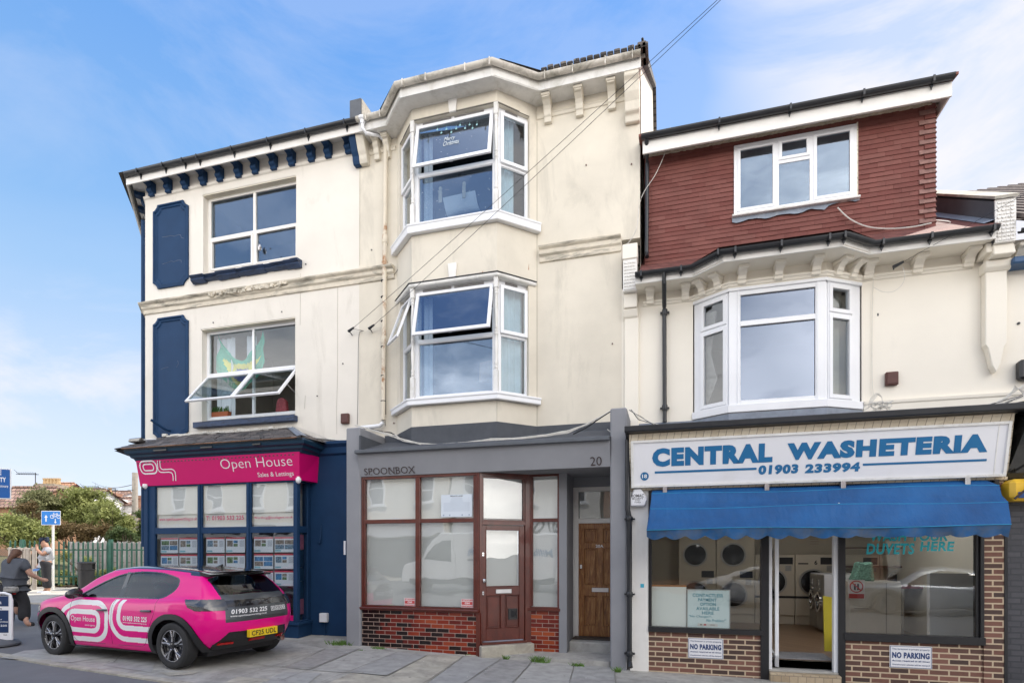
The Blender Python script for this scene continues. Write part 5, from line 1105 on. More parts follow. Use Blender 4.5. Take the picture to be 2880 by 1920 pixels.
for F,x0,x1,zi in ((f2,1250,1390,8),(f0,535,694,8)):
    I=inset(F,.03);s0,s1=I.S(zi,x0),I.S(zi,x1);zt2=I.Z(8,(x0+x1)/2,372 if F is f2 else 455)
    mb=MB();mb.box(I,-.02,s0,SL_+.02,HD_-.04,-.07,.0) if F is f2 else mb.box(I,s1,F.len,SL_+.02,HD_-.04,-.07,.0)
    mb.box(I,s1,F.len-.0,SL_-.1,HD_+.2,-.07,.0) if F is f2 else mb.box(I,0,s0,SL_-.1,HD_+.2,-.07,.0)
    mb.frame(I,s0,s1,SL_+.02,HD_-.04,.03,-.06,.012);mb.frame(I,s0+.02,s1-.02,SL_+.05,zt2-.0,.06,-.05,.028);mb.frame(I,s0+.02,s1-.02,zt2+.03,HD_-.07,.06,-.05,.028)
    mb.box(I,s0+.03,s1-.03,zt2-.0,zt2+.03,-.05,.01);wf2=mb.build('window',M['upvc'],RB,bevel=.004)
    parts_panes(I,[(s0+.07,s1-.07,SL_+.10,zt2-.05),(s0+.07,s1-.07,zt2+.08,HD_-.12)],-.01,M['glass_mid'],wf2)
rmm=MB();x0,x1,yb,zf0,zc_=-.2,3.6,13.2,SL_-.5,HD_+.3
for q in (((x0,10.12,zf0),(x1,10.12,zf0),(x1,yb,zf0),(x0,yb,zf0)),((x0,10.12,zc_),(x1,10.12,zc_),(x1,yb,zc_),(x0,yb,zc_)),((x0,yb,zf0),(x1,yb,zf0),(x1,yb,zc_),(x0,yb,zc_)),((x0,10.12,zf0),(x0,yb,zf0),(x0,yb,zc_),(x0,10.12,zc_)),((x1,10.12,zf0),(x1,yb,zf0),(x1,yb,zc_),(x1,10.12,zc_))): rmm.quad(*q)
rmm.build('room_interior',M['room_mid'],RB,fix=False)
I=inset(f0,.14);s0=I.S(8,565);hc=MB();zc0,zc1=SL_+.12,HD_-.2
pts=[(s0-.12,zc0),(s0+.06,zc0+.05),(s0+.22,zc0+.42),(s0+.10,zc0+.85),(s0+.16,zc0+1.25),(s0+.20,zc1),(s0-.12,zc1)];hc.prism(I,pts,-.02,.0);hc.build('tied_curtain',M['curtain'] if False else pm('curtain_taupe',(.40,.36,.31),.9,.2,9),RB)
curtain(inset(f2,.2),.25,f2.len-.02,SL_+.05,HD_-.1,0,pm('curtain_cream',(.56,.52,.42),.9,.1),RB,14,.015)
# gutter, fascia, brackets
h1,h2=FY(9.33),FY(8.98);zg2=6.19
GPR=[(h1.S(7,95),9.33),(h1.S(7,425),9.33),(h2.S(7,600),8.98),(h2.S(7,1320),8.98),(h1.S(7,1475),9.33),(h1.S(7,2205),9.33)]
mb=MB();mb.sweep(GPR,gutter_prof(.06,zg2));gut2=mb.build('gutter',M['gutter_black'],RB,smooth=True)
for zi,x,y in ((7,130,9.33),(7,362,9.33),(7,1530,9.33),(7,1810,9.33),(7,2170,9.33),(7,575,8.98),(7,675,8.98),(7,942,8.98),(7,1220,8.98),(7,1310,8.98)):
    s=FY(y).S(zi,x);F=FY(y);MB().box(F,s-.014,s+.014,zg2-.07,zg2+.012,-.055,.066).prism(F,[(s-.03,zg2-.06),(s+.03,zg2-.06),(s,zg2-.13)],-.04,-.02).build('gutter_bracket',M['gutter_black'],gut2)
mb=MB();mb.sweep(GPR,[(-.085,6.05),(-.06,6.05),(-.06,6.2),(-.085,6.2)]);mb.build('eaves_fascia',M['white_paint'],RB)
off=[(x,y+.06) for x,y in GPR];W_=[(GPR[0][0],Y0),R0,R1,R2,R3,(GPR[-1][0],Y0)];mb=MB()
for i in range(5): mb.quad((*off[i],6.07),(*off[i+1],6.07),(*W_[i+1],6.07),(*W_[i],6.07))
mb.build('soffit',M['render_right'],RB,fix=False)
for x in (182,388): scroll(FW,FW.S(7,x,.15),6.07,.12,M['render_right'],RB,.20,.24)
for x in (1462,1750,2050): scroll(FW,FW.S(7,x,.15),6.07,.13,M['render_right'],RB,.20,.26)
for s in (.2,.48): scroll(f0,s,6.07,.11,M['render_right'],RB,.20,.24);scroll(f2,s-.02,6.07,.11,M['render_right'],RB,.20,.24)
for x in (720,935,1155): scroll(f1,f1.S(7,x,.15),6.07,.12,M['render_right'],RB,.20,.26)
# lower roof, dormer
SLP=.64;zr=lambda y: 6.20+SLP*(y-9.30)
XD0,XD1=-.42,3.87;YDm=9.97
mb=MB();mb.quad((-.48,9.28,zr(9.28)),(4.42,9.28,zr(9.28)),(4.42,15,zr(15)),(-.48,15,zr(15)));mb.quad((.72,8.95,6.235),(2.44,8.95,6.235),(2.9,9.29,zr(9.29)),(2.2,9.9,zr(9.9)),(.9,9.9,zr(9.9)),(.3,9.29,zr(9.29)))
mb.build('roof',brickmat('roof_red',.17,.07,.006,(.04,.015,.012),[(0,(.11,.03,.025)),(1,(.21,.075,.06))],.8,.7),RB,fix=False)
mb=MB();mb.quad((-.48,15,zr(15)),(4.42,15,zr(15)),(4.42,20,6.2),(-.48,20,6.2));mb.quad((-.48,20,-.3),(4.6,20,-.3),(4.6,20,6.3),(-.48,20,6.3));mb.quad((4.6,Y0+.1,-.3),(4.6,20,-.3),(4.6,20,6.3),(4.6,15,zr(15)),(4.6,Y0+.1,6.3));mb.build('rear_wall',M['render_right'],RB,fix=False)
FDm=FY(YDm);wa,wb=FDm.S(7,668),FDm.S(7,1378);wz1=FDm.Z(7,668,545);wz0=FDm.Z(7,655,950);ztop_=8.48
n=25;zb0=6.60;ch=(ztop_-zb0)/n;mb=MB();rr=random.Random(21)
for i in range(n+1):
    za,zb2=zb0+i*ch,min(ztop_+.05,zb0+(i+1)*ch)
    segs=[(XD0,XD1-.03)]
    if za<wz1 and zb2>wz0+.0 and not (zb2<wz0+.03): segs=[(XD0,wa),(wb,XD1-.03)]
    for (a,b) in segs:
        L_=.33;off_=((i*2) % 3)*L_/3+.03;k0=math.floor((a-off_)/L_);s=a
        while s<b-1e-4:
            e_=min(b,(k0+1)*L_+off_);k0 += 1
            if e_-s<.004: s=e_;continue
            j_=rr.uniform(0,.005);mb.extr(FDm,[(0,za),(.013+j_,za+rr.uniform(-.003,.003)),(.004,zb2+.01),(0,zb2+.01)],s+.0012,e_-.0012);s=e_
hung=pm('hung_plain',(.165,.046,.036),.8,.14,4,.35,70,stain=(.23,.10,.08),amt=.3,thr=(.6,.75),ss=5,sc=(1,1,1),isl=.10)
mb.build('hung_tiles',hung,RB,fix=False)
mb=MB();mb.box(FDm,XD0,XD1,zr(YDm)-.1,8.55,-.12,-.0) ;mb.quad((XD1,YDm,6.5),(XD1,14.5,6.5),(XD1,14.5,8.5),(XD1,YDm,8.5));mb.quad((XD0,YDm,6.5),(XD0,14.5,6.5),(XD0,14.5,8.5),(XD0,YDm,8.5))
wl_=mb.build('dormer_wall',hung,RB,fix=False)
mb=MB();mb2=MB()
for i in range(n):
    za=zb0+i*ch;w_=.17 if i % 2 else .10;(mb if i % 2 else mb2).extr(FDm,[(0,za),(.035,za),(.012,za+ch+.01),(0,za+ch+.01)],XD1-w_-.03,XD1+.015);(mb if i % 2==0 else mb2).add([(XD1+.03,YDm-.03,za),(XD1+.005,YDm-.01,za+ch),(XD1+.005,YDm+.2,za+ch),(XD1+.03,YDm+.2,za),(XD1-.02,YDm-.03,za),(XD1-.02,YDm-.01,za+ch)],[(0,1,2,3),(4,5,1,0)])
mb.build('corner_tiles',M['tile_pale'],RB,bevel=.004,fix=False);mb2.build('corner_tiles',hung,RB,fix=False)
mb=MB();yf=9.66;mb.cbox(-.44,3.98,yf,yf+.03,8.34,8.56);mb.cbox(-.44,3.98,yf+.03,YDm+.05,8.50,8.52);mb.cbox(3.95,3.98,yf+.03,11.5,8.36,8.56);mb.cbox(XD1+.02,3.95,YDm,14,8.50,8.52);mb.build('dormer_fascia',M['white_paint'],RB,bevel=.004)
mb=MB();mb.sweep([(-.46,yf-.06),(3.98,yf-.06)],gutter_prof(.062,8.60));gd=mb.build('gutter',M['gutter_black'],RB,smooth=True)
for x in (583,995,1418,1822): s=FY(yf-.06).S(7,x);MB().cbox(s-.014,s+.014,yf-.125,yf+.0,8.53,8.615).prism(FY(yf-.01),[(s-.025,8.55),(s+.025,8.55),(s,8.47)],0,.03).build('gutter_bracket',M['gutter_black'],gd)
mb=MB();mb.add([(-.5,yf-.1,8.61),(4.02,yf-.1,8.61),(4.02,15.5,9.9),(-.5,15.5,9.9),(-.5,yf-.1,8.57),(4.02,yf-.1,8.57),(4.02,15.5,9.8),(-.5,15.5,9.8)],[(0,1,2,3),(0,4,5,1),(1,5,6,2),(4,7,6,5)]);mb.build('dormer_roof',pm('roof_redbrown',(.20,.07,.05),.8,.3,10,.4,30),RB,fix=False)
mb=MB();rr=random.Random(6)
for i in range(90): s=-.40+i*.047;mb.box(FDm,s,s+.05,8.475-rr.random()*.012,8.50,0,.03+rr.random()*.012)
mb.build('mortar_bead',pm('bead',(.48,.42,.32),.9,.3,20),RB,bevel=.004)
# dormer window
x1_,x2_,x3_,x4_=FDm.S(7,912),FDm.S(7,928),FDm.S(7,1105),FDm.S(7,1125)
mb=MB();mb.frame(FDm,wa,wb,wz0,wz1,.055,-.03,.035);mb.box(FDm,x1_-.01,x2_,wz0+.05,wz1-.05,-.028,.033);mb.box(FDm,x3_,x4_+.01,wz0+.05,wz1-.05,-.028,.033)
zm_=FDm.Z(7,1010,625);mb.box(FDm,x2_,x3_,zm_-.03,zm_+.03,-.027,.03)
wf=mb.build('window',M['upvc'],RB,bevel=.004)
for (a,b,c,d) in ((wa+.05,x1_-.005,wz0+.05,wz1-.05),(x2_-.005,x3_+.005,zm_+.025,wz1-.05),(x4_+.005,wb-.05,wz0+.05,wz1-.05)): MB().frame(FDm,a,b,c,d,.05,.0,.045).build('sash',M['upvc'],wf,bevel=.004)
parts_panes(FDm,[(wa+.095,x1_-.05,wz0+.095,wz1-.095),(x2_+.04,x3_-.04,zm_+.07,wz1-.095),(x2_-.01,x3_+.01,wz0+.05,zm_-.02),(x4_+.05,wb-.095,wz0+.095,wz1-.095)],.02,glass('glass_dormer',(.5,.58,.64),1.9,.10,.20,(.74,.86,1.0)),wf)
mb=MB();mb.extr(FDm,[(0,wz0-.04),(.08,wz0-.03),(.085,wz0-.0),(0,wz0+.01)],wa-.03,wb+.04);mb.build('window_sill',M['upvc_dirty'],wf,bevel=.004)
mb=MB();rr=random.Random(11);s=wa-.03;pr=None
k=30
for i in range(k+1): x=wa-.03+(wb-wa+.07)*i/k;lo=wz0-.11-.03*math.sin(i*.9)*rr.uniform(.2,1)+(.06 if i>k*.75 else 0);q=(FDm.m(x,wz0-.035,.03),FDm.m(x,lo,.035+rr.uniform(0,.012)));mb.v += q
mb.f=[(2*i,2*i+1,2*i+3,2*i+2) for i in range(k)];mb.build('lead_apron',M['lead'],wf,smooth=True,fix=False)
mb=MB();mb.box(FDm,wb,wb+.02,wz0,wz1+.02,.0,.03);mb.build('window_trim',M['string_dirty'],wf)
room(FDm,wa-.2,wb+.3,wz0-.2,wz1+.1,-.13,2.5,M['room_mid'],wf)
# downpipes of the right building
dp=thing('downpipe','short black downpipe running down the left edge of the red tiled dormer','downpipe',(-.36,9.8,7.6),'black downpipes of the right building')
xx=FY(9.86).S(7,165);zb_=FY(9.86).Z(7,150,1190);mb=MB();mb.tube([(xx,yf-.05,8.55),(xx,9.80,8.40),(xx,9.88,8.3),(xx-.01,9.88,zb_+.1),(xx,9.82,zb_)],.035,10);mb.build('pipe',M['gutter_black'],dp,smooth=True)
F98=FY(9.78);xx=F98.S(7,265);xb=F98.S(8,338)
dp=thing('downpipe','long black downpipe on the white wall left of the ground bay window','downpipe',(xx,9.78,5),'black downpipes of the right building')
mb=MB();mb.tube([(xx,9.33,6.15),(xx,9.36,6.0),(xx,9.74,5.78),(xx,9.78,5.68),(xb,9.78,3.85)],.036,10);
for y in (355,890): z=F98.Z(8,338,y);mb.lathe((xb,9.78,z),[(-.05,.042),(-.04,.046),(.04,.046),(.05,.042)],12);mb.cbox(xb-.075,xb+.075,9.77,9.84,z-.01,z+.01)
mb.build('pipe',M['gutter_black'],dp,smooth=True)
# piers with vermiculated blocks
def vblock(x0,x1,y0,z0,z1,par):
    mb=MB();mb.cbox(x0,x1,y0,Y0+.4,z0,z1);rr=random.Random(int(x0*100));F=FY(y0)
    nx,nz=4,int((z1-z0)/.055)
    for j in range(nz):
        for i in range(nx):
            a=x0+.02+(x1-x0-.04)*i/nx;b=a+(x1-x0-.04)/nx*.9;c=z0+.02+(z1-z0-.04)*j/nz;d=c+(z1-z0)/nz*.55;e=rr.uniform(-.012,.012)
            mb.prism(F,[(a,c+e),((a+b)/2,c-e),(b,c+e),(b,d+e),((a+b)/2,d-e),(a,d+e)],0,.010+rr.random()*.006)
    return mb.build('carved_block',M['white_paint'],par,bevel=.004)
fp=FY(9.62);x0,x1=fp.S(5,1965),fp.S(5,2068)
vblock(x0,x1,9.62,fp.Z(5,2010,440),fp.Z(5,2010,205),RB)
mb=MB();mb.cbox(x0-.01,x1+.01,9.60,Y0,fp.Z(5,2010,205),fp.Z(5,2010,95));mb.cbox(x0+.01,x1,9.70,Y0,fp.Z(5,2010,545),fp.Z(5,2010,440));mb.extr(FY(Y0),[(0,fp.Z(5,2010,625)),(.08,fp.Z(5,2010,600)),(.13,fp.Z(5,2010,550)),(0,fp.Z(5,2010,545))],x0-.01,x1+.01);mb.box(FW,x0+.01,x1+.02,3.7,fp.Z(5,2010,600),0,.05);mb.build('pier',M['render_right'],RB,bevel=.01)
fq=FY(9.45);x0,x1=fq.S(7,2185),fq.S(7,2308);zt_,zb_=fq.Z(7,2240,840),fq.Z(7,2240,1093)
vblock(x0,x1,9.45,zb_,zt_,RB)
mb=MB();mb.add([(x0-.006,9.47,zt_-.6),(x0-.006,9.47,zt_-.02),(x0-.006,15,zt_+SLP*5.5),(x0-.006,15,zt_-2),(x1+.006,9.47,zt_-.6),(x1+.006,9.47,zt_-.02),(x1+.006,15,zt_+SLP*5.5),(x1+.006,15,zt_-2)],[(0,1,2,3),(4,7,6,5),(1,5,6,2)]);mb.build('party_parapet',M['felt'],RB)
mb=MB();mb.add([(x0-.02,9.42,zt_-.01),(x1+.02,9.42,zt_-.01),(x1+.02,15,zt_+SLP*5.55),(x0-.02,15,zt_+SLP*5.55),(x0-.02,9.42,zt_+.03),(x1+.02,9.42,zt_+.03),(x1+.02,15,zt_+SLP*5.55+.04),(x0-.02,15,zt_+SLP*5.55+.04)],[(0,3,2,1),(4,5,6,7),(0,1,5,4),(0,4,7,3),(1,2,6,5)]);mb.build('coping',M['concrete_pale'],RB)
mb=MB();mb.add([(x0-.13,9.45,zr(9.45)+.012),(x0,9.45,zr(9.45)+.05),(x0,13,zr(13)+.05),(x0-.13,13,zr(13)+.012)],[(0,1,2,3)]);mb.build('lead_soaker',M['lead'],RB,fix=False)
F97=FY(9.70);cx=(F97.S(16,466)+F97.S(16,600))/2;hw=(F97.S(16,600)-F97.S(16,466))/2
mb=MB();za=F97.Z(16,540,600);zb_2=F97.Z(16,540,1055);zc3=F97.Z(16,540,1230)
mb.prism(FW,[(cx-hw,za),(cx-hw,zb_2),(cx-hw*.75,zb_2-.06),(cx-.05,zc3+.1),(cx,zc3),(cx+.05,zc3+.1),(cx+hw*.75,zb_2-.06),(cx+hw,zb_2),(cx+hw,za)],0,.13)
mb.extr(FW,[(0,za-.03),(.14,za-.03),(.20,za+.02),(.22,za+.10),(.18,za+.12),(0,za+.12)],cx-hw-.03,cx+hw+.03);mb.cbox(x0-.07,x1+.01,9.53,Y0,5.93,zb_+.05);mb.prism(FY(9.5),[(cx-hw,za+.12),(cx+hw,za+.12),(x1,zb_),(x0,zb_)],-.3,.0)
mb.build('pier',M['render_right'],RB,bevel=.01)
xp1=x1
# lead flashing and flat roof over the shop
mb=MB();ylg=8.62;zlg=3.56;mb.quad((-.62,ylg+.1,zlg-.02),(4.6,ylg+.1,zlg-.02),(4.6,Y0,3.80),(-.62,Y0,3.80));BR_=[(-.62,Y0),R0,R1,R2,R3,(4.7,Y0)]
mb.sweep(BR_,[(.004,3.6),(.014,3.6),(.014,FW.Z(8,2000,880)),(.004,FW.Z(8,2000,880))]);mb.build('felt_roof',M['felt'],RB,fix=False)
mb=MB();mb.sweep([R0,R1,R2,R3],[(.016,3.72),(.03,3.70),(.022,SL_-.11),(.016,SL_-.11)]);mb.sweep([(-.6,Y0),R0],[(.016,3.7),(.03,3.7),(.02,3.86),(.016,3.86)]);mb.build('lead_flashing',M['lead'],RB,bevel=.003)
meterbox(8,1570,1640,697,770,'small brown box on the white wall right of the ground floor bay window')
mb=MB();s,z=FW.hit(8,2320,418);mb.lathe(FW.m(s,z,.006),[(-.008,.02),(.008,.02)],8,'y');s,z=FW.hit(8,1533,368);mb.box(FW,s-.01,s+.01,z-.02,z+.02,0,.004);mb.build('wall_fixings',M['gutter_black'],RB)

# ================================================================ the laundry shopfront
WS=thing('shopfront','laundry shopfront of brown brick with black window frames and white pillar','shopfront',(1.9,8.98,0))
F8=FY(8.98);Fg=FY(8.98)
pA,pB=F8.S(9,82),F8.S(9,221)
mb=MB();mb.cbox(pA,pB,8.96,9.5,-.35,2.66);mb.build('white_pillar',M['white_paint'],WS,bevel=.01)
bz=F8.Z(9,600,1195);wA,wB=F8.S(9,221),F8.S(9,1068);dA,dB=F8.S(9,1103),F8.S(9,1618);w2A,w2B=F8.S(10,240),F8.S(10,1268);e1=F8.S(10,1415)
MB().box(F8,wA+.0,wB,-.6,bz,-.12,0).build('brick_panel',M['brown_brick'],WS);mb=MB();mb.box(F8,w2A,w2B+.04,-.6,F8.Z(10,700,1262),-.12,0);mb.box(F8,w2B-.0,e1,-.6,2.7,-.12,.02);mb.build('brick_panel',M['brown_brick'],WS)
# black frames
gz0,gz1=F8.Z(9,640,1163),2.5
mb=MB();mb.box(F8,wA,wB,bz-.01,gz0,-.08,.05);mb.box(F8,wA,wA+.045,gz0,2.6,-.06,.03);mb.box(F8,F8.S(9,1043),F8.S(9,1103),-.5,2.6,-.08,.035);mb.box(F8,wA,wB,2.35,2.66,-.08,.02)
mb.box(F8,F8.S(10,200),F8.S(10,252),-.5,2.6,-.08,.035);z2=F8.Z(10,700,1262);mb.box(F8,w2A,w2B+.01,z2-.01,F8.Z(10,700,1212),-.08,.05);mb.box(F8,F8.S(10,1216),w2B-.02,z2,2.6,-.08,.0);mb.box(F8,F8.S(10,1240),w2B+.0,z2,2.6,-.06,.035);mb.box(F8,w2A,w2B,2.35,2.66,-.08,.02)
mb.box(F8,e1,e1+.04,-.6,2.6,-.1,.03)
fr=mb.build('shopfront_frame',M['black_paint'],WS,bevel=.004)
M['glass_shop']=glass('glass_shop',(.92,.93,.91),1.5,.12,.02)
parts_panes(F8,[(wA+.04,F8.S(9,1045),gz0-.01,2.40)],-.02,M['glass_shop'],WS,'window_pane');parts_panes(F8,[(F8.S(10,250),F8.S(10,1218),gz0-.02,2.40)],-.02,M['glass_shop'],WS,'window_pane')
# doorway
zth=F8.Z(18,600,1520)
mb=MB();mb.box(F8,dA,dA+.045,zth,2.6,-.10,.0);mb.box(F8,F8.S(18,915),dB,zth,2.6,-.10,.0);mb.box(F8,F8.S(18,930),dB-.0,1.98,2.2,-.02,.02);mb.box(F8,dA,dB,2.45,2.66,-.1,0);mb.build('door_frame',M['upvc'],WS,bevel=.004)
dleaf=MB();Fx=Face((F8.S(18,325),9.06),(F8.S(18,325)+.03,9.95));dleaf.box(Fx,-.0,.06,zth+.03,2.5,-.02,.03);dleaf.box(Fx,.78,.86,zth+.03,2.5,-.02,.03);dleaf.box(Fx,0,.86,zth+.03,zth+.2,-.02,.03);dleaf.box(Fx,0,.86,2.3,2.5,-.02,.03);dl_=dleaf.build('open_door',M['upvc'],WS,bevel=.004);MB().box(Fx,.05,.80,zth+.18,2.32,.0,.008).build('door_glass',M['glass_mid'],dl_)
mb=MB();mb.cbox(dA,dB,8.84,9.2,-.6,zth-.02);mb.build('doorstep',brickmat('tile_step',.11,.11,.004,(.20,.16,.12),[(0,(.33,.26,.17)),(1,(.45,.37,.26))],.6,.3),WS,bevel=.006)
mb=MB();mb.cbox(dA,dB,8.95,9.15,zth-.018,zth+.012);mb.build('door_sill',M['slab_grey'],WS,bevel=.004)
# interior shell
IX0,IX1,IY0,IY1,IZ1=-.45,5.0,9.12,13.65,2.75;zfl=.08
mb=MB();mb.quad((IX0,IY0,zfl),(IX1,IY0,zfl),(IX1,IY1,zfl),(IX0,IY1,zfl));mb.build('tiled_floor',brickmat('floor_tile',.33,.33,.008,(.10,.06,.035),[(0,(.22,.14,.085)),(1,(.27,.175,.11))],.35,.2),WS,fix=False)
mb=MB();mb.quad((IX0,IY1+.6,zfl),(IX1,IY1+.6,zfl),(IX1,IY1+.6,IZ1),(IX0,IY1+.6,IZ1));mb.quad((IX0,IY0,zfl),(IX0,IY1+.6,zfl),(IX0,IY1+.6,IZ1),(IX0,IY0,IZ1));mb.quad((IX1,IY0,zfl),(IX1,IY1+.6,zfl),(IX1,IY1+.6,IZ1),(IX1,IY0,IZ1));mb.quad((IX0,IY0,IZ1),(IX1,IY0,IZ1),(IX1,IY1+.6,IZ1),(IX0,IY1+.6,IZ1));mb.quad((IX0,IY0,zfl-.01),(IX0,IY1,zfl-.01),(IX1,IY1,zfl-.01),(IX1,IY0,zfl-.01))
mb.build('room_interior',pm('wall_beige',(.55,.50,.41),.85,.05,2),WS,fix=False)
mb=MB()
for x in (1.0,3.2): mb.cbox(x-.06,x+.06,10.2,11.6,IZ1-.07,IZ1-.02)
t_=solo(mb,'strip_lights',pm('tube_light',(.9,.9,.85),.5,em=(.95,.96,1,8.0)),'fluorescent strip lights on the laundry ceiling, mostly hidden by the canopy','ceiling light')
mb=MB();mb.cbox(dA+.06,dB-.02,9.16,9.75,zfl+.002,zfl+.014);solo(mb,'doormat',pm('mat',(.24,.24,.25),.95,.2,20),'dark grey doormat inside the open laundry door','doormat')
# dryers on the back wall
FBk=FY(IY1-.05)
dry_m=pm('dryer_body',(.58,.52,.42),.5,.05,3);dgl=pm('drum_glass',(.02,.02,.022),.12,.1)
def ring(mb,F,s,z,r0,r1,o0,o1,n=28):
    V=[];
    for k in range(n):
        t=2*math.pi*k/n
        for r,o in ((r0,o0),(r0,o1),(r1,o1),(r1,o0)): V.append(F.m(s+r*math.cos(t),z+r*math.sin(t),o))
    mb.add(V,[(4*k+a,4*k+(a+1) % 4,4*((k+1) % n)+(a+1) % 4,4*((k+1) % n)+a) for k in range(n) for a in range(4)])
def disc(mb,F,s,z,r,o,dome=0,n=28):
    c=len(mb.v);mb.v.append(F.m(s,z,o+dome));mb.v += [F.m(s+r*math.cos(2*math.pi*k/n),z+r*math.sin(2*math.pi*k/n),o) for k in range(n)];mb.f += [(c,c+1+k,c+1+(k+1) % n) for k in range(n)]
DS=[FBk.S(18,x) for x in (510,912)];DW=DS[1]-DS[0]-.0
xs_=[DS[0]-3*.82,DS[0]-2*.82,DS[0]-.82,DS[0],DS[0]+.82,DS[0]+1.64]
names=['leftmost dryer behind the left laundry window','second dryer from the left behind the left laundry window','dryer seen just inside the left edge of the open laundry door','dryer numbered 6 seen through the open laundry door','dryer behind the right laundry window next to dryer 6','dryer in the far right corner behind the right laundry window']
for i,x in enumerate(xs_):
    stack=i<2
    t=thing('tumble_dryer',('beige stacked ' if stack else 'beige ')+names[i],'tumble dryer',(x+.4,IY1,zfl),'tumble dryers along the back wall')
    b=MB().box(FBk,x+.005,x+.81,zfl+.2,1.62 if not stack else 2.15,-.55,0).box(FBk,x+.005,x+.81,zfl,zfl+.2,-.55,-.04).build('cabinet',dry_m,t,bevel=.006)
    if not stack: MB().box(FBk,x,x+.82,.66,.71,-.01,.004).build('trim_strip',M['black_paint'],t)
    for zc,r in (((1.02,.29),) if not stack else ((1.62,.27),(.72,.30))):
        m1=MB();ring(m1,FBk,x+.36,zc,r-.035,r,0,.03);m1.build('door_ring',M['steel'],t,smooth=True);m2=MB();disc(m2,FBk,x+.36,zc,r-.03,.02,.035);m2.build('door_glass',dgl,t,smooth=True,fix=False)
    zp=1.46 if not stack else 1.15
    MB().box(FBk,x+.50,x+.77,zp-.05,zp+.10,0,.01).build('control_panel',M['black_paint'],t);MB().box(FBk,x+.62,x+.74,zp-.20,zp-.08,0,.012).build('coin_box',M['steel'],t)
    if i==3: text('6',FBk,x+.38,x+.44,1.40,1.50,M['letter_black'],t,.003,bold=.03,name='machine_number');MB().box(FBk,x+.06,x+.26,1.41,1.44,0,.004).build('vent_slot',M['black_paint'],t)
mb=MB();
for k in range(9): mb.box(FY(IY1+.58),FY(IY1+.58).S(18,665),FY(IY1+.58).S(18,755),1.86+k*.055,1.875+k*.055,0,.004)
solo(mb,'wall_notice',pm('notice_print',(.44,.34,.28),.8),'faint printed notice on the beige wall above dryer 6','notice')
# washers: stainless fronts facing left
wx_=2.90
for k,(y0,y1,lab) in enumerate(((12.2,12.75,'nearer stainless front washing machine seen through the laundry door'),(12.77,13.32,'farther stainless front washing machine seen through the laundry door'))):
    FWs=Face((wx_,y1),(wx_,y0));t=thing('washing_machine',lab,'washing machine',(wx_,y0,zfl),'washing machines in the middle row')
    MB().cbox(wx_,wx_+.75,y0,y1,zfl+.05,1.24).build('cabinet',M['sign_white'],t,bevel=.006);MB().box(FWs,0,.55,zfl+.05,1.22,0,.012).build('steel_front',M['steel'],t)
    m1=MB();ring(m1,FWs,.28,.68,.15,.20,.012,.06);m1.box(FWs,.42,.52,.66,.70,.02,.09);m1.build('door_ring',M['chrome'],t,smooth=True);m2=MB();disc(m2,FWs,.28,.68,.155,.02,.03);m2.build('door_glass',dgl,t,smooth=True,fix=False)
    MB().box(FWs,.20,.26,1.0,1.12,.012,.03).box(FWs,.3,.4,.92,.96,.012,.05).build('coin_slot',M['chrome'],t,bevel=.004)
cn=thing('washing_machine','large white cased washing machine with metallic top behind the right laundry window','washing machine',(3.2,11.6,0))
FCn=FY(11.3);a,b=FCn.S(10,285),FCn.S(10,668);MB().cbox(a,b,11.3,12.1,zfl,FCn.Z(10,500,822)).build('cabinet',pm('cab_grey',(.60,.58,.54),.4,.06),cn,bevel=.008)
MB().box(FCn,FCn.S(10,552),FCn.S(10,560),zfl,FCn.Z(10,500,830),0,.004).box(FCn,FCn.S(10,318),FCn.S(10,425),FCn.Z(10,370,1021),FCn.Z(10,370,1016),0,.004).build('panel_seam',M['steel'],cn)
s,z=FCn.hit(10,336,858);st=solo(MB().box(FCn,s-.13,s+.13,z-.22,z+.12,.0,.003),'warning_sticker',M['sign_white'],'white and red pictogram warning sticker on the white machine in the right laundry window','sticker')
m1=MB();ring(m1,FCn,s,z,.09,.11,.003,.006);m1.prism(FCn,[(s-.075,z+.06),(s-.06,z+.075),(s+.075,z-.06),(s+.06,z-.075)],.003,.0065);m1.box(FCn,s-.12,s+.12,z-.21,z-.13,.003,.006);m1.build('red_marks',redm,st);MB().box(FCn,s-.04,s-.01,z-.06,z+.05,.003,.005).box(FCn,s+.01,s+.04,z-.06,z+.05,.003,.005).build('figures',M['letter_black'],st)
FBg=FY(11.5);a,b=FBg.S(10,290),FBg.S(10,460);c=FCn.Z(10,500,822);d=FBg.Z(10,380,675);bgm2=MB();bgm2.prism(FBg,[(a,c),(b,c),(b-.03,(c+d)/2),(b-.04,d),(b-.16,d-.02),(a+.1,d),(a+.06,(c+d)/2)],-.14,.14)
solo(bgm2,'laundry_bag',pm('bag_green',(.20,.42,.33),.8,.75,28),'pale green patterned laundry bag standing on the white machine','bag',bevel=.03)
tb=thing('folding_table','white folding table with dark red edge behind the right laundry window','table',(4.0,12.6,zfl));FT=FY(12.3);a,b=FT.S(10,660),FT.S(10,950);zt_=FT.Z(10,800,875)
MB().cbox(a,b,12.3,13.0,zt_,zt_+.04).build('table_top',pm('table_edge',(.25,.04,.05),.5),tb);
for x in (a+.05,b-.05):
    for y in (12.35,12.95): MB().cbox(x-.02,x+.02,y-.02,y+.02,zfl,zt_).build('leg',M['metal'],tb)
cb_=MB();cb_.cbox(3.45,4.9,13.3,13.6,1.35,1.39);cb_.cbox(3.45,4.9,13.3,13.6,1.75,1.78);solo(cb_,'wall_shelf',pm('shelf_brown',(.10,.05,.035),.6),'dark brown shelves on the back wall seen through the right laundry window','shelf')
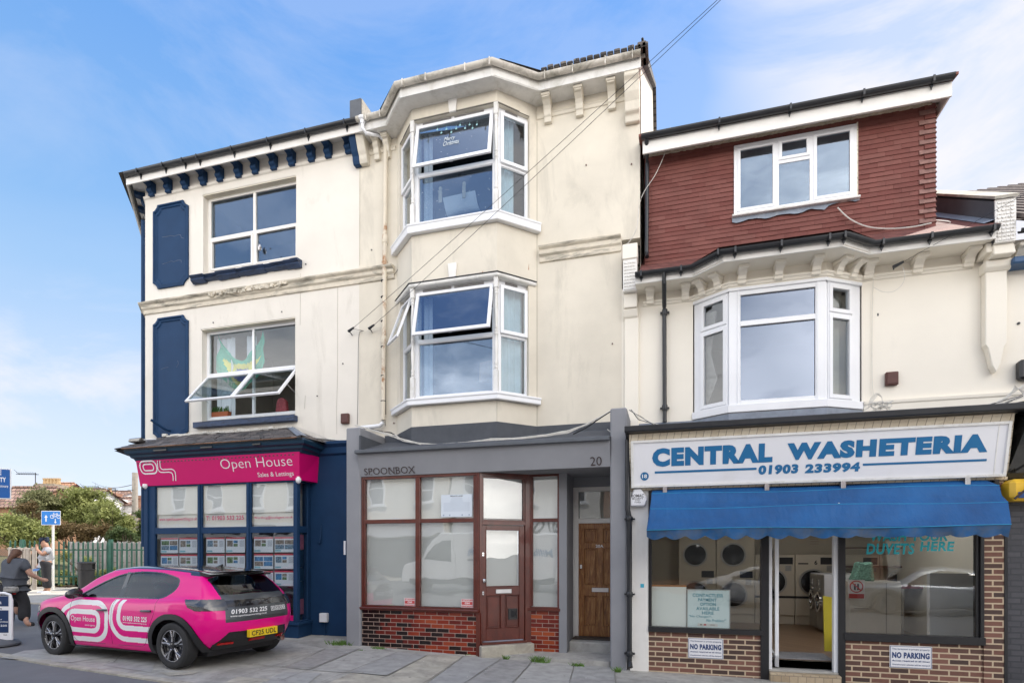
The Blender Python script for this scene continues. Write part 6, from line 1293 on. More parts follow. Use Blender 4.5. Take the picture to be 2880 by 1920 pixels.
rb2=MB();x0=F8.S(10,1098);rb2.cbox(x0,x0+.6,9.9,10.0,zfl,1.35);solo(rb2,'white_panel',M['sign_white'],'pale blue-white panel inside the right end of the laundry window','panel');
yc=MB();ya_=F8.S(18,862);yc.prism(FY(9.30),[(ya_+.02,.2),(ya_+.13,.2),(ya_+.12,1.0),(ya_+.0,1.02)],-.01,.02);solo(yc,'yellow_floor_sign',pm('yellow',(.62,.50,.04),.5,.1),'folded yellow floor sign leaning inside the right side of the laundry door','floor sign')
# posters in the left window
FP=FY(9.06);ptm=pm('poster_blue',(.72,.85,.90),.5,.03);tl_=pm('poster_ink',(.04,.30,.42),.5)
a,b=FP.S(9,500),FP.S(9,820);c,d=FP.Z(9,660,1168),FP.Z(9,660,878)
po=solo(MB().box(FP,a,b,c,d,0,.01),'poster',ptm,'pale blue contactless payment poster low in the left laundry window','poster')
def pt(s,x0,x1,y0,y1,b_=.02,sh=0): text(s,FP,FP.S(9,x0),FP.S(9,x1),FP.Z(9,(x0+x1)/2,y1),FP.Z(9,(x0+x1)/2,y0),tl_,po,.012,bold=b_,shear=sh)
pt('CONTACTLESS',543,766,910,935);pt('PAYMENT',583,720,944,967);pt('OPTION',598,714,976,999);pt('AVAILABLE',570,740,1008,1032);pt('HERE',612,698,1040,1063);pt('"No Change??..',516,686,1068,1089,.01,.25);pt('No Problem!"',643,790,1096,1118,.01,.25)
MB().frame(FP,a,b,c,d,.012,.01,.018).build('poster_frame',M['metal'],po);MB().box(FP,FP.S(9,580),FP.S(9,728),FP.Z(9,650,1150),FP.Z(9,650,1128),.01,.013).build('card_logos',M['sign_white'],po)
MB().box(FP,FP.S(9,598),FP.S(9,615),FP.Z(9,650,1143),FP.Z(9,650,1133),.013,.0145).box(FP,FP.S(9,672),FP.S(9,706),FP.Z(9,650,1141),FP.Z(9,650,1135),.013,.0145).build('logo_blocks',M['steel'],po);MB().box(FP,FP.S(9,624),FP.S(9,644),FP.Z(9,650,1143),FP.Z(9,650,1133),.013,.0145).build('logo_blocks',redm,po)
a2=FP.S(9,240);bd=MB();bd.box(FP,a2-.1,a-.005,c,d+.03,-.02,.0);nb=solo(bd,'notice_board',pm('board_pale',(.86,.90,.90),.5,.03,1),'blank pale board with thin wooden top edge in the left laundry window','board');MB().box(FP,a2-.1,a-.005,d+.03,d+.055,-.02,.004).build('wood_edge',pm('wood_edge',(.42,.18,.06),.6,.2),nb)
# window lettering
tq=pm('letter_turquoise',(.02,.45,.52),.5);F8g=FY(8.985)
wl1=thing('window_lettering','turquoise hand-painted lettering on the right laundry window under the canopy','lettering',F8.m(3.2,2.0,0))
def wt2(s,x0,x1,y0,y1,xm,o=-.010): text(s,F8,F8.S(10,x0),F8.S(10,x1),F8.Z(10,xm,y1),F8.Z(10,xm,y0),tq,wl1,o,bold=.035,shear=.12,name='painted_words')
wt2('WASH YOUR',440,1010,455,525,700);wt2('DUVETS',410,766,540,622,590);wt2('HERE',806,1060,527,598,930)
# fascia: cream tiles and sign
mb=MB();z0,z1=2.62,3.47;mb.add([(-.60,8.93,z0),(4.30,8.93,z0),(4.30,8.76,z1),(-.60,8.76,z1),(-.60,9.12,z0),(4.30,9.12,z0),(4.30,9.12,z1),(-.60,9.12,z1)],[(0,1,2,3),(0,4,5,1),(4,7,6,5),(3,2,6,7),(0,3,7,4),(1,5,6,2)]);mb.build('tiled_fascia',M['tile_cream'],WS)
sz0,sz1=2.657,3.35
class TS:
    def m(f,s,z,o=0.0): return (s,8.85-.15*(z-sz0)/(sz1-sz0)-o,z)
    def hit(f,zi,x,y):
        yy=8.77
        for _ in range(8): s,z=FY(yy).hit(zi,x,y);yy=8.85-.15*(z-sz0)/(sz1-sz0)
        return s,z
TSf=TS();sg=thing('shop_sign','long white laundry shop sign with slanting blue capitals and phone number','sign',(1.8,8.8,sz0))
mb=MB();mb.prism(TSf,[(-.575,sz0),(4.243,sz0),(4.24,sz1),(-.567,sz1)],-.06,0);mb.build('sign_board',M['sign_white'],sg)
mb=MB();mb.frame(TSf,-.57,4.24,sz0,sz1,.035,-.002,.018);mb.box(TSf,4.10,4.115,sz0+.03,sz1-.03,0,.004);mb.build('sign_frame',M['upvc_dirty'],sg,bevel=.004)
def sgt(s,x0,x1,ya,yb,bold,shear,zi=8,name='sign_lettering',mat='washeteria_blue',o=.004):
    a,za=TSf.hit(zi,x0,yb);b,_=TSf.hit(zi,x1,yb);_,zt1=TSf.hit(zi,x0,ya);return text(s,TSf,a,b,za,zt1,M[mat],sg,o,bold=bold,shear=shear,name=name)
sgt('CENTRAL',268,940,1118,1222,.07,.0);sgt('WASHETERIA',1022,2140,1088,1184,.07,.0)
sgt('01903',862,1085,1212,1266,.06,.05);sgt('233994',1122,1430,1205,1258,.06,.05)
for x0,x1,y0,y1 in ((282,852,1246,1258),(1448,2140,1202,1214)): mb=MB();a,c=TSf.hit(8,x0,y1);b,d=TSf.hit(8,x0,y0)[0],TSf.hit(8,x0,y0)[1];e_=TSf.hit(8,x1,y0)[0];mb.box(TSf,a,e_,c,d,.003,.0045);mb.build('sign_rule',M['washeteria_blue'],sg)
s,z=TSf.hit(8,225,1273);mb=MB();disc(mb,TSf,s,z,.062,.004,0,32);mb.build('number_roundel',M['washeteria_blue'],sg,fix=False);text('18',TSf,s-.036,s+.036,z-.028,z+.028,M['white_letter'],sg,.0075,bold=.02,name='sign_lettering')
# box gutter above
mb=MB();yb_=8.66;mb.sweep([(-.66,yb_),(4.75,yb_)],[(-.14,3.475),(.03,3.475),(.05,3.49),(.055,3.56),(.035,3.57),(.03,3.51),(-.12,3.50),(-.14,3.60)]);gb=mb.build('box_gutter',M['gutter_black'],WS,bevel=.004)
# hopper pipe between grey pier and white pillar
dp=thing('downpipe','black cast-iron downpipe beside the white pillar of the laundry','downpipe',(-.68,8.9,0));Fd=FY(8.86)
xa,xb=Fd.S(9,66),Fd.S(9,80);zj,zj2=Fd.Z(9,66,295),Fd.Z(9,80,350)
mb=MB();mb.tube([(xa,8.8,3.50),(xa,8.86,3.40),(xa,8.86,zj),(xb,8.86,zj2),(xb,8.86,-.02),(xb+.02,8.80,-.10)],.038,12)
for y in (362,915,1352): z=Fd.Z(9,80,y);mb.lathe((xb,8.86,z),[(-.04,.044),(-.03,.05),(.03,.05),(.04,.044)],12);mb.cbox(xb-.08,xb+.08,8.86,8.93,z-.012,z+.012)
mb.build('pipe',M['gutter_black'],dp,smooth=True)
# alarm box
Fa=FY(8.90);s,z=Fa.hit(9,145,205);hh=(Fa.Z(9,145,140)-Fa.Z(9,145,268))/2;hw=(Fa.S(9,216)-Fa.S(9,88))/2;s += .005
al=thing('alarm_box','white hexagonal security alarm box at the top of the white pillar','alarm box',Fa.m(s,z,0));hexp=[(s-hw*.98,z-hh*.1),(s-hw*.55,z+hh*.98),(s+hw*.3,z+hh*.98),(s+hw,z-hh*.25),(s+hw*.7,z-hh),(s-hw*.98,z-hh)]
MB().prism(Fa,hexp,-.06,.03).build('box_body',M['sign_white'],al,bevel=.015)
for t_,y0,y1,x0,x1 in (('ROMAC',180,203,92,186),('SECURITY',206,219,98,180),('01903',223,231,120,158),('716464',236,245,116,162)): text(t_,Fa,Fa.S(9,x0,.03),Fa.S(9,x1,.03),Fa.Z(9,140,y1,.03),Fa.Z(9,140,y0,.03),M['letter_black'],al,.0315,bold=.02)
solo(MB().box(FY(8.96),FY(8.96).S(9,160),FY(8.96).S(9,186),FY(8.96).Z(9,172,866),FY(8.96).Z(9,172,838),0,.003),'blue_sticker',pm('cyan',(.05,.40,.55),.5),'small torn turquoise sticker on the white pillar','sticker')
# no parking signs
for zi,x0,x1,y0,y1,wn in ((9,510,770,1233,1388,'left of the laundry door'),(10,580,893,1288,1460,'right of the laundry door')):
    a,b=F8.S(zi,x0,.01),F8.S(zi,x1,.01);c,d=F8.Z(zi,x0,y1-(6 if zi==9 else 8),.01),F8.Z(zi,x0,y0,.01)
    sgn=thing('parking_sign',f'white and navy no parking plate on the brown brick {wn}','sign',F8.m(a,c,0));MB().box(F8,a,b,c,d,.0,.012).build('plate',M['sign_white'],sgn,bevel=.004)
    nb_=pm('sign_navy',(.02,.05,.16),.5) if 'sign_navy' not in bpy.data.materials else bpy.data.materials['sign_navy']
    MB().frame(F8,a+.008,b-.008,c+.008,d-.008,.006,.012,.0135).build('border',nb_,sgn)
    for t_,u0,u1,v0,v1,bo in (('This forecourt is private property',.06,.94,.79,.89,.01),('NO PARKING',.06,.94,.44,.71,.05),('Access required at all times',.06,.94,.27,.37,.02),('Unauthorised vehicles will be clamped',.06,.94,.11,.19,.01)): text(t_,F8,a+(b-a)*u0,a+(b-a)*u1,c+(d-c)*v0,c+(d-c)*v1,nb_,sgn,.0145,bold=bo)
# ================================================================ canopy
AW=thing('awning','faded bright blue fabric shop canopy with scalloped dusty valance','awning',(1.9,8.6,2.2))
awm,t,p,o_=new_mat('awning_blue');q=NT(t)
n1_=q.noise(1.3,(1,1,1),6,.65);c_=q.mix(q.ramp(n1_,[(.3,0),(.7,1)]),(.002,.050,.165),(.003,.092,.27));v_=q.n('ShaderNodeTexVoronoi');t.links.new(q.co((1,1,1)),v_.inputs[0]);v_.inputs['Scale'].default_value=3.4
c_=q.mix(q.ramp(v_.outputs[0],[(.035,1),(.05,0)]),c_,(.6,.6,.62));t.links.new(c_,p.inputs['Base Color']);p.inputs['Roughness'].default_value=.6;t.links.new(q.bump(q.noise(3,(2.5,1,.6),4),.5,.06),p.inputs['Normal'])
vlm=pm('valance_blue',(.006,.085,.24),.75,.35,4,.4,10,stain=(.10,.11,.12),amt=.65,thr=(.42,.65),ss=3,sc=(1,1,1))
x0a=FY(8.7).S(9,245);xr_=[FY(8.88).S(10,1300),FY(8.72).S(10,1392),FY(8.52).S(10,1452),FY(8.24).S(10,1472)]
rows=[(8.90,FY(8.9).Z(9,245,155),x0a,FY(8.88).S(10,1296)),(8.80,FY(8.8).Z(9,245,182),x0a-.01,FY(8.80).S(10,1385)),(8.66,2.40,x0a-.01,FY(8.66).S(10,1398)),(8.52,FY(8.52).Z(9,245,288),x0a-.02,FY(8.52).S(10,1450)),(8.36,2.12,x0a-.03,FY(8.36).S(10,1458)),(8.22,FY(8.22).Z(9,228,438),x0a-.06,FY(8.22).S(10,1474))]
mb=MB();nx=60
for k,(y,z,xa,xb) in enumerate(rows):
    for i in range(nx+1): u=i/nx;sag=.012*math.sin(u*9+k)-.02*math.sin(math.pi*u)*(k in (2,4));mb.v.append((xa+(xb-xa)*u,y-(.02 if k in (2,4) else 0)+.0,z+sag))
mb.f=[(k*(nx+1)+i,k*(nx+1)+i+1,(k+1)*(nx+1)+i+1,(k+1)*(nx+1)+i) for k in range(len(rows)-1) for i in range(nx)]
cn_=mb.build('canopy',awm,AW,smooth=False,fix=False);md=cn_.modifiers.new('s','SOLIDIFY');md.thickness=.004
for sd_,xc in ((-1,2),(1,3)):      # side gussets
    mb=MB();P=[(r[xc],r[0],r[1]) for r in rows];mb.quad(*P,(P[-1][0],8.93,1.98),(P[0][0],8.93,P[0][2]));mb.build('gusset',awm,AW,fix=False)
mb=MB();y,z,xa,xb=rows[-1];n=320;ns=16.3
for i in range(n+1): u=i/n;x=xa+(xb-xa)*u;ph=(u*ns) % 1;dep=.105+.040*math.sin(math.pi*ph)+.008*math.sin(i*.3);yy=y+.015*math.sin(u*40);mb.v.append((x,y,z+.004));mb.v.append((x,yy+.02,z-dep*.5));mb.v.append((x,yy+.035+.01*math.sin(u*90),z-dep))
mb.f=[(3*i+a,3*i+3+a,3*i+4+a,3*i+1+a) for i in range(n) for a in (0,1)];vo=mb.build('valance',vlm,AW,smooth=True,fix=False)
pr_=pm('piping',(.01,.22,.42),.6,.2);mb=MB()
for k in (1,3,5): y,z,xa,xb=rows[k];mb.tube([(xa+(xb-xa)*i/30,y-.004,z+.012*math.sin(i/30*9+k)) for i in range(31)],.006,5)
mb.build('piping',pr_,AW)
mb=MB();mb.cbox(-.25,4.15,8.90,8.96,2.585,2.62);
for zi,x in ((9,340),(9,1085),(10,230),(10,1135)): s=FY(8.9).S(zi,x);mb.cbox(s-.03,s+.03,8.82,8.92,2.56,2.66)
mb.build('canopy_bracket',M['metal'],AW,bevel=.003)
mb=MB();mb.cbox(-.28,4.2,8.90,8.97,2.50,2.625);mb.build('canopy_housing',M['black_paint'],AW)

# ================================================================ neighbour on the far right
NB=thing('terraced_building','white rendered neighbour at the right edge with dark pantile roof and charcoal brick shop wall','building',(5.6,Y0,0))
mb=MB();mb.cbox(e1+.05,7.4,8.99,9.2,-.8,2.75);mb.build('charcoal_brick_wall',M['dark_brick'],NB)
mb=MB();mb.add([(e1+.0,8.93,2.64),(7.4,8.93,2.64),(7.4,8.6,3.50),(e1+.14,8.6,3.50),(e1+.0,9.2,2.64),(7.4,9.2,2.64),(7.4,9.2,3.5),(e1+.14,9.2,3.5)],[(0,1,2,3),(0,4,5,1),(0,3,7,4),(3,2,6,7)]);mb.build('black_fascia',pm('gloss_black',(.012,.013,.014),.12,.2,2,coat=.4),NB)
mb=MB();mb.cbox(4.55,7.4,8.55,9.0,3.50,3.60);mb.quad((4.55,8.6,3.61),(7.4,8.6,3.61),(7.4,Y0,3.8),(4.55,Y0,3.8));mb.build('ledge',M['gutter_black'],NB)
mb=MB();mb.quad((xp1,9.36,6.25),(9,9.36,6.25),(9,15,9.76),(xp1,15,9.76))
for j in range(26):
    y0=9.36+j*.215;dz=SLP*.98;
    for i in range(22):
        xx_=xp1+.02+i*.19;z_=6.26+(y0-9.36)*.622;mb.tube([(xx_+.09,y0,z_+.01),(xx_+.09,y0+.24,z_+.16)],.055,6)
mb.build('roof',pm('pantile',(.13,.10,.085),.9,.4,9,.4,30,stain=(.24,.22,.17),amt=.5,ss=5,sc=(1,1,1)),NB,fix=False)
mb=MB();mb.sweep([(xp1+.02,9.42),(7.4,9.42)],gutter_prof(.05,6.14));mb.build('gutter',M['gutter_black'],NB,smooth=True)
F96=FY(9.62);zbm=F96.Z(16,660,545);mb=MB();mb.cbox(F96.S(16,622),7.4,9.58,9.86,zbm-.06,zbm+.04);mb.build('blue_moulding',pm('blue_trim',(.03,.09,.2),.5),NB,bevel=.02)
scroll(FW,FW.S(16,690,.15),6.05,.14,M['render_right'],NB,.26,.24)
Fy=FY(8.72);a=Fy.S(20,305);c,d=Fy.Z(20,340,310),Fy.Z(20,340,160)
ys=thing('shop_sign','yellow projecting light-box sign cropped by the right edge','sign',Fy.m(a+.2,c,0));ym=pm('sign_yellow',(.78,.47,.03),.4,.05)
MB().box(Fy,a,a+.75,c,d,-.3,0).build('sign_box',ym,ys,bevel=.05);MB().box(Fy,a+.07,a+.75,c+.03,c+.11,-.0,.012).build('blue_band',pm('band_blue',(.01,.06,.22),.3),ys,bevel=.01);text('YA',Fy,a+.12,a+.25,c+.24,c+.32,M['letter_black'],ys,.004,bold=.03,name='sign_lettering')
mb=MB();mb.tube([Fy.m(a+.02,c+.02,.03),Fy.m(a+.34,c+.34,.05)],.014,6).tube([Fy.m(a+.16,c+.24,.03),Fy.m(a+.3,c+.30,.04)],.01,6);mb.build('sign_arm',M['letter_brown'],ys)
a=FW.S(16,664,.1);c,d=FW.Z(16,680,1278,.1),FW.Z(16,680,1158,.1);bx=MB();bx.box(FW,a,a+.42,c,d,0,.14);solo(bx,'junction_box',M['gutter_black'],'black cable junction box on the white wall at the right edge','junction box',bevel=.03)
# ================================================================ cars
def interp(kx,kv,x):
    """monotone-ish smooth interpolation through knots"""
    kx=np.asarray(kx,float);kv=np.asarray(kv,float);x=np.clip(x,kx[0],kx[-1]);i=np.clip(np.searchsorted(kx,x)-1,0,len(kx)-2)
    h=np.diff(kx);d=np.diff(kv)/h;m=np.zeros(len(kx));m[1:-1]=np.where(d[:-1]*d[1:]>0,2*d[:-1]*d[1:]/(d[:-1]+d[1:]+1e-12),0);m[0]=d[0];m[-1]=d[-1]
    t=(x-kx[i])/h[i];return (2*t**3-3*t**2+1)*kv[i]+(t**3-2*t**2+t)*h[i]*m[i]+(-2*t**3+3*t**2)*kv[i+1]+(t**3-t**2)*h[i]*m[i+1]
KX=[0.0,.3,.75,1.1,1.5,1.85,2.3,2.8,3.2,3.5,3.75,4.06]
ROWZ=[[.25,.21,.20,.19,.185,.185,.185,.19,.20,.22,.25,.29],
        [.36,.32,.31,.29,.28,.28,.28,.29,.31,.34,.37,.42],
        [.50,.50,.49,.47,.46,.46,.46,.47,.49,.51,.53,.56],
        [.60,.64,.66,.65,.64,.64,.65,.67,.69,.71,.71,.71],
        [.69,.77,.83,.85,.85,.86,.87,.89,.92,.93,.90,.87],
        [.74,.84,.91,.945,.955,.962,.97,.985,1.01,1.03,1.03,1.00],
        [.76,.87,.955,1.02,1.13,1.17,1.18,1.18,1.185,1.19,1.18,1.15],
        [.775,.89,.98,1.06,1.255,1.345,1.372,1.365,1.34,1.315,1.30,1.28],
        [.785,.90,.995,1.075,1.30,1.405,1.435,1.425,1.40,1.375,1.355,1.34],
        [.79,.905,1.005,1.085,1.32,1.42,1.452,1.447,1.42,1.395,1.375,1.36]]
ROWW=[[.70,.76,.79,.79,.79,.79,.79,.79,.79,.78,.76,.72],
        [.76,.81,.84,.835,.83,.83,.83,.83,.845,.84,.81,.77],
        [.79,.84,.865,.862,.858,.857,.857,.862,.870,.865,.84,.80],
        [.78,.84,.872,.866,.862,.86,.86,.868,.878,.872,.85,.81],
        [.74,.82,.855,.848,.842,.84,.842,.848,.855,.845,.82,.79],
        [.70,.77,.80,.80,.795,.79,.79,.785,.775,.755,.73,.70],
        [.60,.66,.70,.72,.70,.695,.69,.685,.672,.655,.64,.62],
        [.46,.54,.60,.64,.615,.60,.59,.585,.578,.570,.56,.54],
        [.26,.32,.38,.44,.46,.47,.475,.475,.47,.46,.45,.44],
        [0]*12]
XF=[.14,.07,.02,.0,.02,.07,.10,.12,.14,.15];XRR=[3.92,4.01,4.05,4.06,4.03,3.97,3.80,3.64,3.70,3.76]
RF_=[.62,.62,.62,.60,.58,.55,.5,.45,.35,.01];RR_=[.45,.42,.38,.36,.34,.30,.20,.14,.10,.01]
def car_surface(nc=420,nr=150):
    nj=10;C=np.linspace(0,1,nc);rows=np.zeros((nj,nc,3));a,b=.16,.84;e=2/2.5
    for j in range(nj):
        xf,xr,rf,rr_=XF[j],XRR[j],RF_[j],RR_[j];x=np.zeros(nc);k=np.ones(nc)
        f=C<a;ph=C[f]/a*math.pi/2;x[f]=xf+rf*(1-np.cos(ph) ** e);k[f]=np.sin(ph) ** e
        g=C>b;ph=(1-C[g])/(1-b)*math.pi/2;x[g]=xr-rr_*(1-np.cos(ph) ** e);k[g]=np.sin(ph) ** e
        m_=~(f | g);x[m_]=xf+rf+(xr-rr_-xf-rf)*(C[m_]-a)/(b-a)
        rows[j,:,0]=x;rows[j,:,1]=interp(KX,ROWW[j],x)*k;rows[j,:,2]=interp(KX,ROWZ[j],x)
        if j==9: rows[j,:,1]=0
    J=np.linspace(0,nj-1,nr);P=np.zeros((nr,nc,3));i=np.clip(J.astype(int),0,nj-2);t=(J-i)[:,None,None]
    r0=rows[np.clip(i-1,0,nj-1)];r1=rows[i];r2=rows[i+1];r3=rows[np.clip(i+2,0,nj-1)]
    cr=.5*((2*r1)+(-r0+r2)*t+(2*r0-5*r1+4*r2-r3)*t**2+(-r0+3*r1-3*r2+r3)*t**3);P=.75*cr+.25*(r1+(r2-r1)*t)
    P[-1,:,1]=0;P[:,:,1]=np.maximum(P[:,:,1],0);return P,J
def inpoly(x,z,poly):
    r=np.zeros(x.shape,bool);n=len(poly)
    for i in range(n):
        (x0,z0),(x1,z1)=poly[i],poly[(i+1) % n]
        c=((z0>z) != (z1>z)) & (x<(x1-x0)*(z-z0)/(z1-z0+1e-12)+x0);r ^= c
    return r
def polydist(x,z,pts):
    d=np.full(x.shape,9.0)
    for (x0,z0),(x1,z1) in zip(pts,pts[1:]):
        dx,dz=x1-x0,z1-z0;t=np.clip(((x-x0)*dx+(z-z0)*dz)/(dx*dx+dz*dz+1e-12),0,1);d=np.minimum(d,np.hypot(x-x0-t*dx,z-z0-t*dz))
    return d
def arcs(pts,n=6,r=.12):
    """round the corners of a polyline"""
    out_=[pts[0]]
    for p0,p1,p2 in zip(pts,pts[1:],pts[2:]):
        a,b,c=Vector(p0),Vector(p1),Vector(p2);k=min(r,(b-a).length*.5,(c-b).length*.5);s,e=b+(a-b).normalized()*k,b+(c-b).normalized()*k
        out_ += [tuple(s*(1-t)**2+b*2*t*(1-t)+e*t*t) for t in [i/n for i in range(n+1)]]
    return out_+[pts[-1]]
def gx(x):
    x=np.asarray(x,float);return np.where(x>3.34,3.34+(x-3.34)*1.12,np.where(x>.8,3.34-(3.34-x)*1.087,.579-(.8-x)*1.14))
GX=lambda x: float(2.03-gx(x))
def make_car(label,paint,roofm,liv,loc,rz,nc=640,nr=270):
    root=thing('parked_car',label,'car',(0,0,0));AX=(.80,3.34);WZ=.330
    P,J=car_surface(nc,nr);nr,nc=P.shape[:2];V={};idx={}
    X=2.03-P[:,:,0];cx=(P[1:,1:,0]+P[:-1,:-1,0])/2;cy=(P[1:,1:,1]+P[:-1,:-1,1])/2;cz=(P[1:,1:,2]+P[:-1,:-1,2])/2;cj=((J[1:]+J[:-1])/2)[:,None]*np.ones((1,nc-1))
    cls=np.full(cx.shape,'body',dtype=object);dd=np.minimum(np.hypot(cx-AX[0],cz-WZ),np.hypot(cx-AX[1],cz-WZ));side=cy>.5
    # vinyl-dark bonnet, roof and boot lid
    if liv: cls[(cj>5.55+.5*np.clip(cx-.3,0,1)) & (cx<1.12) & (cx>.10)]='bonnet'
    ws=[(1.13,7.12),(1.80,7.35)];wsx0,wsx1=1.10,1.74;cls[(cj>7.15) & (cx>wsx0+(9-cj)*.06) & (cx<wsx1+.06*(cj-7))]='windscreen'
    cls[(cj>7.28) & (cx >= 1.76+.06*(cj-7))]='roof_panel'
    cls[(cj>6.93) & (cx>3.36+(cj-7)*-.1)]='roof_panel'
    dlo=arcs([(1.30,.968),(1.66,1.16),(2.02,1.305),(2.42,1.352),(2.87,1.335),(3.22,1.255),(3.25,1.12),(3.08,.995),(1.30,.968)],5,.14);cls[inpoly(cx,cz,dlo) & side]='side_glass'
    trimm=(polydist(cx,cz,dlo+[dlo[0]])<.018) & side & (cj>4.6) & (cj<7.3);cls[trimm & ~inpoly(cx,cz,dlo)]='window_trim'
    rear=cx>3.45
    cls[rear & (cy<.54+(1.30-cz)*.13) & (cz>1.045) & (cj<6.95) & (cx>3.62)]='rear_glass'
    cls[rear & (cy<.57+(1.0-cz)*.02) & (cz <= 1.045) & (cz>.66) & (cx>3.68)]='boot_lid'
    cls[rear & (cy<.60) & (cz <= .965) & (cz>.875) & (cx>3.7)]='lamp_bar'
    cls[rear & (cx>3.5) & (cy >= .54) & inpoly(cx*.0+cz,cy*0+cx,[(.835,3.74),(.88,3.62),(.985,3.52),(.99,4.2),(.835,4.2)])]='tail_lamp'
    cls[rear & (cz<.52) & (cy<.52+(.52-cz)*.8) & (cy<.66) & (cx>3.7)]='diffuser'
    cls[(cx<.7) & (cy>.46) & (cz>.62+.12*cx) & (cz<.735+.15*cx) & (cx<.48)]='head_lamp'
    cls[(cx<.3) & (cy<.55) & (cz<.60) & (cz>.30)]='grille'
    cls[side & (dd<.455) & (cz<.78)]='arch_cladding';cls[side & (dd<.375)]='none'
    cls[(cz<.205) & side]='arch_cladding'
    if liv:
        lg=np.zeros(cx.shape,bool);q1_=arcs([(.98,.62),(1.06,.76),(1.30,.88),(1.86,.88),(2.02,.78),(2.02,.44),(1.86,.32),(1.20,.31)],8,.13);q2_=arcs([(1.5,.735),(1.855,.735),(1.855,.45),(1.165,.45),(1.165,.735),(1.5,.735)],8,.14)
        q3_=arcs([(2.22,.98),(2.125,.84),(2.105,.60),(2.28,.365),(2.95,.365)],8,.2);q4_=arcs([(2.37,.98),(2.29,.86),(2.27,.64),(2.36,.535),(3.0,.535)],8,.12)
        for q_ in (q1_,q2_,q3_,q4_): lg |= polydist(cx,cz,q_)<.038
        lg &= side & (dd>.43);cls[(cls=='body') & lg & (cz<.945)]='side_graphic'
    mm={'body': paint,'bonnet': M['car_black'],'windscreen': M['glass_car'],'roof_panel': roofm,'side_glass': M['glass_car'],'window_trim': M['car_black'],'rear_glass': M['glass_car'],'boot_lid': M['car_graphite'] if liv else paint,'lamp_bar': M['car_black'],'tail_lamp': M['lamp_smoke'],'diffuser': M['car_trim'],'head_lamp': M['lamp_smoke'],'grille': M['car_trim'],'arch_cladding': M['car_trim'],'side_graphic': M['white_letter']}
    offs={'side_glass':-.010,'rear_glass':-.008,'tail_lamp': .006,'arch_cladding': .014,'diffuser':-.015,'lamp_bar': .003}
    du=np.gradient(P,axis=1);dv=np.gradient(P,axis=0);Nn=np.cross(du,dv);ln=np.linalg.norm(Nn,axis=2,keepdims=True);Nn=Nn/np.maximum(ln,1e-9);Nn *= np.sign((Nn[:,:,1:2]*.5+Nn[:,:,2:3]*.3+.001)) ;
    ref=np.dstack([P[:,:,0]-2.0,P[:,:,1]*2,P[:,:,2]-.5]);sg_=np.sign((Nn*ref).sum(2,keepdims=True));Nn *= sg_
    for name in mm:
        F_=np.argwhere(cls==name)
        if not len(F_): continue
        o=offs.get(name,0);Q=P+Nn*o;vid=np.full((nr,nc),-1);verts=[];faces=[]
        used=np.zeros((nr,nc),bool)
        for a,b in ((0,0),(1,0),(1,1),(0,1)): used[F_[:,0]+a,F_[:,1]+b]=True
        U=np.argwhere(used);vid[U[:,0],U[:,1]]=np.arange(len(U));q=Q[U[:,0],U[:,1]]
        i,j=F_[:,0],F_[:,1];f1_=np.stack([vid[i,j],vid[i,j+1],vid[i+1,j+1],vid[i+1,j]],1);n0=len(U)
        def emit(mir):
            vv=np.stack([2.03-gx(q[:,0]),q[:,1]*(-1 if mir else 1),q[:,2]],1);return vv
        if name in ('side_glass','tail_lamp','head_lamp','arch_cladding','side_graphic','window_trim'):
            sets=[(emit(0),f1_),(emit(1),f1_[:,::-1])]
        else: sets=[(np.vstack([emit(0),emit(1)]),np.vstack([f1_,f1_[:,::-1]+n0]))]
        for vv,ff in sets:
            mb=MB();mb.v=[tuple(v) for v in vv.tolist()];mb.f=[tuple(f) for f in ff.tolist()]
            me=bpy.data.meshes.new(name);me.from_pydata(mb.v,[],mb.f);me.update();me.polygons.foreach_set('use_smooth',[True]*len(me.polygons));me.materials.append(mm[name]);ob=bpy.data.objects.new(name,me);scene.collection.objects.link(ob);ob.parent=root
            bm=bmesh.new();bm.from_mesh(me);bmesh.ops.remove_doubles(bm,verts=bm.verts,dist=.0004);bmesh.ops.recalc_face_normals(bm,faces=bm.faces);bm.to_mesh(me);bm.free()
    # surface lookup for things laid on the flank
    sidej=(J<5.2);SX=P[sidej][:,int(nc*.16):int(nc*.86),:].reshape(-1,3)
    def sy(x,z):
        d=(SX[:,0]-x)**2+(SX[:,2]-z)**2;k=np.argpartition(d,4)[:4];w_=1/(d[k]+1e-6);return float((SX[k,1]*w_).sum()/w_.sum())
    class Flank:
        """car flank as a face: s backwards along the car, o outwards from the paint"""
        def __init__(f,sgn): f.g=sgn
        def m(f,s,z,o=0.0): return (GX(s),f.g*(sy(s,z)+o),z)
    F1=Flank(1)
    gap=M['car_black']
    for g in (1,-1):
        Fg_=Flank(g);mb=MB()
        for pl in (arcs([(1.22,.93),(1.20,.70),(1.26,.34),(1.34,.265),(2.10,.265)],4,.1),[(2.16,.95),(2.12,.80),(2.12,.30),(2.12,.265)],arcs([(3.02,.98),(3.03,.80),(2.93,.60),(2.80,.28),(2.12,.265)],4,.1)): 
            Q=[];
            for p,q in zip(pl,pl[1:]):
                for k in range(5): t=k/5;Q.append(Fg_.m(p[0]+(q[0]-p[0])*t,p[1]+(q[1]-p[1])*t,-.001))
            mb.tube(Q,.0035,4)
        mb.build('door_gap',gap,root)
        for hx,hz in ((1.93,.775),(2.86,.80)): MB().tube([Fg_.m(hx-.10,hz,.012),Fg_.m(hx-.06,hz+.004,.030),Fg_.m(hx+.06,hz+.008,.030),Fg_.m(hx+.10,hz+.006,.012)],.016,8).build('door_handle',M['car_graphite'] if liv else paint,root,smooth=True)
        mc=MB();c=Vector((GX(1.42),g*.93,1.02));n,m_=12,8
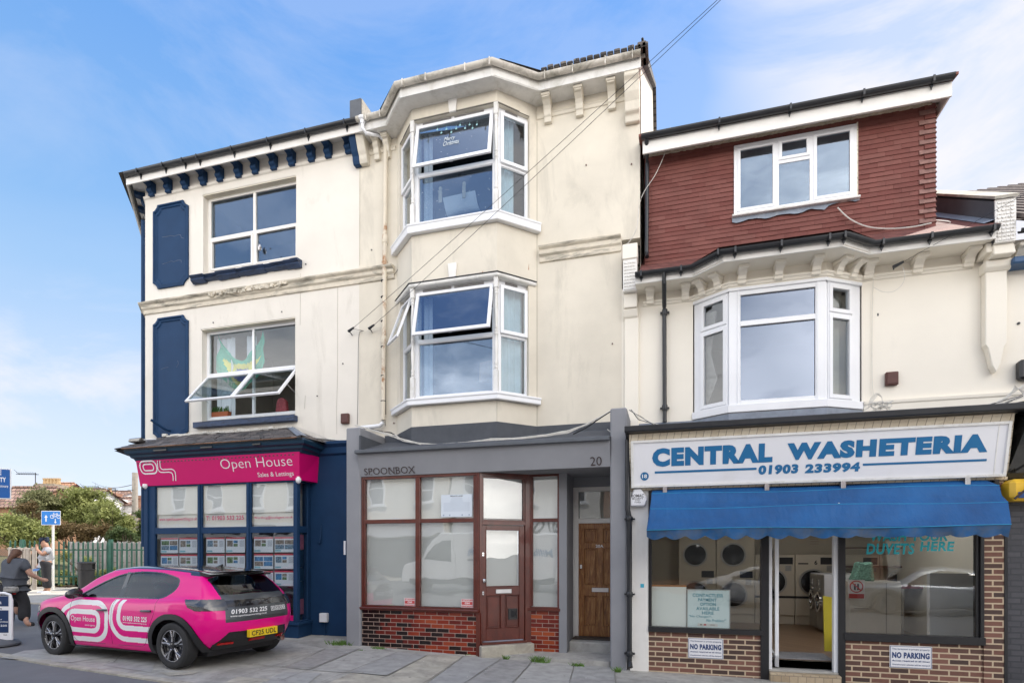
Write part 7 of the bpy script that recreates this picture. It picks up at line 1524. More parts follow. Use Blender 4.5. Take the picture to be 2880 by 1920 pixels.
        for i in range(n+1):
            for j in range(m_): a=math.pi*i/n;b=2*math.pi*j/m_;mc.v.append((c.x+.075*math.sin(a)*math.cos(b)*(1.2 if math.cos(b)>0 else .5),c.y-g*.125*math.cos(a),c.z+.078*math.sin(a)*math.sin(b)+.02*math.cos(a)))
        mc.f=[(i*m_+j,i*m_+(j+1) % m_,(i+1)*m_+(j+1) % m_,(i+1)*m_+j) for i in range(n) for j in range(m_)];mo=mc.build('door_mirror',M['car_black'],root,smooth=True);MB().tube([(c.x+.02,g*.76,.975),(c.x,g*.86,.99)],.03,6).build('mirror_stalk',M['car_black'],mo)
        MB().add([(GX(2.16),g*.762,.97),(GX(2.24),g*.762,.97),(GX(2.20),g*.594,1.345),(GX(2.13),g*.597,1.345),(GX(2.16),g*.775,.97),(GX(2.24),g*.775,.97),(GX(2.20),g*.606,1.350),(GX(2.13),g*.609,1.350)],[(0,1,2,3),(4,5,6,7),(0,4,7,3),(1,5,6,2)]).build('door_pillar',M['car_black'],root)
        # wheels
        for ax in AX:
            wc=(GX(ax),g*.765,WZ);w=MB();w.lathe(wc,[(-.10,.20),(-.10,.28),(-.085,.303),(-.05,.308),(.05,.308),(.085,.303),(.10,.285),(.104,.262),(.098,.222),(.085,.214),(-.1,.2)] if g>0 else [(.10,.20),(.10,.28),(.085,.303),(.05,.308),(-.05,.308),(-.085,.303),(-.10,.285),(-.104,.262),(-.098,.222),(-.085,.214),(.1,.2)],40,'y');w.v=[(wc[0]+(x-wc[0])*1.07,y,wc[2]+(z-wc[2])*1.07) for x,y,z in w.v];wo=w.build('wheel',M['rubber'],root,smooth=True)
            rim=MB();rim.lathe(wc,[(g*.04,.212),(g*.085,.218),(g*.092,.212),(g*.07,.200),(g*.03,.198),(g*.0,.10),(g*.0,.02)],40,'y');rim.v=[(wc[0]+(x-wc[0])*1.07,y,wc[2]+(z-wc[2])*1.07) for x,y,z in rim.v];rim.build('rim',M['car_black'],wo,smooth=True)
            class WF:
                def m(f,s,z,o=0.0): return (wc[0]+s*1.07,wc[1]+g*(.055+o),wc[2]+z*1.07)
            sp_,sil=MB(),MB()
            for k in range(5):
                a=2*math.pi*k/5+.3;R_=lambda r,t: (r*math.cos(a+t),r*math.sin(a+t))
                sp_.prism(WF(),[R_(.03,-1.0),R_(.10,-.35),R_(.205,-.33),R_(.205,.33),R_(.10,.35),R_(.03,1.0)],-.02,.012)
                sil.prism(WF(),[R_(.055,-.45),R_(.11,-.13),R_(.200,-.24),R_(.203,-.10),R_(.115,.02),R_(.05,.1)],.012,.030);sil.prism(WF(),[R_(.118,.06),R_(.203,.10),R_(.201,.22),R_(.135,.17)],.012,.026)
            sp_.build('spoke_backing',M['car_black'],wo);sil.build('spokes',M['alloy'],wo,bevel=.003)
            rn=MB();ring(rn,WF(),0,0,.203,.213,.0,.032,40);rn.build('rim_edge',M['alloy'],wo,smooth=True);MB().lathe((wc[0],wc[1]+g*.065,wc[2]),[(-.02,.04),(.02,.036),(.024,.02)] if g>0 else [(.02,.04),(-.02,.036),(-.024,.02)],16,'y').build('hub_cap',M['car_black'],wo,smooth=True)
    ins=MB();ins.cbox(-1.7,1.75,-.60,.60,.16,.26);
    for ax in AX: ins.cbox(GX(ax)-.36,GX(ax)+.36,-.62,.62,.3,.68)
    ins.cbox(-1.65,.9,-.70,.70,.60,.90);ins.build('underbody',M['car_trim'],root)
    st=MB()
    for x,y in ((.15,.36),(.15,-.36),(-.75,.36),(-.75,-.36)): st.tube([(x,y,.8),(x-.08,y,1.05),(x-.12,y,1.12)],.20,8,.16);st.tube([(x-.14,y,1.12),(x-.16,y,1.27)],.10,8)
    st.build('seats',M['car_trim'],root,smooth=True)
    MB().tube([(.62+.02*math.cos(t),-.36+.17*math.cos(t),.98+.17*math.sin(t)) for t in [k*math.pi/8 for k in range(17)]],.014,6).build('steering_wheel',M['car_trim'],root)
    sf=MB();sf.prism(World3(),[(GX(3.32),1.395),(GX(3.14),1.415),(GX(3.32),1.475)],-.02,.02);sf.build('roof_antenna',M['car_black'],root,bevel=.01)
    spz=MB();n=16
    for i in range(n+1):
        y=-.56+1.12*i/n;cc=1-(y/.62)**2*.35;spz.v += [(GX(3.50),y,1.385*(1-.014*(y/.56)**2)),(GX(3.52)-.28*cc,y,1.352-.02*(y/.56)**2),(GX(3.50)-.27*cc,y,1.318-.02*(y/.56)**2),(GX(3.52),y,1.31)]
    spz.f=[(4*i+a,4*i+(a+1) % 4,4*i+4+(a+1) % 4,4*i+4+a) for i in range(n) for a in range(4)]+[(0,3,2,1),(4*n,4*n+1,4*n+2,4*n+3)];spz.build('spoiler',M['car_black'],root,smooth=True)
    RFc=Face((GX(4.058),-.6),(GX(4.058),.6))
    class Tail:
        """rear of the car: s to the right as seen from behind, o outwards"""
        def m(f,s,z,o=0.0):
            d=(TP[:,1]-abs(s))**2+(TP[:,2]-z)**2;k=np.argpartition(d,4)[:4];w_=1/(d[k]+1e-6);x=float((TP[k,0]*w_).sum()/w_.sum());return (GX(x)-o,-s,z)
    TP=P[(J<6.6)][:,int(nc*.84):,:].reshape(-1,3);T_=Tail()
    flat=lambda: None
    pz=Face((GX(4.085),.5),(GX(4.085),-.5))
    pm_=MB();pm_.box(pz,.24,.76,.415,.525,-.06,.005);pl_=pm_.build('number_plate',pm('plate_yellow',(.80,.56,.02),.4,.03) if liv else M['sign_white'],root,bevel=.004)
    wm_=MB();wm_.tube([T_.m(.12,1.075,.012),T_.m(-.05,1.09,.015),T_.m(-.25,1.075,.015)],.010,5);wm_.build('rear_wiper',M['car_black'],root)
    for s in (-.50,.50): rl=MB();rl.prism(T_,[(s-.10,.335),(s,.335),(s+.10,.335),(s+.09,.365),(s,.368),(s-.09,.365)],-.03,.004);rl.build('rear_reflector',M['red_lens'],root)
    if liv:
        text('CF25 UDL',pz,.27,.73,.435,.508,M['letter_black'],pl_,.007,bold=.02,name='plate_lettering')
        fg=MB();fg.prism(T_,[(-.16,.345),(.13,.345),(.11,.385),(-.14,.385)],-.04,.004);fg.build('fog_lamp',M['red_lens'],root)
        ex=MB();ex.lathe((T_.m(.52,.38)[0],-.52,.30),[(-.02,.045),(.05,.045)],12,'x');ex.build('exhaust',M['chrome'],root)
        W=M['white_letter']
        text('Open House',F1,1.245,1.78,.565,.67,W,root,.004,bold=.004,name='side_lettering');text('estate agents',F1,1.56,1.785,.515,.545,W,root,.004,name='side_lettering')
        text('01903 532 225',F1,2.38,2.88,.64,.715,W,root,.004,bold=.03,name='side_lettering');text('www.openhouseworthing.co.uk',F1,2.38,2.88,.60,.628,W,root,.004,bold=.01,name='side_lettering')
        text('01903 532 225',T_,-.50,.10,.775,.84,W,root,.006,bold=.025,shear=.2,name='rear_lettering');text('www.openhouseworthing.co.uk',T_,-.52,.08,.725,.76,W,root,.006,bold=.01,shear=.2,name='rear_lettering')
        for k,ch in enumerate('fox@'): 
            s=.21+k*.085;mb=MB();mb.frame(T_,s-.034,s+.034,.765,.833,.007,.005,.007);
            io=mb.build('social_icon',W,root)
            if ch=='f': text('f',T_,s-.012,s+.016,.775,.822,W,io,.006,bold=.03)
            elif ch=='o': m2=MB();ring(m2,T_,s,.799,.013,.020,.005,.007,16);m2.build('lens_ring',W,io)
            elif ch=='x': text('X',T_,s-.018,s+.018,.778,.820,W,io,.006,bold=.02)
            else: m2=MB();ring(m2,T_,s,.799,.018,.024,.005,.007,16);m2.box(T_,s-.02,s+.02,.796,.802,.005,.007);m2.build('globe_ring',W,io)
    for g in (-1,1):
        mb=MB();mb.prism(T_,[(g*.57,.885),(g*.66,.885),(g*.74,.885),(g*.76,.955),(g*.68,.965),(g*.58,.96)],.0,.005);mb.build('lamp_lens',M['lamp_glow'],root)
    mb=MB();
    for k in range(7): mb.box(T_,-.24+k*.07,-.20+k*.07,.915,.93,.004,.006)
    mb.build('boot_badge',M['car_graphite'],root)
    root.location=loc;root.rotation_euler.z=rz;return root
m,t,p,o=new_mat('car_pink');q=NT(t);p.inputs['Base Color'].default_value=(.76,.0,.215,1);p.inputs['Roughness'].default_value=.32;p.inputs['Coat Weight'].default_value=.6;p.inputs['Coat Roughness'].default_value=.015;p.inputs['Specular IOR Level'].default_value=.2;M['car_pink']=m;M['glass_car']=glass('glass_car',(.24,.28,.31),1.6,0,.05)
M['car_black']=pm('car_black',(.012,.012,.014),.12,.1,2,coat=.8);M['car_graphite']=pm('car_graphite',(.075,.082,.09),.35,.05,2,metal=.4,coat=.6);M['car_trim']=pm('car_trim',(.018,.018,.02),.45,.1,5);M['lamp_smoke']=pm('lamp_smoke',(.035,.035,.04),.08,.3,18,coat=1);M['lamp_glow']=pm('lamp_glow',(.20,.21,.24),.15,.7,16,coat=1);M['rubber']=pm('rubber',(.022,.022,.023),.75,.2,14)
M['alloy']=pm('alloy',(.62,.62,.64),.25,.05,4,metal=.9);M['red_lens']=pm('red_lens',(.55,.01,.01),.2,.3,20);M['car_white']=pm('car_white',(.75,.75,.75),.3,.02,2,coat=.8);M['car_silver']=pm('car_silver',(.38,.42,.48),.3,.02,2,metal=.5,coat=.8)
make_car('bright pink estate agency hatchback with white loop graphics parked before the navy shopfront',M['car_pink'],M['car_black'],True,(-7.98,7.354,.012),R(173))
# ================================================================ background on the left
def leafmat(name,a,b,c_=None):
    m,t,p,o=new_mat(name);q=NT(t);n=q.noise(1.6,det=8,rough=.75);c=q.ramp(n,[(.32,a),(.68,b)]+([(.8,c_)] if c_ else []));t.links.new(c,p.inputs['Base Color']);p.inputs['Roughness'].default_value=.65;p.inputs['Specular IOR Level'].default_value=.3
    tl=q.n('ShaderNodeBsdfTranslucent');t.links.new(c,tl.inputs[0]);mx=q.n('ShaderNodeMixShader');mx.inputs[0].default_value=.3;t.links.new(p.outputs[0],mx.inputs[1]);t.links.new(tl.outputs[0],mx.inputs[2]);t.links.new(mx.outputs[0],o.inputs[0]);return m
LM=[leafmat('leaf_bright',(.13,.16,.045),(.40,.42,.15),(.56,.54,.27)),leafmat('leaf_olive',(.11,.125,.055),(.34,.34,.17),(.50,.46,.27)),leafmat('leaf_dark',(.035,.06,.022),(.15,.20,.075)),leafmat('leaf_dry',(.10,.07,.03),(.24,.17,.08),(.36,.22,.10))]
bark=pm('bark',(.10,.075,.05),.9,.3,9)
def bush(name,label,cat,t,blobs,n,mi,seed,size=.10,group=None):
    """blobs in measured spots (zi, x, y, r metres, depth): leaf clusters through the volume over branching stems"""
    rng=np.random.default_rng(seed);F=FV(t);cs=[]
    for zi,x,y,r,dpt in blobs: s,z=F.hit(zi,x,y);cs.append((*F.m(s,z,-dpt),r*.62))
    cs=np.array(cs);c0=cs[:,:3].mean(0);gz=G(c0[0]);root=thing(name,label,cat,(float(c0[0]),float(c0[1]),gz),group)
    wgt=cs[:,3]**2;k=rng.choice(len(cs),n,p=wgt/wgt.sum());d=rng.normal(size=(n,3));d /= np.linalg.norm(d,axis=1)[:,None];rad=cs[k,3]*rng.uniform(.2,1.1,n)**.6*(1+.28*(rng.uniform(size=n)>.85)*rng.uniform(size=n))
    bump_=1+.30*np.sin(d[:,0]*7+k)*np.sin(d[:,2]*6+seed)+.12*np.sin(d[:,1]*13+d[:,2]*11);P=cs[k,:3]+d*(rad*bump_)[:,None]*np.array([1,1,.85])
    keep=(np.sin(P[:,0]*4.1+seed)*np.sin(P[:,2]*4.7)*np.sin(P[:,1]*3.3)>-.30) & (P[:,2]>gz+.05);P=P[keep];n=len(P)
    a=rng.normal(size=(n,3));a /= np.linalg.norm(a,axis=1)[:,None];b=np.cross(a,rng.normal(size=(n,3)));b /= np.linalg.norm(b,axis=1)[:,None];sz=size*.8*rng.uniform(.5,1.3,(n,1))
    V=np.stack([P-a*sz,P-b*sz*.4,P+a*sz,P+b*sz*.4],1).reshape(-1,3)-np.array([c0[0],c0[1],gz]);me=bpy.data.meshes.new('crown');me.from_pydata(V.tolist(),[],np.arange(4*n).reshape(-1,4).tolist());me.materials.append(LM[mi]);o=bpy.data.objects.new('crown',me);scene.collection.objects.link(o);o.parent=root
    mb=MB();
    for c in cs: 
        p0=Vector((c0[0]+rng.normal()*.15,c0[1],gz-.1));p1=Vector(c[:3].tolist());mb.tube([p0,p0.lerp(p1,.5)+Vector((rng.normal()*.1,0,.1)),p1],.05+.02*c[3],6,.012)
        for _ in range(5): e=p1+Vector((rng.normal()*c[3]*.5,rng.normal()*c[3]*.5,abs(rng.normal())*c[3]*.5));mb.tube([p0.lerp(p1,.7),e],.02,4,.005)
    mb.build('trunk',bark,root);return root
bush('bush','bright yellow-green bush behind the left end of the railings','bush',23.5,[(19,60,1230,1.0,0),(19,300,1260,.9,.3),(19,520,1330,.9,.2),(19,180,1380,1.0,0),(19,420,1450,.8,0),(19,-80,1300,1.0,.4),(19,700,1420,.7,.3)],9000,0,1)
bush('tree','tall olive-green tree rising in front of the brown tiled roof','tree',26,[(19,500,800,1.1,.5),(19,620,720,.9,.3),(19,440,950,1.0,.3),(19,680,900,.9,.2),(19,560,1050,.9,0),(19,730,640,.5,.2),(19,800,820,.8,.4)],9000,1,2,.10)
bush('shrub','russet dry shrub beside the olive tree above the round bush','shrub',25,[(19,560,920,.45,-.3),(19,690,880,.4,-.3),(19,760,1150,.7,0),(19,700,1080,.5,0)],2600,3,3,.08)
bush('tree','large green tree crown right of the blue cycle sign','tree',27,[(13,520,340,1.1,.4),(13,600,300,.9,.2),(13,660,350,1.2,.5),(13,560,430,1.1,.2),(13,470,400,.9,.2),(13,700,430,1.1,.3),(13,620,480,1.0,0)],13000,0,4,.10)
bush('tree','green tree sloping down towards the wooden pole','tree',26,[(13,780,430,1.0,.2),(13,850,480,.9,0),(13,920,520,.8,.2),(13,760,500,.9,0),(13,860,560,.8,-.2),(13,960,580,.6,0)],9000,0,5,.10)
bush('shrub','brown dry undergrowth below the green trees','shrub',24.5,[(13,520,560,.6,0),(13,600,580,.6,0),(13,700,570,.6,0),(13,780,560,.55,0),(13,450,590,.5,0),(13,660,620,.5,-.1),(13,840,600,.4,0)],6500,3,6,.08)
bush('shrub','dark leafy bush left of the wooden pole','shrub',23,[(13,900,590,.5,0),(13,960,610,.5,0),(13,860,630,.4,0),(13,1000,630,.4,0)],3800,2,7,.07)
bush('shrub','dark evergreen right of the wooden pole','shrub',28,[(13,1075,445,.45,0),(13,1090,540,.6,0),(13,1080,600,.5,0)],2600,2,8,.08)
bush('shrub','low yellow flowering growth behind the black bin','shrub',21.3,[(13,790,900,.30,0),(13,850,880,.3,0),(13,740,920,.3,0),(13,930,900,.3,0),(13,490,900,.3,0),(13,640,800,.3,.2),(13,450,760,.4,.2),(13,560,940,.3,0),(13,1020,860,.3,0)],5500,0,9,.05)
bush('shrub','low green weeds at the foot of the railings by the sign post','shrub',20.9,[(13,470,990,.16,0),(13,540,1000,.15,0),(13,300,960,.16,0),(13,220,1010,.14,0),(13,575,990,.14,0)],1600,0,10,.04)
# palisade railings
FE=thing('palisade_fence','green steel palisade fence with pointed pales along the far pavement','fence',FV(20.6).m(-14,.4,0));FN=FV(20.6);grn=pm('fence_green',(.035,.12,.085),.5,.25,4);s0,s1=FN.S(13,80),FN.S(13,1300)
mb=MB();s=s0;i=0
while s<s1:
    x_=FN.m(s,0,0)[0];zt_=2.14-.10*(s-s0)/(s1-s0);zb_=G(x_)+.12
    mb.prism(FN,[(s-.032,zb_),(s+.032,zb_),(s+.032,zt_-.07),(s,zt_),(s-.032,zt_-.07)],0,.012);mb.box(FN,s-.006,s+.006,zb_,zt_-.07,.012,.022);s += .178;i += 1
mb.build('pales',grn,FE)
mb=MB();mb.box(FN,s0,s1,.78,.83,-.05,-.002).box(FN,s0,s1,1.75,1.80,-.05,-.002);mb.build('rails',grn,FE)
for x in (165,838,1150): s=FN.S(13,x);MB().box(FN,s-.05,s+.05,.3,2.16,-.09,.03).build('post',grn,FE)
# concrete posts and chain-link
FC_=thing('fence','weathered concrete post fence with chain-link panel behind the cyclist','fence',FV(19.6).m(-17,.3,0));Fc=FV(19.6);cm=pm('old_concrete',(.42,.37,.32),.9,.25,4,.4,40)
for i,x in enumerate((72,108,140,165,190,212,258)): s=Fc.S(13,x);MB().box(Fc,s-(.06 if x>200 else .03),s+(.06 if x>200 else .035),.25,1.86-.03*(i % 2),-.06,.03).build('post',cm,FC_,bevel=.012)
MB().box(Fc,Fc.S(13,50),Fc.S(13,262),1.78,1.84,-.05,-.01).box(Fc,Fc.S(13,75),Fc.S(13,262),.5,.56,-.05,-.01).build('rail',cm,FC_)
mb=MB();sa,sb=-19.5,Fc.S(13,72);k=0;s=sa-1.6
while s<sb: mb.tube([Fc.m(max(s,sa),.35+max(0,sa-s),0),Fc.m(min(s+1.45,sb),.35+(min(s+1.45,sb)-s),0)],.006,3) if s+1.45>sa else None;mb.tube([Fc.m(min(s+1.45,sb),.35+1.45-(min(s+1.45,sb)-s),.01),Fc.m(max(s,sa),1.8-max(0,sa-s),.01)],.006,3) if s+1.45>sa else None;s += .07
mb.build('chain_link',pm('wire_dark',(.14,.13,.12),.7),FC_)
# grey panels behind the railings
FG=FV(22.6);mb=MB();a,b=FG.S(13,545),FG.S(13,1120)
for i in range(4): z=1.02+i*.27;mb.box(FG,a,b,z,z+.25,0,.03+.01*(i % 2))
for i in range(12): s=a+(b-a)*i/11;mb.box(FG,s-.05,s+.05,.6,2.12,.03,.08)
solo(mb,'panel_wall',pm('panel_grey',(.36,.335,.32),.9,.2,3,.3,20),'pale grey slatted panel wall seen through the green railings','wall')
# houses
brown=pm('house_brown',(.36,.20,.12),.9,.2,1.5);redb=brickmat('chimney_brick',.235,.077,.01,(.35,.28,.22),[(0,(.25,.10,.06)),(1,(.38,.17,.10))],.9,.4);whw=pm('house_white',(.72,.70,.68),.85,.06);stoneb=brickmat('stone_brick',.235,.077,.01,(.4,.36,.3),[(0,(.22,.18,.14)),(1,(.33,.27,.2))],.9,.4);potm=pm('pot',(.55,.38,.20),.8,.15)
def house(label,t,zi,xl,xr,ye,yr,wallm_,roofm_,dep=5,hip=0):
    F=FV(t);a,b=F.S(zi,xl),F.S(zi,xr);ze=F.Z(zi,(xl+xr)/2,ye);F2=FV(t+dep/2);zr_=F2.Z(zi,(xl+xr)/2,yr);root=thing('terraced_house',label,'house',F.m((a+b)/2,0,0))
    mb=MB().box(F,a,b,-.5,ze,-dep,0);mb.add([F.m(a,ze,0),F.m(a,zr_,-dep/2),F.m(a,ze,-dep)],[(0,1,2)]);mb.add([F.m(b,ze,0),F.m(b,zr_,-dep/2),F.m(b,ze,-dep)],[(0,1,2)]);mb.build('wall',wallm_,root)
    P=[(a-.15,ze-.1,.25),(b+.15,ze-.1,.25),(b+.15-hip,zr_,-dep/2),(a-.15+hip,zr_,-dep/2),(a-.15,ze-.1,-dep-.25),(b+.15,ze-.1,-dep-.25)];mb=MB();mb.add([F.m(*p) for p in P]+[F.m(p[0],p[1]+.08,p[2]) for p in P],[(0,1,2,3),(3,2,5,4),(6,7,8,9),(9,8,11,10),(0,1,7,6),(1,2,8,7),(0,3,9,6)]);mb.build('roof',roofm_,root);MB().tube([F.m(a,zr_+.1,-dep/2),F.m(b,zr_+.1,-dep/2)],.09,6).build('ridge',roofm_,root);return root,F,ze,zr_
def chimney(root,t,zi,x0,x1,y0,y1,mat,pots,dep=.5):
    F=FV(t);a,b=F.S(zi,x0),F.S(zi,x1);z1,z0=F.Z(zi,x0,y0),F.Z(zi,x0,y1)-1.2;mb=MB().box(F,a,b,z0,z1-.22,-dep,0).box(F,a-.07,b+.07,z1-.22,z1,-dep-.07,.07);c=mb.build('chimney',mat,root)
    for i in range(pots): s=a+(b-a)*(i+.5)/pots;MB().lathe(F.m(s,z1,-dep/2),[(0,.11),(.06,.12),(.30,.10),(.32,.13),(.40,.13)],10).build('chimney_pot',potm,c,smooth=True)
    return c
h,*_=house('brown rendered house with brown tiled roof at the far left',31,19,-500,375,868,552,brown,M['roof_brown']);house('house with orange-red tiled roof behind the brown tiled house',40,19,215,760,700,470,brown,M['roof_orange'],6)
h,*_=house('long low house with pale brown tiled roof behind the trees',37,19,640,1330,790,580,whw,M['roof_brown'],6);chimney(h,34.5,19,672,990,455,640,stoneb,5,1.0)
house('low house with pale brown tiled roof between the two chimneys',43,13,545,790,345,283,whw,M['roof_brown'],6);h,*_=house('house with red brick chimney and white dormer behind the trees',42,13,700,1010,372,330,whw,M['roof_brown'],5);chimney(h,41,13,752,860,283,330,redb,1,.8);Fh=FV(41.6);a,b=Fh.S(13,828),Fh.S(13,905);f_=MB().box(Fh,a,b,Fh.Z(13,860,395),Fh.Z(13,860,330),-2,0).build('dormer',whw,h);MB().box(Fh,a+.5,b-.5,Fh.Z(13,860,372),Fh.Z(13,860,345),0,.03).build('dormer_window',M['glass_dark'],f_)
h,*_=house('white gabled house with pale tiled roof behind the wooden pole',33,13,885,1250,500,375,whw,M['roof_brown'],5,1.0);chimney(h,35,13,1042,1100,305,385,redb,2,.8)
# aerials, wooden pole with wires
def aerial(t,zi,x,y0,y1,lab):
    F=FV(t);s,z1=F.hit(zi,x,y0);z0=F.Z(zi,x,y1);mb=MB().tube([F.m(s,z0,0),F.m(s,z1,0)],.025,5).tube([F.m(s-1.2,z1-.1,0),F.m(s+.2,z1-.12,0)],.018,4)
    for k in range(9): mb.tube([F.m(s-1.15+k*.14,z1-.1,-.2),F.m(s-1.15+k*.14,z1-.1+(.25 if k==0 else .08),.2)],.012,4)
    mb.tube([F.m(s+.1,z1-.75,0),F.m(s+.7,z1-.75,0)],.015,4);solo(mb,'television_aerial',M['gutter_black'],lab,'aerial','television aerials on the far roofs')
aerial(34.6,19,652,250,620,'aerial beside the stone chimney with five pots');aerial(40,13,746,232,330,'aerial left of the red brick chimney');aerial(41,13,876,250,330,'aerial right of the red brick chimney')
FPp=FV(28.5);s,z=FPp.hit(13,1026,132);po_=thing('utility_pole','tall grey wooden utility pole beside the corner shop','pole',FPp.m(s,.3,0));MB().tube([FPp.m(s,.2,0),FPp.m(s,z,0)],.16,12,.13).build('pole',pm('pole_wood',(.42,.37,.32),.8,.2,6),po_,smooth=True)
mb=MB();
for k in range(6): mb.box(FPp,s-.28,s+.02,z-.9-k*.55,z-.88-k*.55,.12,.15)
mb.build('step_irons',M['gutter_black'],po_)
mb=MB();p0=Vector(FPp.m(s,z-.6,.1))
for zi,x,y,t in ((13,530,215,40),(13,700,200,44)): F=FV(t);p1=Vector(F.m(*F.hit(zi,x,y),0));mb.tube([p0.lerp(p1,i/12)-Vector((0,0,1.2*(i/12)*(1-i/12))) for i in range(13)],.012,4)
solo(mb,'telephone_wires',M['gutter_black'],'thin sagging wires running left from the wooden pole','wire')
# litter bin
FBn=FV(20.0);a,b=FBn.S(13,600),FBn.S(13,713);s=(a+b)/2;r=(b-a)/2;z0,z1=FBn.Z(13,655,1008),FBn.Z(13,655,808);bn=thing('litter_bin','black cylindrical litter bin against the green railings','bin',FBn.m(s,z0,0));h=z1-z0;c=FBn.m(s,z0,0)
MB().lathe(c,[(0,r*.92),(.04,r*.95),(.05,r*.88),(h*.68,r*.93),(h*.70,r),(h*.73,r)],24).build('drum',M['car_trim'],bn,smooth=True)
mb=MB();n=24;
for i in range(n):
    a_=2*math.pi*i/n;an=(a_-PSI+math.pi/2+math.pi) % math.pi
    if i % 12 in (0,1,2,3): continue
    a1=2*math.pi*(i+1)/n;mb.quad((c[0]+r*.97*math.cos(a_),c[1]+r*.97*math.sin(a_),z0+h*.72),(c[0]+r*.97*math.cos(a1),c[1]+r*.97*math.sin(a1),z0+h*.72),(c[0]+r*.97*math.cos(a1),c[1]+r*.97*math.sin(a1),z0+h*.93),(c[0]+r*.97*math.cos(a_),c[1]+r*.97*math.sin(a_),z0+h*.93))
mb.lathe(c,[(h*.92,r*1.0),(h*.95,r*1.05),(h*.98,r*1.03),(h,r*.9)],24);mb.build('hood',M['car_trim'],bn)
# cycle contraflow sign
FSg=FV(19.8);ps=thing('road_sign','blue one-way and contraflow cycle sign on white-grey post','road sign',FSg.m(FSg.S(13,404),.35,0));s=FSg.S(13,404);MB().tube([FSg.m(s,.3,0),FSg.m(s,FSg.Z(13,404,430),0)],.038,12).build('post',M['white_paint'],ps,smooth=True)
a,b=FSg.S(13,325),FSg.S(13,472);d,c=FSg.Z(13,400,422),FSg.Z(13,400,530);blue=pm('sign_blue',(.01,.20,.62),.45);MB().box(FSg,a,b,c,d,.058,.066).build('sign_edge',M['white_letter'],ps,bevel=.01);MB().box(FSg,a+.02,b-.02,c+.02,d-.02,.066,.069).build('sign_face',blue,ps)
mb=MB();U=lambda x,y: FSg.hit(19,x,y,.07);w=.03
def bar(p,q,w_): stroke(mb,FSg,[U(*p),U(*q)],w_,.071)
bar((846,1148),(846,1050),.045);mb.prism(FSg,[U(815,1075),U(846,1075),U(877,1075),U(846,1025)],.070,.072);bar((1017,1100),(1017,1155),.035);mb.prism(FSg,[U(992,1152),U(1042,1152),U(1017,1185)],.070,.072)
for x in (957,1075): s_,z_=U(x,1058);ring(mb,FSg,s_,z_,.052,.070,.069,.071,20)
for p,q in (((957,1058),(985,1012)),((985,1012),(1050,1010)),((1050,1010),(1020,1062)),((985,1012),(1020,1062)),((957,1058),(1020,1062)),((1075,1058),(1045,990)),((1032,1000),(1058,992)),((975,990),(998,990)),((985,1012),(978,990))): bar(p,q,.014)
mb.build('pictogram',M['white_letter'],ps)
# blue board cropped at the left, agency pavement board
FL_=FV(11.2);F0=Face(FL_.m(FL_.S(19,205),0)[:2],(FL_.m(FL_.S(19,205),0)[0]-.9,FL_.m(FL_.S(19,205),0)[1]-.55));FL2=Face((F0.p+F0.d*1.0),F0.p);bs=thing('road_sign','blue sign board with white capitals cropped by the left edge','road sign',FL2.m(.5,.2,0))
c,d=FL_.Z(19,200,738),FL_.Z(19,200,178);sb2=1.0;MB().box(FL2,-.5,sb2,c,d,-.01,.0).build('sign_edge',M['white_letter'],bs,bevel=.01);MB().box(FL2,-.48,sb2-.02,c+.02,d-.02,.0,.003).build('sign_face',pm('board_blue',(.006,.10,.36),.4),bs)
for t_,x0,x1,y0,y1,bo in (('E',-40,28,205,295,.03),('TY',0,112,338,425,.03),('tionary',0,155,478,535,.01)): text(t_,FL2,FL2.S(19,x0),FL2.S(19,x1),FL2.Z(19,(x0+x1)/2,y1),FL2.Z(19,(x0+x1)/2,y0),M['white_letter'],bs,.005,bold=bo,name='sign_lettering')
MB().tube([FL2.m(-.1,0,-.04),FL2.m(-.1,d,-.04)],.04,10).build('post',M['metal'],bs,smooth=True)
FA_=FV(9.75);sr=FA_.S(13,98);z0,z1=FA_.Z(13,50,1400),FA_.Z(13,50,1045);ab=thing('pavement_board','navy and white agency pavement board with grey base cropped by the left edge','pavement board',FA_.m(sr-.3,G(-11),0));navy2=pm('board_navy',(.008,.03,.10),.4);cx=sr-.30
mb=MB();mb.tube([FA_.m(sr-.02,z0,0),FA_.m(sr-.02,z1-.12,0),FA_.m(sr-.05,z1-.03,0),FA_.m(sr-.14,z1,0),FA_.m(sr-.6,z1,0)],.022,8);mb.build('frame',M['upvc'],ab,smooth=True);MB().box(FA_,sr-.62,sr-.03,z0,z1-.05,-.012,.012).build('panel',M['sign_white'],ab)
H2=lambda y: FA_.Z(13,50,y)
for y0,y1 in ((1068,1145),(1175,1345)): MB().box(FA_,sr-.60,sr-.065,H2(y1),H2(y0),.012,.015).build('navy_panel',navy2,ab)
for t_,x0,x1,y0,y1,mt,o in (('n',0,15,1108,1128,'white_letter',.017),('BUSINESS',-110,20,1158,1169,'letter_black',.0135),('Trusted',-60,20,1240,1248,'white_letter',.017),('and Service',-60,66,1255,1267,'white_letter',.017),('01903 532 225',-150,60,1284,1298,'white_letter',.017),('TREE',28,60,1358,1366,'letter_black',.0135)): text(t_,FA_,FA_.S(13,x0),FA_.S(13,x1),H2(y1),H2(y0),M[mt],ab,o,bold=.02,name='board_lettering')
gx_=FA_.m(cx,0,0);MB().tube([FA_.m(sr-.1,z0,0),FA_.m(sr-.12,z0-.1,0)],.03,6).lathe((gx_[0],gx_[1],G(gx_[0])),[(0,.34),(.03,.34),(.07,.30),(.10,.16),(.12,.05)],24).build('base',M['slate_grey'],ab,smooth=True)
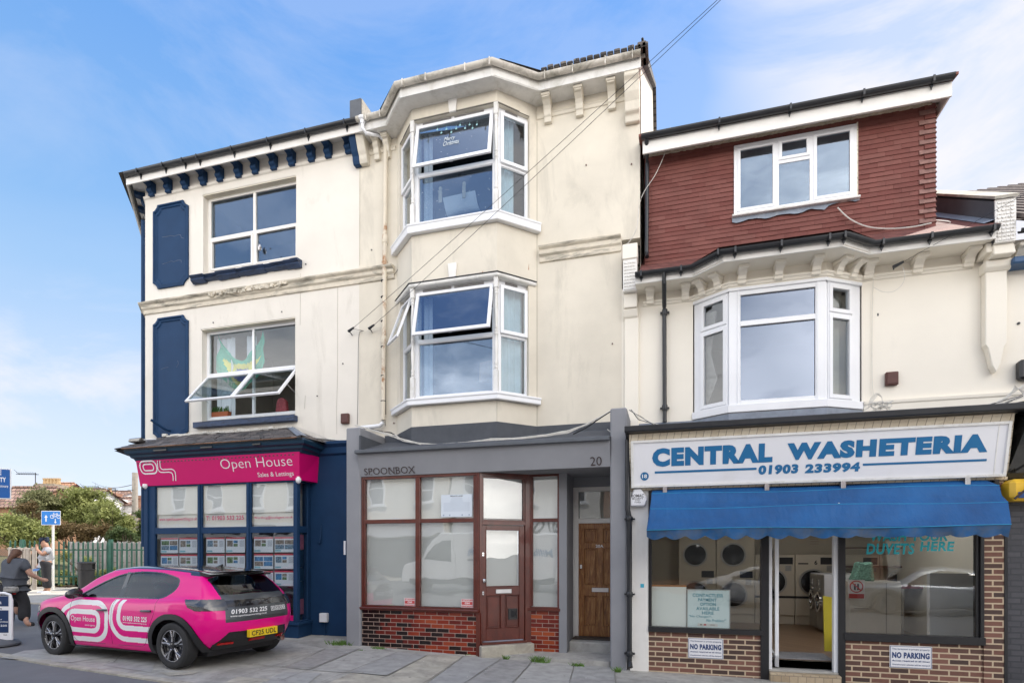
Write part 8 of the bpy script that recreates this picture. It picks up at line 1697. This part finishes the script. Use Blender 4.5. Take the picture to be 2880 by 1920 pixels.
# flood light on the side wall of the corner shop
Ffl=FV(11.9);s,z=Ffl.hit(11,165,212);fl_=thing('flood_light','grey flood light on a thin arm beside the slate roof corner','lamp',Ffl.m(s,z,0));MB().prism(Ffl,[(s-.14,z-.04),(s+.10,z-.03),(s+.14,z+.06),(s-.12,z+.03)],-.1,.1).build('lamp_head',M['steel'],fl_,bevel=.015);MB().tube([Ffl.m(s+.1,z+.02,0),Ffl.m(s+.34,z+.05,-.1)],.015,6).build('arm',M['metal'],fl_)

# ================================================================ people
skin=pm('skin',(.38,.20,.13),.55,.08,5);skin2=pm('skin_light',(.52,.30,.22),.55,.08,5);blk=pm('cloth_black',(.018,.018,.022),.85,.3,8);tgrey=pm('tee_grey',(.085,.095,.115),.85,.15,5,.3,12);tpale=pm('tee_pale',(.42,.43,.46),.85,.1,6,.3,12);hair=pm('hair_brown',(.13,.06,.035),.6,.4,20);capm=pm('cap_navy',(.02,.03,.06),.8)
def figure(name,parent,F,zi,J,E,mat,sub=2):
    """one continuous skinned surface grown from connected joints: J = {key: (x, y, depth, radius[, radius2])}"""
    keys=list(J);me=bpy.data.meshes.new(name);base=world_base(parent) if parent else Vector((0,0,0));co=[]
    for k in keys: x,y,o=J[k][:3];s,z=F.hit(zi,x,y);co.append(Vector(F.m(s,z,o))-base)
    me.from_pydata(co,[(keys.index(a),keys.index(b)) for a,b in E],[]);me.update();ob=bpy.data.objects.new(name,me);scene.collection.objects.link(ob);ob.parent=parent;sk=ob.modifiers.new('skin','SKIN');sk.use_smooth_shade=True
    for i,k in enumerate(keys): r=J[k][3];r2=J[k][4] if len(J[k])>4 else r;me.skin_vertices[0].data[i].radius=(r*1.22,r2*1.22);me.skin_vertices[0].data[i].use_root=(i==0)
    sb=ob.modifiers.new('s','SUBSURF');sb.levels=sub;sb.render_levels=sub;me.materials.append(mat);return ob
def chain(*k): return list(zip(k,k[1:]))
Fm=FV(18.6);man=thing('person','man in flat cap, pale t-shirt and black trousers phoning beside the sign post','person',Fm.m(Fm.S(21,620),.33,0))
Jm={'pelvis': (612,385,0,.13,.11),'belly': (615,330,0,.125,.10),'chest': (635,235,0,.15,.12),'neck': (625,168,.02,.055),'jaw': (588,150,.03,.058),'skull': (594,115,.03,.078,.07),'crown': (600,82,.02,.06),
      'rs': (685,215,.13,.062),'re': (662,285,.28,.050),'rw': (575,210,.24,.036),'rh': (560,172,.20,.035),'r1': (548,145,.2,.013),'r2': (560,140,.2,.013),'r3': (572,142,.2,.013),'r4': (582,148,.2,.012),'rt': (545,172,.2,.012),
      'ls': (590,222,-.14,.06),'le': (540,340,-.16,.045),'lw': (482,410,-.12,.032),'lh': (458,435,-.10,.032),'l1': (440,455,-.1,.012),'l2': (448,462,-.1,.012),'l3': (458,464,-.1,.012),'l4': (468,462,-.1,.011),'lt': (452,478-30,-.06,.012),
      'hl': (585,420,-.09,.10),'kl': (588,580,-.08,.065),'al': (590,745,-.08,.042),'fl': (560,790,-.04,.042),'tl': (490,798,.02,.036),'hr': (650,420,.09,.10),'kr': (662,580,.10,.065),'ar': (680,742,.08,.042),'fr': (665,785,.12,.042),'tr': (615,795,.2,.036)}
Em_=chain('pelvis','belly','chest','neck','jaw')+[('neck','skull'),('skull','crown')]+chain('chest','rs','re','rw','rh')+[('rh',k) for k in ('r1','r2','r3','r4','rt')]+chain('chest','ls','le','lw','lh')+[('lh',k) for k in ('l1','l2','l3','l4','lt')]+chain('pelvis','hl','kl','al','fl','tl')+chain('pelvis','hr','kr','ar','fr','tr')
def sub_fig(J,keys,grow,over={}):
    D={k: (J[k][0],J[k][1],J[k][2],*[r+grow for r in J[k][3:]]) for k in keys};D.update(over);return D
figure('body',man,Fm,21,Jm,Em_,skin)
figure('t_shirt',man,Fm,21,sub_fig(Jm,('pelvis','belly','chest','rs','ls'),.020,{'hem': (610,400,0,.13,.11),'nk': (625,185,.01,.060),'re2': (680,262,.22,.072),'le2': (565,280,-.15,.066)}),chain('hem','pelvis','belly','chest','nk')+chain('chest','rs','re2')+chain('chest','ls','le2'),tpale)
figure('trousers',man,Fm,21,sub_fig(Jm,('pelvis','hl','kl','hr','kr'),.028,{'al2': (590,735,-.08,.085),'ar2': (680,735,.08,.085),'w': (615,350,0,.14,.12)}),chain('pelvis','w')+chain('pelvis','hl','kl','al2')+chain('pelvis','hr','kr','ar2'),blk)
for a,b,c in (('fl','tl','al'),('fr','tr','ar')): figure('shoe',man,Fm,21,sub_fig(Jm,(a,b),.020,{'h': (Jm[a][0]+25,Jm[a][1]+2,Jm[a][2],.055)}),chain('h',a,b),M['white_letter'],2)
figure('cap',man,Fm,21,{'a': (603,92,.02,.088,.08),'b': (602,78,.02,.06),'c': (545,103,.05,.016,.05)},chain('b','a','c'),capm);figure('hair',man,Fm,21,{'a': (625,120,.0,.075),'b': (632,38,0,.045),'c': (628,70,0,.05)},chain('a','c','b'),capm)
mb=MB();mb.prism(Fm,[Fm.hit(21,*p) for p in ((415,475),(455,465),(512,462),(516,478),(470,500),(420,500))],-.08,-.05);solo(mb,'blue_leaflet',pm('leaf_blue',(.10,.22,.50),.6),'folded blue paper held low in the left hand of the man in the cap','paper',bevel=.004)
Fc2=FV(11.9);cyc=thing('person','woman with brown ponytail in dark grey t-shirt riding a bicycle away','person',Fc2.m(Fc2.S(21,220),G(-13),0))
Jc={'pelvis': (170,700,0,.13,.12),'belly': (182,600,.0,.125,.10),'chest': (205,440,0,.135,.095),'neck': (205,318,-.03,.040),'skull': (207,252,-.06,.070,.080),'crown': (207,212,-.05,.055),
      'rs': (322,392,.0,.058),'re': (375,540,-.05,.045),'rw': (420,610,-.22,.032),'rh': (450,628,-.30,.032),'r1': (470,622,-.34,.013),'r2': (470,632,-.34,.013),'r3': (468,642,-.33,.012),'r4': (462,650,-.31,.012),'rt': (440,645,-.27,.012),
      'ls': (92,397,.0,.058),'le': (40,545,-.05,.045),'lw': (20,620,-.25,.032),'lh': (10,640,-.32,.03),'l1': (0,635,-.36,.013),'l2': (2,645,-.36,.012),'l3': (6,655,-.35,.012),'l4': (12,660,-.33,.012),'lt': (22,652,-.3,.012),
      'hr': (240,755,.0,.085),'kr': (282,930,-.08,.065),'ar': (345,1165,.0,.04),'fr': (360,1215,-.03,.04),'tr': (375,1225,-.16,.033),'hl': (120,745,-.05,.10),'kl': (110,860,-.3,.07),'al': (130,1030,-.15,.04),'fl': (130,1075,-.18,.04),'tl': (130,1080,-.32,.033)}
Ec=chain('pelvis','belly','chest','neck','skull','crown')+chain('chest','rs','re','rw','rh')+[('rh',k) for k in ('r1','r2','r3','r4','rt')]+chain('chest','ls','le','lw','lh')+[('lh',k) for k in ('l1','l2','l3','l4','lt')]+chain('pelvis','hr','kr','ar','fr','tr')+chain('pelvis','hl','kl','al','fl','tl')
figure('body',cyc,Fc2,21,Jc,Ec,skin2)
figure('t_shirt',cyc,Fc2,21,sub_fig(Jc,('pelvis','belly','chest','rs','ls'),.030,{'nk': (205,335,-.03,.07),'rb': (368,500,-.03,.080),'lb': (48,500,-.03,.080),'hem': (180,722,.0,.16,.14)}),chain('hem','pelvis','belly','chest','nk')+chain('chest','rs','rb')+chain('chest','ls','lb'),tgrey)
figure('trousers',cyc,Fc2,21,sub_fig(Jc,('pelvis','hr','hl','kl'),.02,{'kr': (288,930,-.08,.090),'ar': (308,1178,-.02,.098),'al': (130,1000,-.15,.09)}),chain('pelvis','hr','kr','ar')+chain('pelvis','hl','kl','al'),blk)
figure('hair',cyc,Fc2,21,{'t': (207,205,-.05,.075),'a': (207,250,-.03,.092),'b': (200,300,.06,.050),'c': (180,345,.10,.042),'d': (188,395,.13,.02)},chain('t','a','b','c','d'),hair);figure('shoe',cyc,Fc2,21,sub_fig(Jc,('fr','tr'),.02),chain('fr','tr'),blk)
bk_=thing('bicycle','dark bicycle with grey saddle bag ridden by the woman in grey','bicycle',Fc2.m(Fc2.S(21,150),G(-13),0));s,_=Fc2.hit(21,165,900);gz=G(-13.2);hd=Vector((-.80,.60));p0=Vector(Fc2.m(s,0,.10)[:2])
B2=lambda a,z,lat=0: (p0.x+hd.x*a+hd.y*lat,p0.y+hd.y*a-hd.x*lat,gz+z)
for k,a in enumerate((.0,1.05)):
    w=MB();w.tube([B2(a+.33*math.cos(t),.345+.33*math.sin(t)) for t in [i*math.pi/18 for i in range(37)]],.02,6)
    for i in range(14): t=i*math.pi/7;w.tube([B2(a,.345),B2(a+.32*math.cos(t),.345+.32*math.sin(t))],.003,3)
    w.build('wheel',M['rubber'],bk_,smooth=True)
MB().tube([B2(0,.345),B2(.42,.30),B2(.90,.75),B2(.30,.85),B2(.42,.30)],.018,6).tube([B2(0,.345),B2(.32,.80)],.012,6).tube([B2(1.05,.345),B2(.90,.80),B2(.86,1.02)],.016,6).build('frame',M['car_black'],bk_)
MB().tube([B2(.80,1.05,-.30),B2(.88,1.04,-.1),B2(.88,1.04,.1),B2(.80,1.05,.30)],.014,6).build('handlebar',M['car_black'],bk_);MB().tube([B2(.15,.93),B2(.38,.94)],.06,8,.03).build('saddle',M['car_black'],bk_,smooth=True)
a,b=Fc2.S(21,60,.2),Fc2.S(21,225,.2);MB().box(Fc2,a,b,Fc2.Z(21,150,785,.2),Fc2.Z(21,150,705,.2),.12,.26).build('saddle_bag',M['slab_dark'],bk_,bevel=.03);MB().box(Fc2,a+.08,b-.1,Fc2.Z(21,150,725,.2),Fc2.Z(21,150,712,.2),.26,.265).build('reflective_strip',M['metal'],bk_);MB().box(Fc2,Fc2.S(21,135,.2),Fc2.S(21,175,.2),Fc2.Z(21,150,812,.2),Fc2.Z(21,150,788,.2),.12,.16).build('tail_light',M['red_lens'],bk_,bevel=.01)

# ================================================================ across the road (what the shop glass reflects)
def opposite(x0,x1,h,mat,lab,wins,sh,shc):
    F=Face((x1,-9.5),(x0,-9.5));L_=x1-x0;r_=thing('terraced_building',lab,'building',((x0+x1)/2,-9.5,0));MB().box(F,0,L_,-.8,h,-7,0).box(F,-.1,L_+.1,h-.15,h+.1,-.2,.25).build('wall',mat,r_)
    for i in range(wins):
        for z in (4.3,7.0):
            if z+1.6>h: continue
            c=L_*(i+.5)/wins;f_=MB().frame(F,c-.55,c+.55,z,z+1.6,.09,0,.06).box(F,c-.46,c+.46,z+.78,z+.84,0,.05).box(F,c-.65,c+.65,z-.1,z,0,.12).build('window',M['upvc'],r_);MB().box(F,c-.46,c+.46,z+.09,z+1.51,.0,.02).build('pane',M['glass_dark'] if False else pm('pane_dark',(.05,.06,.08),.1),f_)
    MB().box(F,.2,L_-.2,2.6,3.4,0,.2).build('fascia',shc,r_);MB().box(F,.4,L_-.4,.4,2.5,-.0,.03).build('shop_glass',pm('shop_dark',(.08,.08,.08),.2),r_);text(sh,F,L_*.2,L_*.7,2.75,3.25,M['letter_black'],r_,.205,bold=.04,name='shop_lettering');return r_
opposite(-34,-11.2,8.2,M['render_mid'],'cream building across the road reflected in the left shop windows',8,'CAFE',M['sign_white']);opposite(-11,-3.6,9.4,M['white_paint'],'white building with coffee shop across the road reflected in the grey shop windows',3,'NESTO COFFEE',M['sign_white']);opposite(-3.4,8.8,8.6,redb,'red brick building across the road reflected in the laundry door',6,'BARBER',M['slate_grey']);opposite(9,20,9.0,M['render_left'],'pale building across the road at the right reflected in the laundry windows',5,'FLORIST',M['sign_white'])
van=thing('parked_van','white panel van parked across the road reflected in the grey shop windows','van',(-7.5,-3.4,0));vz=-.02;FVn=Face((-4.3,-3.0),(-10.8,-3.0));vp=[(0,.45),(0,2.35),(.12,2.5),(4.3,2.5),(4.75,2.40),(5.55,1.42),(6.3,1.15),(6.45,.9),(6.45,.40),(.1,.40)]
MB().prism(FVn,[(s,z+vz) for s,z in vp],-2.0,0).build('van_body',M['car_white'],van,bevel=.06);MB().prism(FVn,[(4.15,1.40),(4.15,2.12),(4.65,2.12),(5.30,1.42)],.0,.01).build('side_window',M['glass_car'],van);MB().box(FVn,.1,6.0,.38,.62,.0,.03).box(FVn,4.0,4.012,.6,2.3,0,.006).box(FVn,2.6,2.612,.6,2.3,0,.006).build('side_trim',M['car_trim'],van)
for s in (1.2,5.35): MB().lathe(FVn.m(s,.34,-.1),[(-.1,.34),(.12,.34),(.13,.2),(.1,.18)],24,'y').build('wheel',M['rubber'],van)
text('NHS',FVn,3.0,3.5,1.65,1.85,M['washeteria_blue'],van,.006,bold=.05,name='side_lettering');text('Sussex',FVn,3.0,3.5,1.42,1.58,M['letter_black'],van,.006,bold=.02,name='side_lettering');text('Millbrook',FVn,.3,1.9,1.5,1.85,M['washeteria_blue'],van,.006,bold=.03,name='side_lettering')
make_car('white hatchback parked across the road reflected in the left laundry window',M['car_white'],M['car_white'],False,(3.2,-3.6,-.22),R(200),220,80);make_car('silver hatchback parked across the road reflected in the right laundry window',M['car_silver'],M['car_silver'],False,(8.2,-3.4,-.3),R(182),220,80)
# ================================================================ cables
rr=random.Random(17)
def cable(name,pts,r,mat,label,group=None,sag=0,sub=6,n=5):
    P=[Vector(p) for p in pts];Q=[]
    for i in range(len(P)-1):
        p0=P[max(i-1,0)];p1=P[i];p2=P[i+1];p3=P[min(i+2,len(P)-1)]
        for k in range(sub):
            t=k/sub;Q.append(.5*((2*p1)+(-p0+p2)*t+(2*p0-5*p1+4*p2-p3)*t*t+(-p0+3*p1-3*p2+p3)*t ** 3))
    Q.append(P[-1]);return solo(MB().tube(Q,r,n),name,mat,label,'cable',group,smooth=True)
def fp(F,zi,pts,o=0.0): return [F.m(*F.hit(zi,x,y,o),o) for x,y in pts]
F88=FY(8.9)
# bundle along the grey shop ledge
F93=FY(9.22)
base=[(0,1425),(90,1450),(190,1480),(290,1505),(370,1540),(480,1562),(600,1568),(800,1552),(1000,1532),(1200,1522),(1400,1500),(1550,1475),(1690,1425),(1790,1370),(1872,1322)]
mb=MB()
for k in range(6):
    pts=[(x+rr.uniform(-8,8),y+rr.uniform(-9,9)*(1 if 1<i<12 else .3)) for i,(x,y) in enumerate(base)]
    P=[Vector(p) for p in fp(F93,5,pts)];Q=[]
    for i in range(len(P)-1):
        for j in range(5): Q.append(P[i].lerp(P[i+1],j/5)+Vector((0,0,rr.uniform(-.003,.003))))
    mb.tube(Q+[P[-1]],.008,5)
solo(mb,'cable_bundle',M['cable_white'],'sagging bundle of pale cables along the ledge of the grey shopfront','cable',smooth=True)
cable('cable',fp(F93,5,[(1600,1490),(1700,1440),(1780,1385),(1872,1325)]),.012,M['cable_black'],'black cable beside the pale bundle at the right of the grey ledge')
cable('cable',fp(F93,5,[(1850,1455),(1875,1475),(1890,1500),(1880,1530)],.2),.008,M['cable_white'],'short white looped cable beside the right grey pier')
mb=MB()
for k in range(5):
    pts=[(60+rr.uniform(-9,9),1440),(160+rr.uniform(-20,20),1465+rr.uniform(-10,14)),(260,1490+rr.uniform(-14,14)),(340+rr.uniform(-10,10),1520+rr.uniform(-10,10))];mb.tube(fp(F93,5,pts),.006,4)
solo(mb,'cable_tangle',M['cable_black'],'tangle of dark and pale cables over the left grey pier','cable')
# bundle above the laundry sign
F87=FY(8.80);mb=MB();mbb=MB()
base=[(140,900),(200,950),(290,990),(420,1000),(560,1000),(800,978),(1000,972),(1240,945),(1450,935),(1500,915),(1640,920),(1760,905),(1900,905),(2050,895),(2180,870),(2260,850),(2352,815)]
for k in range(7):
    m_=mb if k % 3 else mbb;lo=0 if k<4 else 4;pts=[(x+rr.uniform(-10,10),y+rr.uniform(-13,13)*(1 if i else .2)) for i,(x,y) in enumerate(base)][lo:]
    P=[Vector(p) for p in fp(F87,8,pts)];Q=[]
    for i in range(len(P)-1):
        for j in range(4): Q.append(P[i].lerp(P[i+1],j/4)+Vector((0,0,rr.uniform(-.004,.004))))
    m_.tube(Q+[P[-1]],.0065,5)
solo(mb,'cable_bundle',M['cable_white'],'bundle of pale cables lying along the gutter above the laundry sign','cable');solo(mbb,'cable_bundle',M['cable_black'],'black cables lying along the gutter above the laundry sign','cable')
mb=MB();s,z=F87.hit(8,1530,890)
for k in range(9): r=rr.uniform(.05,.14);cx,cz=s+rr.uniform(-.08,.12),z+rr.uniform(-.06,.04);mb.tube([F87.m(cx+r*math.cos(t),cz+r*.6*math.sin(t+k),rr.uniform(-.01,.03)) for t in [i*.45 for i in range(15)]],.005,4)
for k in range(4): mb.tube(fp(F87,8,[(1480,880),(1490+k*8,840),(1520+k*6,808),(1555,830),(1560,880),(1540-k*12,905)]),.004,4)
solo(mb,'cable_tangle',M['cable_white'],'coiled tangle of cables on the gutter right of the bay above the laundry sign','cable')
mb=MB()
for k in range(7): mb.tube(fp(FY(9.0),8,[(2180+k*6,868),(2240+k*7,835-k*3),(2300,800-k*6),(2352,760+k*9),(2420,720+k*22)]),.006,4)
solo(mb,'cable_tangle',M['cable_white'],'fan of pale cables rising to the right edge beside the junction box','cable')
cable('cable',fp(FW,8,[(1518,-20),(1520,60),(1505,210),(1500,500),(1502,760),(1515,830)],.02),.004,M['cable_white'],'thin vertical cable down the white wall right of the bay window')
cable('cable',fp(FY(9.55),8,[(1508,215),(1560,240),(1620,238),(1668,200),(1684,150),(1672,98)]),.0035,M['cable_white'],'thin looping cable hanging from the black wire clamp on the white wall')
cable('cable',fp(FDm,7,[(300,430),(275,560),(215,700),(150,800),(120,880)],.12)+fp(FW,7,[(105,1010),(60,1095),(20,1118)],.2),.006,M['cable_white'],'loose pale cable hanging from the dormer gutter')
cable('cable',fp(FDm,7,[(1270,895),(1340,960),(1440,1005),(1560,1018),(1700,1008),(1815,985)],.06),.010,M['cable_white'],'white cable drooping across the red tiles below the dormer window')
cable('cable',fp(FY(10.0),7,[(1815,968),(1920,978),(1905,1000),(1860,1012)],-.05),.010,M['cable_white'],'white cable looping on the lower roof right of the dormer')
cable('cable',fp(FW,2,[(1885,600),(1858,615),(1850,700),(1848,900),(1846,1100),(1842,1290)],.015),.004,M['cable_black'],'thin vertical cable on the cream wall left of the rusty downpipe')
cable('cable',fp(FW,2,[(1785,590),(1830,590),(1890,602)],.05) ,.004,M['cable_black'],'short thin cable joining the left wire clamp')
cable('cable',fp(FW,2,[(1945,588),(1915,600),(1925,605),(1980,582),(2030,578)],.05),.004,M['cable_white'],'short looped cable at the right wire clamp beside the downpipe')
cable('cable',fp(FW,2,[(2048,1300),(2042,1000),(2046,600),(2050,380),(2060,210),(2110,190),(2140,150),(2165,90)],.03),.005,M['cable_black'],'thin dark cable running up beside the rusty downpipe')
cable('cable',fp(FW,2,[(480,1385),(560,1370),(700,1352),(960,1342),(1350,1308),(1500,1345),(1640,1400)],.08),.006,M['cable_white'],'white cable clipped along the top of the slate lean-to roof')
# overhead wires to the house, with clamps
def clamp(F,zi,x,y,o,lab):
    s,z=F.hit(zi,x,y,o);q=F.m(s,z,o);t=thing('wire_clamp',lab,'wire clamp',q)
    MB().tube([(q[0]-.07,q[1],q[2]-.03),(q[0]+.06,q[1]-.02,q[2]+.025)],.028,8,.018).build('clamp_body',M['gutter_black'],t,smooth=True);MB().tube([(q[0]-.05,q[1],q[2]-.02),(q[0]-.06,q[1]+o,q[2]-.06)],.010,6).build('hook',M['gutter_black'],t);return Vector(q)
q1=clamp(FW,2,1800,592,.12,'left black wire clamp on the cream wall');q2=clamp(FW,2,1950,572,.12,'right black wire clamp beside the rusty downpipe');q3=clamp(FY(9.6),8,1648,88,.02,'black wire clamp on the white wall beside the eaves brackets')
def ray(zi,x,y,t):
    ox,oy,sc=ZM[zi];u=ox+x/sc;v=oy+y/sc;a=(u-1440)/FPX;return Vector((-SP*t+a*CP*t,CP*t+a*SP*t,CAMZ+(HV-v)/FPX*t))
e1_=ray(0,2012,-6,4.2);e2_=ray(0,2022,-10,4.0)
def wire(a,b,sag,lab,ext=1.35):
    b=a+(b-a)*ext;P=[a.lerp(b,i/24)-Vector((0,0,sag*4*(i/24)*(1-i/24))) for i in range(25)];solo(MB().tube(P,.0042,5,.0012),'overhead_wire',M['gutter_black'],lab,'wire','overhead wires crossing the middle building')
wire(q1,e1_,.04,'upper of the two thin overhead wires crossing the middle building');wire(q2,e2_,.05,'lower of the two thin overhead wires crossing the middle building')
e3=ray(7,2352,820,7.4);P=[q3.lerp(q3+(e3-q3)*1.6,i/20) for i in range(21)];solo(MB().tube(P,.003,5),'overhead_wire',M['gutter_black'],'thin wire running up right from the clamp on the white wall','wire')
# weeds at the foot of the shops
def weed(zi,x,y,w,h,n,lab,seed,zi_=None,g=None):
    r_=random.Random(seed);px,py=gp(zi,x,y);mb=MB();zz=G(px)
    for i in range(n):
        a=r_.uniform(0,6.28);d=r_.uniform(0,w);bx,by=px+d*math.cos(a),py+d*math.sin(a)*.45;l=h*r_.uniform(.4,1);b=r_.uniform(0,6.28);lx,ly=math.cos(b)*l*.7,math.sin(b)*l*.5;wv=.007
        mb.quad((bx-wv,by,zz),(bx+wv,by,zz),(bx+lx+wv*.6,by+ly,zz+l*.8),(bx+lx*1.15,by+ly*1.15,zz+l*.9))
    solo(mb,'weed',bpy.data.materials['weed_green'] if 'weed_green' in bpy.data.materials else pm('weed_green',(.10,.20,.03),.8,.5,12),lab,'weed','weeds along the foot of the shopfronts',fix=False)
weed(22,505,140,.30,.10,170,'patch of low weeds at the foot of the left grey pier',1);weed(22,715,163,.16,.05,70,'low flat weeds under the left end of the glazed bricks',2);weed(22,1415,222,.05,.09,30,'small weed at the kerb under the mahogany door step',3)
weed(22,1600,240,.17,.13,120,'bushy weed growing at the middle of the raised step',4);weed(22,1812,262,.12,.08,80,'low weed near the right end of the raised step',5);weed(22,2030,292,.07,.10,50,'weed at the foot of the right grey pier',6);weed(22,175,108,.05,.14,30,'thin weed beside the rear of the pink car',7);weed(22,2198,275,.04,.08,18,'tiny weed at the corner of the white pillar',8);weed(22,1205,200,.05,.04,20,'tiny weed in the joint left of the door step',9);weed(22,620,175,.06,.03,25,'flat green growth in front of the glazed bricks',10)
lt=MB();r_=random.Random(5)
for i in range(60): px,py=r_.uniform(-7,5),r_.uniform(6.0,8.7);s_=r_.uniform(.006,.016);lt.quad((px,py,G(px)+.022),(px+s_,py,G(px)+.022),(px+s_,py+s_,G(px)+.024),(px,py+s_,G(px)+.023))
solo(lt,'litter_specks',M['white_paint'],'scattered specks of litter on the forecourt','litter',kind='stuff',fix=False)
gm_=MB();r_=random.Random(15)
for i in range(150): px,py=r_.uniform(-9,6),r_.uniform(6.0,8.8);r=r_.uniform(.008,.022);gm_.quad(*[(px+r*math.cos(k*.9)*r_.uniform(.7,1.2),py+r*math.sin(k*.9),G(px)+.0205) for k in range(7)])
solo(gm_,'gum_spots',M['joint'],'flattened chewing gum spots scattered on the forecourt','gum',kind='stuff',fix=False)
